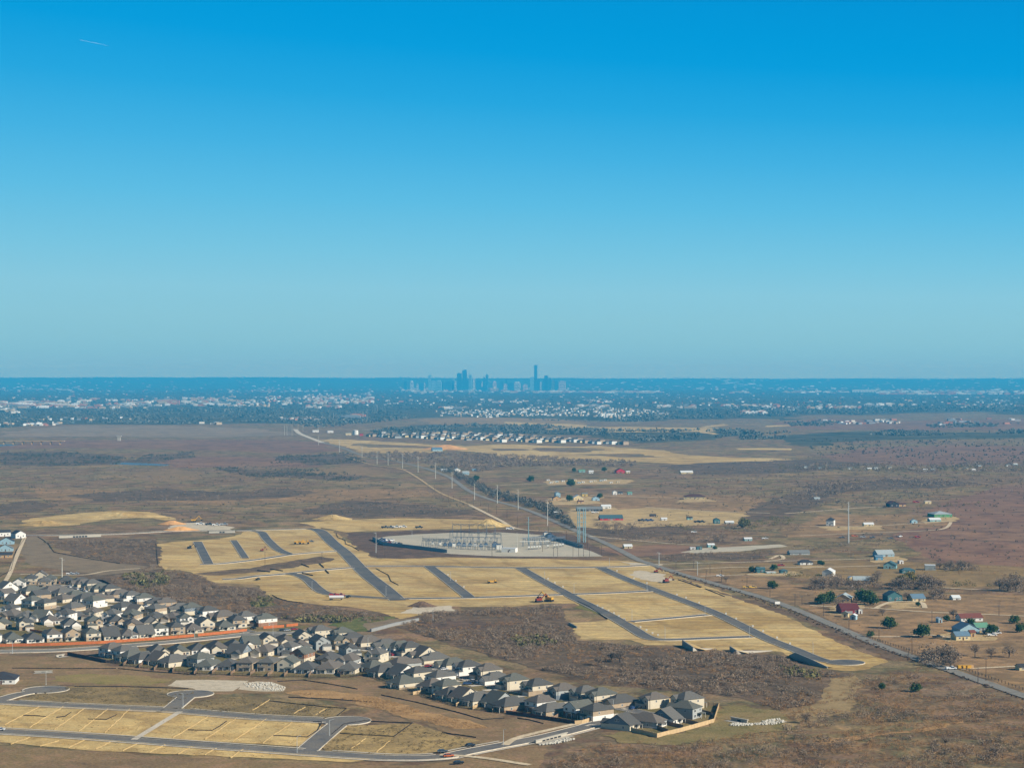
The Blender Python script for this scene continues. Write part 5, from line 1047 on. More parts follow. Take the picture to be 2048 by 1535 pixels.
def util_proto(hh):
    r = empty('utility_pole', (0, -5350, 0)); p = MB().tube((0, 0, 0), (0, 0, hh), 0.2, 0.13, 8).build('pole', M_POLEW, r)
    c = MB().box(-1.25, 1.25, -.07, .07, hh - 1.0, hh - .8).build('crossarm', M_POLEW, r); ks = [(p, [])]; ins = []
    for x in (-1.1, -0.5, 0.5, 1.1): ins.append(MB().tube((x, 0, hh - .8), (x, 0, hh - .5), 0.06, 0.05, 6).build('insulator', M_STEEL, c))
    return r, ks + [(c, ins)]
UT = [((1590, 1212), 9.5, 'at the upper bend of the county road'), ((1647, 1231), 9.5, 'left of the red barn'), ((1698, 1259), 8, 'below the two white sheds'), ((1758, 1282), 9, 'beside the pale driveway'), ((1815, 1320), 8, 'leaning over the county road fence'), ((1824, 1309), 10.5, 'on the field edge above the road fence'), ((1864, 1247), 9, 'in the field by the lane end'), ((1998, 1231), 8, 'beside the long lane at the right'), ((1972, 1361), 13, 'tall, by the yellow-orange crates and county road'), ((1956, 1367), 9, 'short, beside the lower county road'), ((1540, 1193), 7.5, 'by the round dark green tree'), ((1604, 1209), 7, 'behind the lane junction'), ((1728, 1209), 7, 'behind the red barn'),
      ((1352, 1136), 7, 'first past the road crossing'), ((1387, 1136), 7, 'second past the road crossing'), ((1420, 1147), 8, 'right of the tall pale pole'), ((1443, 1163), 10, 'by the white pickup'), ((1411, 1160), 9, 'leaning beside the county road'), ((1494, 1178), 10.5, 'beside the two yellow vehicles'), ((1702, 1116), 8, 'below the tall mast among farm plots'), ((1520, 1116), 7, 'near the ranch driveway'),
      ((1078, 1068), 8.5, 'beyond the grey yard wall'), ((1097, 1066), 9.5, 'near the dark roadside trees'), ((1133, 1080), 10, 'left of the blue lattice tower'), ((1175, 1094), 13, 'right of the blue lattice tower'), ((1085, 1103), 12, 'inside the gravel yard corner'), ((1107, 1112), 8.5, 'in front of the white tanks'), ((1115, 1112), 8.5, 'second in front of the white tanks'), ((1146, 1112), 9, 'third along the yard front'), ((1157, 1112), 11, 'fourth along the yard front'), ((1167, 1112), 10, 'fifth along the yard front'), ((1179, 1112), 9, 'sixth along the yard front'), ((1203, 1110), 10, 'last along the yard front'), ((984, 1112), 13, 'in front of the white control house'), ((754, 1114), 14, 'behind the boulevard bend'), ((770, 1116), 11, 'beside the dark brown strip'), ((644, 1124), 9, 'on the dark strip west of the boulevard'), ((530, 1136), 20, 'tall, on the dark strip between dirt lots'),
      ((840, 928), 9, 'first along the distant road trees'), ((868, 930), 9, 'second along the distant road trees'), ((884, 934), 9, 'third along the distant road trees'), ((856, 981), 10, 'first on the brown slope'), ((869, 982), 10, 'second on the brown slope'), ((882, 990), 10, 'third on the brown slope'), ((897, 1004), 11, 'fourth on the brown slope'), ((907, 1003), 9, 'fifth on the brown slope'), ((920, 1006), 10, 'sixth on the brown slope'), ((934, 1008), 9, 'seventh on the brown slope'), ((947, 1011), 9, 'eighth on the brown slope'), ((961, 1012), 8, 'ninth on the brown slope'), ((977, 1022), 10, 'tenth on the brown slope'), ((993, 1028), 11, 'eleventh on the brown slope'), ((1014, 1036), 11, 'beside the sandy mound'), ((1035, 1054), 13, 'near the mound beside the pale pole')]
UP = {}
for (q, hh, lb) in UT:
    k = 13 if hh > 11.5 else (10 if hh > 8.7 else 8)
    if k not in UP: UP[k] = util_proto(k); r, kk = UP[k]
    else: r, kk = copy_tree(*UP[k])
    r.location = P(*q) + (0,); r.scale = (1, 1, hh / k); r.rotation_euler = (0, 0, 0.5 + RNG.uniform(-.4, .4))
    if 'leaning' in lb: r.rotation_euler = (0.06, 0.1, 0.5)
    tag(r, 'dark wooden utility pole ' + lb, 'utility pole', 'wooden utility poles')

def mono(base, top, m, label, w=0.55, arms=3, group='tall steel transmission poles'):
    x, y = P(*base); hh = (base[1] - top) * y / F
    r = empty('transmission_pole', (x, y, 0), 0.45)
    MB().tube((0, 0, 0), (0, 0, hh), w, w * 0.45, 10).build('pole', m, r)
    for k in range(arms):
        z = hh * (0.97 - 0.085 * k); s = 1 if k % 2 else -1
        a = MB().tube((0, 0, z), (2.2 * s, 0, z + .3), 0.14, 0.08, 6).build('crossarm', m, r)
        MB().tube((2.2 * s, 0, z + .3), (2.2 * s, 0, z - 1.1), 0.09, 0.09, 6).build('insulator', M_LAMP, a)
    tag(r, label, 'transmission pole', group)
MONO = [((1095, 1051), 1001), ((1036, 1019), 978), ((994.5, 1006), 969), ((949, 999), 966), ((904, 976), 943), ((871, 957), 924), ((836, 944), 912), ((805, 936), 907), ((776, 930), 905), ((754, 928), 902), ((724, 915), 890), ((679, 904), 880), ((637, 890), 872)]
for i, (b, tp) in enumerate(MONO): mono(b, tp, M_CONCP, 'tall pale steel pole, %s from the camera along the road line' % ORD[i + 1])
for b, tp, lb in (((569, 870), 850, 'first'), ((574, 870), 850, 'second'), ((584, 871), 850, 'third'), ((596, 864), 848, 'fourth'), ((606, 862), 850, 'fifth'), ((636, 860), 848, 'sixth')): mono(b, tp, M_CONCP, 'distant pale pole, %s from the left above the road bend' % lb, 0.5)
for i, (b, tp) in enumerate((((660, 838), 826), ((667, 838), 825), ((672, 838), 826), ((652, 847), 838), ((725, 834), 822), ((727, 834), 823), ((734, 842), 816), ((750, 824), 813), ((755, 822), 812), ((764, 819), 810), ((770, 818), 809), ((778, 815), 808), ((784, 814), 807))):
    mono(b, tp, M_CONCP, 'tiny pale pole, %s from the left in the far wood clearing' % ORD[i + 1], 0.6)
mono((1057, 1087), 1033, M_BLUE, 'tall blue-grey steel pole inside the gravel yard', 0.6)
mono((1034, 1100), 1064, M_CONCP, 'slim pale mast beside the white control house', 0.3, 0)
mono((1697, 1086), 1003, M_STEEL, 'very tall white steel pole among the farm plots', 0.75)
mono((1318, 1128), 1104, M_STEEL, 'pale steel pole at the county road crossing', 0.35, 2)
mono((1395, 1150), 1122, M_STEEL, 'pale steel pole by the farm lane', 0.3, 2)
mono((124, 1159), 1114, M_CONCP, 'tall pale pole at the far corner of the estate', 0.5, 2)
mono((752, 1105), 1064, M_STEEL, 'pale steel pole at the left tip of the yard wall', 0.35, 1)
mono((824, 1074), 1060, M_STEEL, 'slim steel mast on the far edge of the gravel yard', 0.2, 1)
mono((34, 753), 715, M_IRON, 'thin radio mast on the far hills, nearest the left edge', 2.5, 0, 'radio masts on the far hills')
mono((84, 753), 714, M_IRON, 'thin radio mast on the far hills, right of its twin', 2.2, 0, 'radio masts on the far hills')

# ------------------------------------------------------------------ farm buildings
PAINT = {}
def pm(name, c, rough=0.8, var=0.06, metal=0.0): return mat(name, c, rough=rough, var=var, scale=0.6, metal=metal)
BW = {'white': pm('farm_white', srgb(232, 230, 222)), 'cream': pm('farm_cream', srgb(220, 200, 152)), 'tan': pm('farm_tan', srgb(196, 160, 112)), 'teal': pm('farm_teal', srgb(70, 112, 116)), 'lightteal': pm('farm_pale_teal', srgb(140, 182, 182)), 'red': pm('farm_red', srgb(196, 44, 60)), 'barn': pm('barn_red', srgb(140, 52, 60)),
      'green': pm('sheathing_green', srgb(96, 158, 104)), 'blue': pm('farm_blue', srgb(86, 142, 172)), 'lblue': pm('farm_pale_blue', srgb(158, 188, 200)), 'grey': pm('farm_grey', srgb(160, 166, 164)), 'brown': pm('farm_brown', srgb(112, 84, 68)), 'black': pm('farm_dark', srgb(52, 54, 60)), 'yellow': pm('farm_yellow', srgb(214, 186, 104)), 'stone': pm('farm_stone', srgb(200, 168, 126))}
BR = {'metal': pm('pale_metal_roof', srgb(176, 186, 186), 0.5), 'blue': pm('blue_metal_roof', srgb(112, 138, 156), 0.5), 'brown': pm('brown_roof', srgb(96, 66, 60)), 'dark': pm('dark_roof', srgb(64, 64, 68)), 'red': pm('dull_red_roof', srgb(128, 76, 64)), 'barn': pm('dark_red_roof', srgb(104, 50, 52)), 'grey': pm('grey_roof', srgb(126, 128, 126)), 'white': pm('white_metal_roof', srgb(226, 228, 226), 0.5), 'green': pm('green_metal_roof', srgb(112, 160, 132), 0.5), 'teal': pm('teal_roof', srgb(72, 104, 112))}

def building(name, cat, px0, px1, yb, wall, roof, label, kind='gable', hpx=None, dep=None, rot=0.18, axis='x', group='farm buildings and sheds', wins=2, doorw=1.0):
    """a farm house, barn or shed standing on the plain; width taken from the photo, parts: wall, roof, door, windows"""
    d0 = depth(yb); w = (px1 - px0) * d0 / F; h = (hpx * d0 / F) if hpx else 2.9
    dp = dep or max(5.0, min(12.0, w * 0.6)); rise = 0.26 * (dp if axis == 'x' else w)
    r = empty(name, ((((px0 + px1) / 2) - 1024) / F * d0, d0 + dp / 2, 0), rot)
    X, Y = w / 2 * 0.96, dp / 2
    wl = MB().box(-X, X, -Y, Y, 0, h)
    rf = MB()
    if kind == 'hip': rf.hip(-X - .5, X + .5, -Y - .5, Y + .5, h, min(rise, 3.2))
    elif kind == 'flat':
        rf.box(-X - .15, X + .15, -Y - .15, Y + .15, h, h + 0.18)
    else:
        rs = min(rise, 4.0); wl.tri_end(-X, X, -Y, Y, h, rs, axis)
        rf.gable(-X - .4, X + .4, -Y - .4, Y + .4, h - 0.1, rs + .1, axis, th=0.16)
    wl.build('wall', BW[wall], r); rf.build('roof', BR[roof], r)
    MB().box(-doorw / 2, doorw / 2, -Y - .05, -Y + .1, 0, min(2.1, h * .8)).build('door', M_DOOR if doorw < 1.5 else M_LAMP, r)
    for k in range(wins):
        window(r, -X + (2 * X) * (k + 0.5) / wins if abs(-X + (2 * X) * (k + 0.5) / wins) > doorw else doorw * 1.3, -Y, h * 0.38, min(1.2, w * .12), min(1.2, h * 0.35), '-y')
    tag(r, label, cat, group); return r
B = building
B('farm_house', 'house', 1676, 1707, 1204, 'stone', 'metal', 'tan stone house with pale metal gables uphill of the red barn', hpx=8, axis='y', dep=13, rot=-.3, wins=3)
B('red_barn', 'barn', 1680, 1718, 1227, 'barn', 'barn', 'dark red barn with long red roof beside the county road', hpx=9, dep=14, rot=.12, wins=1, doorw=3)
B('garden_shed', 'shed', 1685, 1699, 1234, 'cream', 'grey', 'pale cream shed in front of the red barn', axis='y', rot=-.3, wins=1)
B('garden_shed', 'shed', 1703, 1715, 1239, 'lblue', 'white', 'white shed with open dark front, nearest the county road', axis='y', rot=-.4, wins=1)
B('garden_shed', 'shed', 1716, 1724, 1227, 'white', 'white', 'tiny white shed at the right end of the red barn', axis='y', wins=1)
B('farm_house', 'house', 1772, 1804, 1202, 'teal', 'teal', 'blue-grey two-storey house in front of the bare grove', hpx=11, axis='y', dep=11, wins=3)
B('farm_house', 'house', 1822, 1850, 1202, 'cream', 'blue', 'house with a pale blue metal roof beside the driveway loop', hpx=6, dep=11, wins=3)
B('garden_shed', 'shed', 1904, 1921, 1199, 'white', 'white', 'white carport shed alone at the end of the garden', hpx=4, dep=7, wins=1)
B('farm_house', 'house', 1918, 1966, 1242, 'white', 'red', 'long white house with a dull red-brown roof', hpx=7, dep=10, wins=4)
B('garden_shed', 'shed', 1876, 1884, 1245, 'lblue', 'white', 'tiny white shed beside the low green bush', axis='y', wins=1)
B('farm_house', 'house', 1915, 1958, 1266, 'lblue', 'blue', 'light blue house with several pale gables behind the cream garage', hpx=8, axis='y', dep=14, wins=2)
B('farm_house', 'house', 1950, 1978, 1260, 'grey', 'green', 'grey house with a pale green metal roof beside the light blue house', hpx=6, dep=10)
B('garage_shed', 'shed', 1909, 1940, 1280, 'cream', 'blue', 'cream garage with a blue roof and two small windows', hpx=9, dep=9, wins=2)
B('garden_shed', 'shed', 1940, 1951, 1273, 'tan', 'red', 'low tan shed with reddish roof right of the cream garage', wins=1)
B('garden_shed', 'shed', 1990, 1997, 1263, 'lblue', 'white', 'pale blue shed beside the parked white van', hpx=9, axis='y', wins=1)
B('farm_house', 'house', 2036, 2070, 1340, 'cream', 'dark', 'cream house with a dark roof cut by the right edge', hpx=7, wins=2)
B('farm_house', 'house', 1708, 1744, 1170, 'tan', 'metal', 'long tan house with pale metal roof among bare trees', hpx=10, dep=11, rot=-.1, wins=4)
B('garden_shed', 'shed', 1698, 1709, 1162, 'cream', 'white', 'small cream shed at the left end of the long tan house', axis='y', wins=1)
B('metal_shed', 'shed', 1649, 1671, 1152, 'white', 'white', 'white metal shed standing alone behind the bare grove', hpx=9, axis='y', dep=12, rot=-.35, wins=1, doorw=3)
B('farm_house', 'house', 1771, 1797, 1137, 'lightteal', 'teal', 'pale teal gabled house on the olive pasture', hpx=7, axis='y', dep=14, rot=-.25, wins=2)
B('farm_house', 'house', 1802, 1830, 1146, 'teal', 'teal', 'dark teal hip-roofed house between pale teal house and grey shed', 'hip', hpx=6, wins=3)
B('metal_shed', 'shed', 1852, 1873, 1140, 'grey', 'white', 'light grey box shed on the olive pasture', 'flat', hpx=10, dep=9, rot=-.15, wins=1, doorw=3)
B('white_tank_house', 'shed', 1798, 1807, 1127, 'white', 'white', 'small white cube shed above the pale teal house', 'flat', hpx=6, wins=1)
B('farm_house', 'house', 1752, 1788, 1113, 'lblue', 'metal', 'light blue house cluster with pale metal roof at the lane end', hpx=5, dep=14, wins=3)
B('metal_shed', 'shed', 1750, 1766, 1120, 'blue', 'blue', 'bright blue shed in front of the light blue cluster', hpx=7, wins=1, doorw=3)
B('farm_house', 'house', 1598, 1626, 1129, 'white', 'dark', 'white house with a dark hip roof along the farm lane', 'hip', hpx=5, wins=3)
B('farm_house', 'house', 1560, 1575, 1146, 'teal', 'teal', 'small blue-teal cottage with a hip roof near the county road', 'hip', hpx=5, wins=1)
B('farm_house', 'house', 1512, 1530, 1145, 'teal', 'teal', 'dark teal cottage half hidden by a green tree', hpx=8, wins=1)
B('garden_shed', 'shed', 1532, 1552, 1146, 'lightteal', 'white', 'row of pale sheds between the two teal cottages', 'flat', hpx=2.5, wins=2)
B('farm_house', 'house', 1577, 1620, 1109, 'grey', 'grey', 'long low grey ranch house by the loop driveway', hpx=4, dep=9, wins=5)
B('farm_house', 'house', 1864, 1903, 1034, 'green', 'metal', 'house with bright green walls and pale metal roof, under construction', 'hip', hpx=6, dep=22, wins=4)
B('farm_house', 'house', 1655, 1671, 1051, 'white', 'dark', 'white two-storey cube house beside the very tall pole', 'hip', hpx=11, dep=11, rot=-.3, wins=3)
B('farm_house', 'house', 1727, 1748, 1052, 'cream', 'white', 'low cream house with white roof right of the very tall pole', hpx=4, wins=3)
B('farm_house', 'house', 1822, 1835, 1046, 'lblue', 'metal', 'small white gabled house before the green-walled house', axis='y', hpx=5, wins=1)
B('farm_house', 'house', 1858, 1882, 1043, 'lightteal', 'white', 'pale long building below the green-walled house', hpx=4, wins=3)
B('log_house', 'house', 1777, 1797, 1014, 'black', 'red', 'dark house with a steep reddish roof on the far slope', hpx=7, axis='y', dep=14, wins=2)
B('garden_shed', 'shed', 1797, 1812, 1012, 'tan', 'brown', 'tan shed behind the dark steep-roofed house', hpx=4, wins=1)
B('trailer_box', 'trailer', 1849, 1863, 1007, 'cream', 'white', 'cream box trailer on the far slope', 'flat', hpx=5, dep=4, wins=1)
B('garden_shed', 'shed', 1628, 1640, 999, 'grey', 'metal', 'small grey shed beside bare trees on the far slope', hpx=3, wins=1)
B('farm_house', 'house', 1231, 1249, 946, 'red', 'red', 'bright red gabled house in the middle distance', hpx=5, axis='y', dep=16, wins=2)
B('farm_house', 'house', 1177, 1187, 946, 'white', 'white', 'white house left of the bright red house', hpx=4, wins=2)
B('garden_shed', 'shed', 1252, 1260, 946, 'cream', 'white', 'pale shed right of the bright red house', hpx=3, wins=1)
B('garden_shed', 'shed', 1157, 1170, 944, 'lightteal', 'green', 'pale green shed between the two dark trees', hpx=3, wins=1)
B('farm_house', 'house', 1360, 1386, 947, 'cream', 'white', 'long cream building alone near the tan clearing', hpx=3, dep=10, wins=3)
B('farm_house', 'house', 1368, 1413, 998, 'cream', 'brown', 'large cream house with a brown hip roof alone on the pasture', 'hip', hpx=5, dep=18, rot=-.1, wins=5)
B('farm_house', 'house', 1110, 1120, 994, 'lblue', 'metal', 'pale blue two-storey gabled house in the hamlet', hpx=8, axis='y', dep=10, wins=2)
B('farm_house', 'house', 1105, 1121, 1000, 'tan', 'brown', 'tan gabled house in front of the pale blue two-storey house', hpx=4, axis='y', wins=2)
B('farm_house', 'house', 1145, 1166, 1000, 'cream', 'white', 'cream house with white roofs right of the hamlet tree', hpx=5, axis='y', dep=12, wins=2)
B('farm_house', 'house', 1163, 1175, 992, 'yellow', 'grey', 'small yellow house above the hamlet', hpx=5, wins=1)
B('farm_house', 'house', 1184, 1199, 1001, 'lblue', 'metal', 'light blue gabled shed at the right end of the hamlet', hpx=5, axis='y', wins=1)
B('farm_house', 'house', 1155, 1167, 1006, 'tan', 'brown', 'low tan shed in front of the cream hamlet house', hpx=4, wins=1)
B('farm_house', 'house', 1225, 1234, 989, 'white', 'metal', 'small white house with grey outbuilding on the pasture', hpx=6, axis='y', wins=1)
B('garden_shed', 'shed', 1236, 1245, 988, 'grey', 'dark', 'dark-roofed shed beside the small white pasture house', hpx=3, wins=1)
B('garden_shed', 'shed', 1255, 1264, 989, 'lightteal', 'green', 'pale teal shed on the pasture', hpx=4, wins=1)
B('long_shed', 'shed', 1152, 1206, 1022, 'black', 'grey', 'long dark open shed behind the blue lattice tower', hpx=4, dep=12, rot=.06, wins=4, doorw=3)
B('metal_shed', 'shed', 1202, 1222, 1017, 'white', 'white', 'white shed at the right end of the long dark shed', hpx=5, wins=1, doorw=3)
B('garden_shed', 'shed', 1107, 1120, 1030, 'white', 'white', 'white shed among the roadside trees', hpx=5, wins=1)
B('long_shed', 'shed', 1198, 1246, 1040, 'red', 'teal', 'long red workshop with a dark green roof', hpx=4, dep=14, rot=.1, wins=4, doorw=3)
B('garden_shed', 'shed', 1300, 1312, 1033, 'brown', 'dark', 'small dark brown hut on the pale field', hpx=3, wins=1)
B('garden_shed', 'shed', 1322, 1334, 1040, 'white', 'white', 'white shed at the end of the hedge on the pale field', hpx=3, wins=1)
B('garden_shed', 'shed', 1374, 1385, 1039, 'lightteal', 'dark', 'small teal and dark hut on the pale field', hpx=4, wins=1)
B('farm_house', 'house', 1427, 1440, 1047, 'teal', 'teal', 'teal gabled two-storey cottage on the pale field', hpx=8, axis='y', wins=2)
B('garden_shed', 'shed', 1450, 1468, 1047, 'grey', 'white', 'low white-roofed shed right of the teal cottage', hpx=3, wins=1)
B('trailer_house', 'house', 1247, 1264, 1096, 'cream', 'white', 'cream trailer house beside the county road bend', hpx=4, dep=7, wins=2)
B('container_box', 'container', 1380, 1391, 1098, 'white', 'white', 'white shipping container on the dark lot', 'flat', hpx=4, dep=3, wins=1)
B('container_box', 'container', 1393, 1404, 1099, 'teal', 'teal', 'teal shipping container next to the white one', 'flat', hpx=6, dep=3, wins=1)
B('farm_house', 'house', 1415, 1429, 1094, 'lightteal', 'white', 'pale teal shed with lean-to above the containers', hpx=5, wins=1)
B('farm_house', 'house', 1488, 1504, 1081, 'lightteal', 'white', 'pale house beside the brush hedge and gravel strip', hpx=4, wins=2)
B('farm_house', 'house', 908, 920, 943, 'white', 'white', 'white gabled house at the top of the road trees', hpx=4, axis='y', dep=14, wins=1)
B('farm_house', 'house', 924, 938, 949, 'lblue', 'metal', 'pale blue farmstead beside the road trees', hpx=5, wins=2)
B('garden_shed', 'shed', 882, 894, 942, 'white', 'white', 'low white shed left of the white gabled house', hpx=2.5, wins=1)
B('garden_shed', 'shed', 944, 952, 941, 'lblue', 'blue', 'pale blue shed above the farmstead', hpx=2.5, wins=1)
B('farm_house', 'house', -8, 18, 1072, 'white', 'dark', 'white gabled house at the left edge, topmost in the photo', hpx=8, wins=2, rot=.5)
B('farm_house', 'house', 22, 44, 1076, 'white', 'dark', 'white gable-ended house at the top of the left edge row', hpx=9, axis='y', dep=14, rot=.6, wins=2)
B('farm_house', 'house', -4, 26, 1088, 'lblue', 'dark', 'pale house with grey roof at the left edge beside the silt fence', hpx=6, axis='y', wins=2)
B('farm_house', 'house', -6, 24, 1102, 'lblue', 'grey', 'pale gabled house at the left edge, third one down', hpx=6, axis='y', wins=2)
B('farm_house', 'house', -8, 22, 1115, 'tan', 'dark', 'tan house with dark roof at the left edge, lowest of the row', hpx=6, wins=2)
B('farm_house', 'house', -30, 28, 1368, 'white', 'dark', 'white house with a large dark roof at the left edge by the bulb', 'hip', hpx=10, dep=14, rot=.1, wins=3)
for i, (x, y) in enumerate(((1612, 936), (1640, 937), (1738, 939), (1752, 938), (1824, 939), (1850, 941), (1866, 941), (1932, 938), (1946, 941), (1960, 934), (2016, 932), (2030, 930), (1780, 937), (1700, 938))):
    building('farm_house', 'house', x - 3.4, x + 3.4 + i % 3, y, ('white', 'lblue', 'cream', 'white', 'tan')[i % 5], ('metal', 'grey', 'white')[i % 3], 'tiny pale house on the wooded slope, %s from the left' % ORD[sorted([1612, 1640, 1738, 1752, 1824, 1850, 1866, 1932, 1946, 1960, 2016, 2030, 1780, 1700]).index(x) + 1], hpx=2.4, wins=1, group='tiny houses on the far wooded slope')
for i, x in enumerate((1096, 1102, 1108, 1114, 1126, 1140, 1150, 1158, 1166, 1182, 1190, 1202, 1210, 1222, 1236)):
    building('parked_trailer', 'trailer', x - 3, x + 3, 961 + (i * 5) % 6, ('white', 'white', 'cream', 'lblue')[i % 4], 'white', 'tiny pale trailer in the middle-distance yard, %s from the left' % ORD[i + 1], 'flat', hpx=2.4, dep=5, wins=1, group='trailers in the middle-distance yard')

# ------------------------------------------------------------------ vehicles
CARP = {k: mat('car_paint_' + k, c, rough=0.35, var=0.03, spec=0.5) for k, c in {'white': srgb(228, 228, 226), 'black': srgb(30, 32, 36), 'silver': srgb(170, 174, 178), 'red': srgb(170, 30, 40), 'blue': srgb(50, 80, 130), 'grey': srgb(92, 96, 102), 'yellow': srgb(214, 174, 70), 'orange': srgb(214, 110, 50)}.items()}
M_TYRE = mat('tyre_rubber', srgb(34, 34, 36), var=0.1)
def car_proto(truck):
    r = empty('pickup_truck' if truck else 'parked_car', (0, -5400, 0)); L = 2.75 if truck else 2.3
    b = MB().box(-L, L, -.92, .92, 0.38, 0.92)
    if truck: b.box(-L, -0.5, -.92, -.84, .92, 1.3).box(-L, -0.5, .84, .92, .92, 1.3).box(-L, -L + .08, -.84, .84, .92, 1.3).box(0.1, 1.2, -.78, .78, 1.55, 1.75)
    else: b.box(-1.4, 0.7, -.76, .76, 1.38, 1.46)
    w = MB()
    def cab(x0, x1, t0, t1, z0, z1):
        w.add([(x0, -.86, z0), (x1, -.86, z0), (x1, .86, z0), (x0, .86, z0), (t0, -.76, z1), (t1, -.76, z1), (t1, .76, z1), (t0, .76, z1)], [(0, 1, 5, 4), (1, 2, 6, 5), (2, 3, 7, 6), (3, 0, 4, 7)])
    cab(*((-0.5, 1.6, 0.1, 1.2, .92, 1.56) if truck else (-2.0, 1.2, -1.4, 0.7, .92, 1.38)))
    k = [(b.build('body', CARP['white'], r), []), (w.build('windows', M_GLASS, r), [])]
    for x in (-L * .62, L * .62):
        for y in (-.86, .86): k.append((MB().tube((x, y - .1, .34), (x, y + .1, .34), .34, .34, 10).build('wheel', M_TYRE, r), []))
    return r, k
CP = {}
def car(px, py, colr, ang, label, truck=False, group='parked cars and trucks', s=1.0):
    if truck not in CP: CP[truck] = car_proto(truck); r, k = CP[truck]
    else: r, k = copy_tree(*CP[truck])
    x, y = P(px, py); r.location = (x, y, 0.38 if py > 1100 else 0.33); r.rotation_euler = (0, 0, ang); r.scale = (s, s, s); setmat(k[0][0], 0, CARP[colr])
    tag(r, label, 'truck' if truck else 'car', group)
CARS = [(139, 1175, 'white', 2.2, 'upper street, first from its far end'), (154, 1179, 'white', 2.2, 'upper street, second from its far end'), (162, 1182, 'silver', 2.2, 'upper street, third from its far end'), (171, 1184, 'white', 2.2, 'upper street, fourth from its far end'), (228, 1200, 'silver', 2.2, 'upper street, fifth from its far end'), (252, 1206, 'white', 2.2, 'upper street, sixth from its far end'),
        (272, 1217, 'white', 0.5, 'garage side of the upper street, by the brown gables'), (294, 1214, 'white', 0.5, 'driveway below the white gables of the upper street'), (420, 1239, 'white', 0.5, 'driveway by the white upper-street house'), (476, 1247, 'silver', 0.4, 'driveway beside the last but one upper-street house'), (506, 1258, 'black', 2.5, 'street corner by the orange fence end'),
        (205, 1248, 'white', 2.3, 'side street behind the orange fence, left one'), (217, 1252, 'silver', 2.3, 'side street behind the orange fence, middle one'), (240, 1253, 'white', 2.3, 'side street behind the orange fence, right one'), (100, 1226, 'grey', 2.3, 'side street near the tan house'), (565, 1262, 'black', 0.4, 'parking at the avenue corner, left one'), (574, 1262, 'silver', 0.4, 'parking at the avenue corner, right one'), (588, 1260, 'red', 0.4, 'parking at the avenue end'),
        (462, 1306, 'silver', 1.0, 'driveway of the garage row, left one'), (440, 1308, 'grey', 1.0, 'driveway of the garage row, right one'), (591, 1328, 'white', 2.6, 'drive of the brick house'), (710, 1326, 'black', 2.6, 'drive of the white gabled house'), (741, 1300, 'white', 2.2, 'lower street in front of dark garages'), (751, 1302, 'blue', 2.2, 'lower street beside the white car'), (782, 1311, 'red', 2.2, 'lower street by the lamp'), (770, 1313, 'white', 2.2, 'lower street, pale one by the lamp'),
        (812, 1318, 'white', 0.3, 'driveway of the big white gable'), (836, 1326, 'white', 0.5, 'drive below the big white gable'), (856, 1334, 'red', 0.3, 'lower street, bright red'), (888, 1340, 'white', 0.5, 'drive in the middle of the lower street'), (914, 1352, 'white', 0.5, 'lower street beside the open garage'), (944, 1364, 'white', 2.3, 'lower street at the turning cars'), (961, 1368, 'white', 0.2, 'lower street, long white one'), (934, 1369, 'blue', 0.2, 'lower street, blue one near the big gable'), (1197, 1423, 'silver', 1.2, 'garden side of the last near-row house'), (1265, 1418, 'blue', 0.9, 'drive of the grey bungalow by the close'), (1278, 1417, 'black', 0.9, 'drive of the last cream house'), (1338, 1424, 'white', 0.1, 'street end beside the pale fenced close'), (1216, 1423, 'grey', 1.9, 'street shade beside the lamp of the close'),
        (0, 1461, 'white', 0.0, 'bottom street at the left edge'), (897, 1514, 'orange', 0.3, 'bottom street bend, orange one'), (917, 1528, 'black', 0.3, 'verge near the bottom street bend'), (940, 1493, 'black', 0.5, 'upper verge of the bottom street'), (885, 1505, 'grey', 0.2, 'upper verge near the bottom street bend')]
for x, y, c, a, lb in CARS: car(x, y, c, a, '%s car parked on %s' % (c, lb) if not lb.startswith(('garden', 'street shade')) else '%s car parked at the %s' % (c, lb))
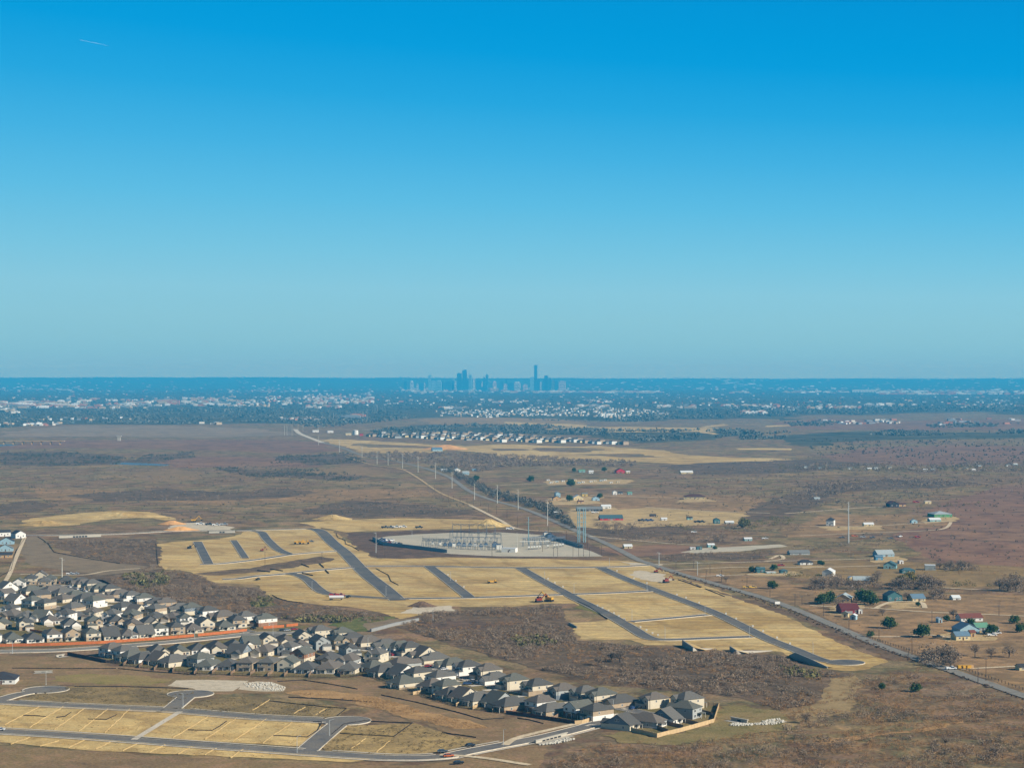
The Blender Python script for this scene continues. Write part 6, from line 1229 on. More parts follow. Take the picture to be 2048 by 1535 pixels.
for x, y, c, a, lb in [(1440, 1153, 'white', 0.1, 'on the field beside the county road'), (1902, 1339, 'white', 0.2, 'beside the yellow-orange crates'), (1493, 1176, 'yellow', 0.1, 'left of two by the county road'), (1505, 1176, 'yellow', 0.3, 'right of two by the county road'), (1562, 1132, 'red', 0.1, 'by the teal cottage'), (1832, 1005, 'red', 0.1, 'on the far slope'), (1684, 1076, 'grey', 0.1, 'below the very tall pole'), (1709, 1073, 'orange', 0.1, 'right of the very tall pole'), (1726, 1075, 'silver', 0.1, 'second right of the very tall pole'),
        (1745, 1076, 'grey', 0.1, 'third right of the very tall pole'), (1781, 1078, 'grey', 0.2, 'dark, in the row below the long lane'), (1800, 1074, 'white', 0.8, 'white, in the row below the long lane'), (1835, 1075, 'red', 0.1, 'dark red, at the end of the vehicle row'), (1875, 1276, 'black', 0.3, 'on the driveway beside the tall green tree'), (1993, 1268, 'white', 0.1, 'beside the light blue house'), (1974, 1266, 'blue', 0.1, 'in front of the green metal roof'), (1984, 1272, 'white', 0.1, 'on the yard right of the light blue house'),
        (1190, 1026, 'white', 0.1, 'box truck below the long dark shed'), (1283, 1042, 'black', 0.1, 'left of the yard row by the workshop'), (1291, 1042, 'grey', 0.1, 'middle of the yard row by the workshop'), (1300, 1042, 'blue', 0.1, 'right of the yard row by the workshop'), (1395, 1045, 'black', 0.1, 'left of the dark pair near the teal cottage'), (1403, 1045, 'black', 0.1, 'right of the dark pair near the teal cottage'), (1388, 1065, 'white', 0.1, 'alone on the olive field'), (1530, 1078, 'white', 0.1, 'above the gravel strip'), (140, 1149, 'white', 0.1, 'on the dirt track above the estate'), (151, 1149, 'silver', 0.2, 'second on the dirt track above the estate'),
        (770, 1056, 'black', 0.1, 'first on the far graded strip'), (780, 1056, 'grey', 0.1, 'second on the far graded strip'), (792, 1055.5, 'white', 0.1, 'third on the far graded strip'), (806, 1055, 'white', 0.1, 'fourth on the far graded strip'), (838, 1056, 'black', 0.1, 'last on the far graded strip'), (1020, 1059, 'white', 0.1, 'box truck by the sandy mound'), (400, 1049, 'white', 0.1, 'first at the earthworks by the causeway'), (418, 1050, 'black', 0.1, 'second at the earthworks by the causeway'), (432, 1051, 'white', 0.1, 'third at the earthworks by the causeway'), (448, 1050, 'silver', 0.1, 'last at the earthworks by the causeway'), (622, 1084, 'grey', 0.2, 'beside the yellow scraper')]:
    car(x, y, c, a, ('%s pickup ' % c if 'box truck' not in lb else '') + lb if 'box' not in lb else 'white ' + lb, True, 'pickups and trucks on the farm and building land', 1.15 if y > 1060 else 1.6)

# ------------------------------------------------------------------ machines, tanks, mounds
M_YEL = pm('machine_yellow', srgb(216, 164, 60)); M_RUST = pm('rust_red', srgb(150, 62, 44)); M_BLK = pm('machine_black', srgb(44, 44, 46))
def excavator(px, py, label, ang, s=1.0, m=M_YEL):
    x, y = P(px, py); r = empty('excavator', (x, y, 0.4), ang, s)
    for yy in (-1.2, 1.2): MB().box(-2.2, 2.2, yy - .35, yy + .35, 0, 0.9).build('track', M_BLK, r)
    MB().box(-2.0, 1.6, -1.3, 1.3, 1.0, 2.2).build('body', m, r); c = MB().box(0.2, 1.7, 0.2, 1.3, 2.2, 3.3).build('cab', m, r); MB().box(0.35, 1.73, 0.16, 1.34, 2.5, 3.1).build('cab_window', M_GLASS, c)
    b = MB().tube((1.4, -.4, 2.0), (4.4, -.4, 5.0), .32, .28, 6).build('boom', m, r); MB().tube((4.4, -.4, 5.0), (6.6, -.4, 2.2), .25, .2, 6).build('stick', m, b); MB().box(6.0, 7.2, -.9, .1, 1.2, 2.2).build('bucket', M_BLK, r)
    tag(r, label, 'excavator', 'building machines')
excavator(1098, 1203, 'yellow excavator digging at the brush edge', 2.7, 1.4); excavator(1078, 1204, 'rusty excavator beside the yellow one at the brush edge', 0.4, 1.2, M_RUST)
excavator(1332, 1165, 'rust-red excavator on the pale spill below the county road', 0.6, 1.1, M_RUST); excavator(1312, 1145, 'small rust-red excavator nearer the county road crossing', 0.2, 0.8, M_RUST); excavator(379, 1097, 'small dark excavator on the left dirt lots', 0.5, 0.9, M_BLK); excavator(387, 1044, 'yellow excavator at the earthworks beyond the causeway', 0.1, 1.4); excavator(524, 1102, 'tiny rust excavator between the short streets', 0.4, 0.7, M_RUST)
def scraper(px, py, label, ang, s=1.0):
    x, y = P(px, py); r = empty('wheel_scraper', (x, y, 0.4), ang, s)
    MB().box(-3.8, 1.2, -1.4, 1.4, 0.9, 2.2).build('bowl', M_YEL, r); MB().box(2.2, 4.4, -1.1, 1.1, 1.0, 2.0).box(1.0, 2.4, -.3, .3, 1.9, 2.4).build('tractor', M_YEL, r); MB().box(2.4, 3.4, -.8, .8, 2.0, 3.1).build('cab', M_YEL, r)
    for xx in (-3.0, 3.2):
        for yy in (-1.5, 1.5): MB().tube((xx, yy - .3, .85), (xx, yy + .3, .85), .85, .85, 12).build('wheel', M_TYRE, r)
    tag(r, label, 'scraper', 'building machines')
scraper(598, 1088, 'yellow scraper on the dirt lots, left one', 0.2, 1.3); scraper(608, 1088, 'yellow scraper on the dirt lots, right one', 0.1, 1.3); scraper(984, 1166, 'small yellow grader on the slanting-street lots', 0.3, 0.9)
# tanker trailer
x, y = P(673, 1200); r = empty('tank_trailer', (x, y, 0.5), 0.05)
MB().tube((-5.5, 0, 2.1), (5.5, 0, 2.1), 1.25, 1.25, 14).build('tank', CARP['white'], r); MB().box(-5.5, 5.5, -.5, .5, 0.75, 0.95).build('chassis', M_BLK, r)
for xx in (-4.6, -3.4, 3.6):
    for yy in (-1, 1): MB().tube((xx, yy - .2, .5), (xx, yy + .2, .5), .5, .5, 10).build('wheel', M_TYRE, r)
tag(r, 'long white tank trailer parked on the dirt lots', 'tank trailer')
for i, (px, py) in enumerate(((668, 1192), (680, 1192))): car(px, py, 'red', 0.1, 'red truck behind the white tank trailer, %s one' % ('left', 'right')[i], True, 'red trucks behind the tank trailer', 1.3)
car(697, 1195, 'black', 1.2, 'black pickup right of the white tank trailer', True); car(516, 1160, 'black', 1.2, 'black pickup alone on the left lots', True)
def mound(name, px, py, w, hgt, m, label, cat='mound', el=0.7):
    x, y = P(px, py); g = random.Random(px); vs = [(0, 0, hgt)]; n = 26; fs = []
    for k, (rr, zz) in enumerate(((0.18, .93), (0.42, .62), (0.7, .28), (1.0, -0.02))):
        for i in range(n):
            a = 2 * PI * i / n; q = w / 2 * rr * g.uniform(0.85, 1.12); vs.append((q * math.cos(a), q * math.sin(a) * el, hgt * zz * g.uniform(0.9, 1.08) if zz > 0 else -.1))
    for i in range(n): fs.append((0, 1 + i, 1 + (i + 1) % n))
    for k in range(3):
        for i in range(n): a = 1 + k * n + i; b = 1 + k * n + (i + 1) % n; fs.append((a, a + n, b + n, b))
    o = MB().add(vs, fs).build(name, m, None, (x, y, 0.3)); tag(o, label, cat)
mound('dirt_mound', 843, 1212, 22, 3.6, G_DARK, 'dark brown dirt mound at the foot of the boulevard'); mound('dirt_mound', 978, 1052, 48, 8, G_TAN, 'sandy mound behind the gravel yard'); mound('dirt_mound', 665, 1038, 50, 5, G_TAN, 'sandy mound on the far graded strip'); mound('dirt_mound', 345, 1048, 34, 4, soil('orange_earth', [srgb(206, 160, 108), srgb(190, 146, 98)], contrast=.2, gain=LITE), 'orange earth mound beyond the causeway, upper one'); mound('dirt_mound', 362, 1060, 40, 4, MATS['orange_earth'], 'orange earth mound right beside the causeway'); mound('dirt_mound', 893, 898, 110, 10, MATS['orange_earth'], 'distant orange earth mound on the tan clearing')
mound('dirt_mound', 90, 1049, 60, 5, G_TAN, 'spoil heap at the left end of the tan spoil ground'); mound('dirt_mound', 250, 1034, 120, 6, G_TAN, 'long spoil heap along the tan spoil ground', el=.3)

# retaining walls under the streets, culverts and bridges
M_WALL = pm('grey_block_wall', srgb(150, 150, 146)); M_CONC = pm('pale_concrete', srgb(188, 180, 164))
def wall_run(name, pts, hs, th, m, label, cat='retaining wall', fill=None):
    w = [P(*q) for q in pts]; mb = MB(); back = side(w, th)
    for i in range(len(w) - 1):
        a, b, c, d = w[i], w[i + 1], back[i + 1], back[i]; ha, hb = hs[i], hs[i + 1]
        mb.add([(a[0], a[1], 0), (b[0], b[1], 0), (c[0], c[1], 0), (d[0], d[1], 0), (a[0], a[1], ha), (b[0], b[1], hb), (c[0], c[1], hb), (d[0], d[1], ha)], [(0, 1, 5, 4), (4, 5, 6, 7), (1, 2, 6, 5), (2, 3, 7, 6), (3, 0, 4, 7)])
    o = mb.build(name, m); tag(o, label, cat)
    if fill:
        f2 = side(w, fill); b2 = side(w, th * 0.98); mb = MB()
        for i in range(len(w) - 1): mb.add([(b2[i][0], b2[i][1], hs[i] - .1), (b2[i + 1][0], b2[i + 1][1], hs[i + 1] - .1), (f2[i + 1][0], f2[i + 1][1], 0.3), (f2[i][0], f2[i][1], 0.3)], [(0, 1, 2, 3)])
        structure(mb, 'bank', G_TAN)
wall_run('retaining_wall', [(1578, 1311), (1590, 1318), (1620, 1328), (1654, 1336)], [0.6, 4.2, 3.4, 1.0], 0.6, M_WALL, 'dark grey retaining wall below the last cul-de-sac', fill=5)
wall_run('retaining_wall', [(1364, 1291), (1386, 1302)], [3.8, 2.6], 0.6, M_WALL, 'left short dark wall at the lower edge of the dirt lots', fill=9)
wall_run('retaining_wall', [(1459, 1300), (1473, 1308)], [2.8, 2.4], 0.6, M_WALL, 'right short dark wall at the lower edge of the dirt lots', fill=8)
wall_run('retaining_wall', [(1386, 1302.3), (1425, 1297)], [2.2, 0.4], 0.5, M_CONC, 'pale wing wall right of the left short dark wall')
wall_run('retaining_wall', [(1473, 1308.3), (1545, 1301)], [2.4, 0.4], 0.5, M_CONC, 'pale wing wall right of the right short dark wall')
wall_run('retaining_wall', [(1137, 1248), (1153, 1256)], [1.6, 1.4], 0.5, M_WALL, 'small dark wall at the corner of the pale terrace')
wall_run('culvert_wall', [(743, 1263), (790, 1251), (838, 1241)], [2.0, 2.2, 2.0], 1.2, M_WALL, 'long grey culvert wall on the green marsh', 'culvert')
def culvert(a, b, h, n, label, m=M_CONC):
    p, q = Vector(P(*a)), Vector(P(*b)); L = (q - p).length; rz = math.atan2(q.y - p.y, q.x - p.x)
    r = empty('box_culvert', ((p.x + q.x) / 2, (p.y + q.y) / 2, 0), rz); wl = MB().box(-L / 2, L / 2, 0, .5, 0, h)
    wl.box(-L / 2 - .4, L / 2 + .4, -.3, .8, h, h + .35); wl.build('headwall', m, r)
    s = min(2.4, L / (n + 1) * .8)
    for k in range(n): cx = (k - (n - 1) / 2) * s * 1.3; MB().box(cx - s / 2, cx + s / 2, -.06, .3, 0.1, h * .72).build('opening', M_BLK, r)
    MB().add([(-L / 2, 0, .35), (L / 2, 0, .35), (L / 2 + 1, -4, .32), (-L / 2 - 1, -4, .32)], [(0, 1, 2, 3)]).build('apron', M_CONC, r)
    tag(r, label, 'culvert')
culvert((1072, 1487), (1134, 1471), 1.5, 5, 'pale concrete culvert with five dark openings beside the rising street'); culvert((118, 1076), (202, 1073), 2.6, 5, 'pale culvert with five openings under the causeway'); culvert((418, 1066), (470, 1065), 2.2, 2, 'smaller pale culvert under the causeway, near the dirt lots'); culvert((70, 1345), (104, 1344), 0.8, 1, 'small pale culvert apron on the mown slope'); culvert((1462, 1440), (1494, 1446), 1.6, 1, 'pale concrete outlet on the olive verge'); culvert((113, 1314), (128, 1312), 1.2, 1, 'small pale slab culvert below the avenue')
# stone apron of loose boulders
def rubble(pts, n, label, sz):
    mb = MB(); g = random.Random(n); xs = [p[0] for p in pts]; ys = [p[1] for p in pts]; k = 0
    while k < n:
        px, py = g.uniform(min(xs), max(xs)), g.uniform(min(ys), max(ys))
        if not inside(np.array([px]), np.array([py]), pts)[0]: continue
        x, y = P(px, py); s = g.uniform(.5, 1) * sz; k += 1
        mb.add([(x - s, y, .25), (x, y - s, .25), (x + s * .9, y, .25), (x, y + s, .25), (x - s * .5, y - .1, .25 + s), (x + s * .5, y + .15, .25 + s * .8)], [(0, 1, 4), (1, 2, 5), (1, 5, 4), (2, 3, 5), (3, 4, 5), (3, 0, 4)])
    tag(mb.build('rubble', pm('limestone_rubble', srgb(190, 184, 170))), kind='stuff')
rubble([(480, 1368), (515, 1364), (545, 1366), (570, 1374), (566, 1381), (520, 1381)], 160, '', .7); rubble([(1460, 1452), (1545, 1449), (1572, 1444), (1560, 1438), (1530, 1440), (1520, 1447), (1462, 1447)], 220, '', .8); rubble([(1078, 1490), (1136, 1476), (1152, 1478), (1110, 1488)], 120, '', .7)
# distant road bridge on piers
x0, y0 = P(-40, 889); x1, y1 = P(128, 889); r = empty('road_bridge', ((x0 + x1) / 2, y0, 0)); L = x1 - x0
MB().box(-L / 2, L / 2, 0, 14, 8.2, 9.4).build('deck', BW['stone'], r); MB().box(-L / 2, L / 2, -.2, .2, 9.4, 10.3).build('parapet', BW['stone'], r)
for k in range(9): MB().box(-L / 2 + L * (k + .5) / 9 - 1.3, -L / 2 + L * (k + .5) / 9 + 1.3, 2, 12, 0, 8.2).build('pier', BW['tan'], r)
tag(r, 'long pale road bridge over water at the left edge', 'bridge')
x, y = P(238, 881); r = empty('bridge_stub', (x, y, 0)); MB().box(-4, 4, -3, 3, 0, 11).build('pier', M_CONC, r); MB().box(-6, 6, -4, 4, 11, 13).build('pier_cap', M_CONC, r); tag(r, 'lone pale concrete pier right of the long bridge', 'bridge pier')
# water tank and its red neighbour
x, y = P(711, 869); r = empty('water_tank', (x, y, 0)); MB().tube((0, 0, 0), (0, 0, 12.5), 8, 8, 28).build('tank', BW['white'], r); MB().tube((0, 0, 12.5), (0, 0, 14), 8.2, 1, 28).build('tank_roof', BR['white'], r); tag(r, 'round white water tank by the distant road', 'water tank')
B('red_shed', 'shed', 719, 726, 871, 'red', 'red', 'small red shed beside the white water tank', hpx=3.5, wins=1)
B('white_store', 'store', 624, 637, 864, 'white', 'white', 'white building with pale roof above the distant road bend', 'flat', hpx=4, dep=15); B('white_store', 'store', 654, 666, 865, 'white', 'white', 'second white building beyond the distant road bend', 'flat', hpx=4, dep=15); B('white_store', 'store', 690, 702, 870, 'cream', 'white', 'low pale building left of the white water tank', 'flat', hpx=4, dep=14); B('blue_store', 'store', 863, 884, 902, 'lblue', 'blue', 'pale building with a blue-violet roof on the tan clearing', hpx=4, dep=20)
# orange crates by the farm gate
for i in range(6):
    x, y = P(1919 + i * 4.6, 1337 - (i % 2)); o = MB().box(-1.2, 1.2, -1, 1, 0.0, 1.5).box(-1.3, 1.3, -1.1, 1.1, 1.5, 1.65).box(-1.25, -1.2, -.9, .9, .2, 1.3).build('crate', BW['tan'] if i % 2 else M_YEL, None, (x, y, 0.6), 0.2)
    tag(o, 'yellow-orange crate by the farm gate, %s from the left' % ORD[i + 1], 'crate', 'yellow-orange crates by the farm gate')
bx = None
for i, (px, py) in enumerate([(1189, 1212), (1199, 1217), (1211, 1222), (1222, 1227), (1232, 1233), (1243, 1239), (1275, 1255), (1287, 1261), (1299, 1267), (1310, 1271), (1090, 1158), (1104, 1166), (1120, 1174), (1348, 1190), (1366, 1196), (1392, 1206), (1446, 1228), (1466, 1238), (1500, 1253), (1520, 1263), (1548, 1276), (1574, 1288), (890, 1150), (906, 1162), (922, 1174), (1228, 1142), (1262, 1157), (1288, 1167)]):
    x, y = P(px + 6, py)
    if bx is None: bx = MB().box(-.5, .5, -.4, .4, 0, .95).box(-.55, .55, -.45, .45, .95, 1.05).build('utility_pedestal', M_TRIM, None, (x, y, .2)); o = bx
    else: o = bx.copy(); COL.objects.link(o); o.location = (x, y, .2)
    tag(o, 'small pale utility pedestal beside the slanting dirt-lot streets', 'utility box', 'utility pedestals of the dirt lots')
# roadside sign and portable toilets
x, y = P(1555, 1211); r = empty('site_sign', (x, y, 0), 0.3)
for xx in (-1.6, 1.6): MB().box(xx - .08, xx + .08, -.08, .08, 0, 1.4).build('post', M_POLEW, r)
MB().box(-2, 2, -.06, .06, 1.4, 3.2).build('board', BW['white'], r); tag(r, 'blank white board on two posts beside the county road', 'sign')

# ------------------------------------------------------------------ electrical substation
M_GAL = pm('substation_steel', srgb(104, 116, 128), 0.6); M_DUL = pm('yard_wall_grey', srgb(150, 158, 160)); M_TANK = pm('tank_white', srgb(224, 222, 212)); M_XF = pm('transformer_blue_grey', srgb(90, 112, 136))
wall_run('yard_wall', [(745, 1079), (768, 1090), (830, 1097), (894, 1105)], [3.4, 3.4, 3.4, 3.4], .3, M_DUL, 'grey yard wall along the near left side of the gravel yard', 'wall')
wall_run('yard_wall', [(1090, 1070), (1120, 1082), (1166, 1096)], [3.6, 3.6, 3.6], .3, M_DUL, 'grey yard wall along the right side of the gravel yard', 'wall')
B('control_house', 'control house', 1004, 1034, 1104, 'white', 'white', 'white control house in the substation yard', 'flat', hpx=8, dep=9, rot=-.25, wins=1)
def gantry(a, b, n, hgt, label, legs=True):
    p, q = Vector(P(*a)), Vector(P(*b)); L = (q - p).length; rz = math.atan2(q.y - p.y, q.x - p.x)
    r = empty('switch_gantry', ((p.x + q.x) / 2, (p.y + q.y) / 2, 0), rz); t = MB()
    for yy in (-.7, .7):
        for z in (hgt - 1.3, hgt): t.tube((-L / 2, yy, z), (L / 2, yy, z), .14, .14, 5)
    k = int(L / 2.6)
    for i in range(k):
        x0, x1 = -L / 2 + L * i / k, -L / 2 + L * (i + 1) / k
        for yy in (-.7, .7): t.tube((x0, yy, hgt - 1.3 if i % 2 else hgt), (x1, yy, hgt if i % 2 else hgt - 1.3), .11, .11, 4, cap=False)
        t.tube((x0, -.7, hgt), (x0, .7, hgt), .06, .06, 4, cap=False)
    t.build('truss', M_GAL, r)
    for i in range(n):
        x = -L / 2 + L * i / (n - 1); m = MB()
        for yy in (-2.4, 2.4): m.tube((x, yy, 0), (x, yy * .25, hgt - 1.2), .22, .15, 6)
        m.tube((x, -1.5, hgt * .45), (x, 1.5, hgt * .45), .08, .08, 5); m.build('leg', M_GAL, r)
        MB().tube((x, 0, hgt), (x, 0, hgt + 2.6), .12, .06, 5).build('lightning_rod', M_GAL, r)
    tag(r, label, 'gantry', 'substation gantries')
gantry((900, 1095), (1002, 1101), 8, 17, 'tall lattice gantry in front, with eight A-shaped legs'); gantry((905, 1078), (990, 1080), 6, 16, 'tall lattice gantry behind the front one')
gantry((845, 1094), (900, 1096), 5, 9, 'low lattice gantry on the left of the yard'); gantry((1058, 1090), (1100, 1089), 5, 7, 'low lattice gantry behind the white tanks'); gantry((1100, 1089), (1130, 1086), 4, 7, 'low lattice gantry at the right of the yard')
for i, (p, q, hh) in enumerate((((846, 1091), (896, 1092), 5), ((850, 1087), (985, 1090), 5), ((905, 1085), (1000, 1087), 6), ((1040, 1093), (1100, 1092), 5), ((1044, 1086), (1090, 1082), 5), ((915, 1098), (985, 1100), 4.5))):
    a, b = Vector(P(*p)), Vector(P(*q)); L = (b - a).length; r = empty('bus_run', ((a.x + b.x) / 2, (a.y + b.y) / 2, .2), math.atan2(b.y - a.y, b.x - a.x)); t = MB()
    for yy in (-1.8, 0, 1.8): t.tube((-L / 2, yy, hh), (L / 2, yy, hh), .14, .14, 6)
    t.build('busbar', M_TANK if i % 2 else M_GAL, r); k = max(3, int(L / 6))
    for j in range(k):
        xx = -L / 2 + L * (j + .5) / k; m = MB().box(xx - .12, xx + .12, -2.2, 2.2, hh - 1.3, hh - 1.0)
        for yy in (-1.8, 1.8): m.box(xx - .15, xx + .15, yy - .15, yy + .15, 0, hh - 1.3)
        for yy in (-1.8, 0, 1.8): m.box(xx - .1, xx + .1, yy - .1, yy + .1, hh - 1.0, hh - .1)
        m.build('support', M_GAL, r)
    tag(r, 'run of busbars on steel supports in the substation, %s from the left' % ORD[[846, 850, 905, 915, 1040, 1044].index(p[0]) + 1], 'busbar run', 'busbar runs of the substation')
for i, (px, py) in enumerate(((1058, 1099), (1064, 1098.6), (1069, 1098.3), (1074.5, 1098), (1080, 1097.5), (1095.5, 1096), (1109, 1095), (1114, 1094.5), (1120.5, 1094), (1126, 1093))):
    x, y = P(px, py); r = empty('breaker_tank', (x, y, .3)); MB().tube((-.9, 0, 2.0), (.9, 0, 2.0), 1.15, 1.15, 12).build('tank', M_TANK, r)
    for sx in (-.6, .6): MB().box(sx - .1, sx + .1, -.8, .8, 0, 1.0).build('leg', M_GAL, r); MB().tube((sx, 0, 3.0), (sx * 1.7, 0, 4.6), .14, .1, 6).build('bushing', M_LAMP, r)
    tag(r, 'white breaker tank in the substation, %s from the left' % ORD[i + 1], 'breaker tank', 'breaker tanks of the substation')
for i, (px, py, s) in enumerate(((998, 1099, 1.2), (990, 1094, 1.1), (900, 1092, .8), (908, 1093, .8), (918, 1091, .8), (928, 1093, .8), (880, 1090, .7), (890, 1092, .7), (1100, 1077, 1.2), (1092, 1072, 1.0), (1108, 1082, 1.1), (940, 1092, .7), (950, 1093, .7), (962, 1094, .7), (972, 1092, .7), (865, 1089, .6))):
    x, y = P(px, py); r = empty('transformer', (x, y, .3), .1, s); MB().box(-2.2, 2.2, -1.5, 1.5, 0.2, 3.6).build('tank', M_XF if i % 3 else M_TANK, r)
    for sx in (-2.5, 2.5): MB().box(sx - .35, sx + .35, -1.3, 1.3, .6, 3.2).build('radiator', M_GAL, r)
    MB().tube((-1.4, 1.2, 4.3), (1.4, 1.2, 4.3), .5, .5, 10).build('conservator', M_XF, r)
    for sx in (-1.3, 0, 1.3): MB().tube((sx, 0, 3.6), (sx, 0, 5.4), .16, .1, 6).build('bushing', M_BLK, r)
    tag(r, 'blue-grey transformer block in the substation yard, %s listed from the control house' % ORD[i + 1] if False else 'transformer or switch block in the substation yard, %s from the left' % ORD[[o[0] for o in sorted(((998, 1), (990, 1), (900, 1), (908, 1), (918, 1), (928, 1), (880, 1), (890, 1), (1100, 1), (1092, 1), (1108, 1), (940, 1), (950, 1), (962, 1), (972, 1), (865, 1)))].index(px) + 1], 'transformer', 'transformers of the substation')
for i, (px, py, c) in enumerate(((762, 1083, 'silver'), (768, 1084, 'blue'), (776, 1082, 'white'), (783, 1082, 'white'), (779, 1087, 'red'), (786, 1087, 'white'), (793, 1088, 'white'), (799, 1089, 'black'), (772, 1087, 'grey'), (765, 1080, 'blue'))):
    car(px, py, c, 0.1 + i * .3, '%s pickup at the left tip of the gravel yard, number %s of the cluster' % (c, ('one', 'two', 'three', 'four', 'five', 'six', 'seven', 'eight', 'nine', 'ten')[i]) if False else '%s pickup in the cluster at the yard tip, %s from the left' % (c, ORD[sorted([762, 768, 776, 783, 779, 786, 793, 799, 772, 765]).index(px) + 1]), True, 'pickups at the left tip of the gravel yard', 1.3)
# blue lattice tower: four tubular columns tied by cross-arms
x, y = P(1163, 1084); hh = 69 * y / F; r = empty('lattice_tower', (x, y, 0), 0.2)
for sx in (-3.9, -2.0, 2.0, 3.9): MB().tube((sx, 0, 0), (sx, 0, hh), .55, .42, 10).build('column', M_BLUE, r)
for k in range(6):
    z = hh * (.995 - .135 * k); MB().box(-4.8, 4.8, -.35, .35, z - .45, z).build('crossarm', M_BLUE, r)
    for sx in (-2.4, 0, 2.4): MB().tube((sx, 0, z - .4), (sx, 0, z - 2.6), .12, .12, 6).build('insulator', M_BLK, r)
for k in range(5):
    z = hh * (.06 + .16 * k)
    for s in (-1, 1): MB().tube((2.0 * s, 0, z), (3.9 * s, 0, z + 2.8), .16, .16, 5).build('brace', M_BLUE, r)
tag(r, 'blue-grey four-column steel tower with cross-arms beside the gravel yard', 'tower')

# ------------------------------------------------------------------ the estate beyond the tan clearing: small houses, no parts at this size
SW = [BW['white'], BW['cream'], WALLS['tan'], WALLS['grey']]
def small_house(w, d, h, rise):
    m = MB().box(-w / 2, w / 2, -d / 2, d / 2, 0, h, 0); m.hip(-w / 2 - .4, w / 2 + .4, -d / 2 - .4, d / 2 + .4, h, rise, 1); return m
SM = [small_house(13, 15, 3.2, 3.0).build('estate_house', [SW[0], ROOFS[0]]), small_house(12, 13, 6.0, 2.6).build('estate_house', [SW[1], ROOFS[1]])]
n = 0
EST = [((735, 872), (800, 876), 7), ((760, 869), (900, 880), 14), ((800, 868), (940, 880), 14), ((840, 867), (1010, 884), 17), ((870, 866), (1080, 886), 20), ((920, 867), (1130, 886), 20), ((980, 869), (1200, 888), 20), ((1050, 874), (1255, 890), 18)]
for a, b, k in EST:
    for i in range(k):
        t = (i + .5) / k; px, py = a[0] + (b[0] - a[0]) * t + RNG.uniform(-2, 2), a[1] + (b[1] - a[1]) * t + RNG.uniform(-.5, .5)
        if n < 2: o = SM[n]
        else:
            o = SM[n % 2].copy(); COL.objects.link(o)
        n += 1
        x, y = P(px, py); o.location = (x, y, 0); o.rotation_euler = (0, 0, RNG.choice((.5, .55, 2.1))); s = RNG.uniform(.95, 1.35); o.scale = (s, s, s * 1.1)
        setmat(o, 0, SW[(n * 5) % 4]); tag(o, 'tiny pale house in the dense estate beyond the long tan clearing', 'house', 'tiny houses of the distant estate')

# ------------------------------------------------------------------ distant town: thousands of small blocks
def blocks(name, items, m_list):
    mb = MB(); g = random.Random(len(items) + 5)
    for (poly, n, wr, hr, dr) in items:
        xs = [p[0] for p in poly]; ys = [p[1] for p in poly]; k = 0
        while k < n:
            px, py = g.uniform(min(xs), max(xs)), g.uniform(min(ys), max(ys))
            if not inside(np.array([px]), np.array([py]), poly)[0]: continue
            k += 1.15 if name == 'distant_town' else 1; x, y = P(px, py); w = g.uniform(*wr) * (0.3 + 0.7 * g.random()); h = g.uniform(*hr); d = g.uniform(*dr); z = hill_z(x, y); mi = g.randrange(len(m_list))
            if h < 9 and w < 30:
                mb.box(-w / 2, w / 2, -d / 2, d / 2, z - 1, z + h, mi, g.uniform(-.5, .5), (x, y))
            else: mb.box(-w / 2, w / 2, -d / 2, d / 2, z - 1, z + h, mi, g.uniform(-.12, .12), (x, y)).box(-w / 5, w / 4, -d / 4, d / 4, z + h, z + h + 2.5, mi, 0, (x, y))
    o = mb.build(name, m_list); tag(o, kind='stuff')
def rect(x0, x1, y0, y1): return [(x0, y0), (x1, y0), (x1, y1), (x0, y1)]
TW = [pm('town_white', srgb(244, 242, 236)), pm('town_pale', srgb(222, 214, 200)), pm('town_tan', srgb(196, 174, 142)), pm('town_grey', srgb(150, 154, 156)), pm('town_rust', srgb(190, 128, 100))]
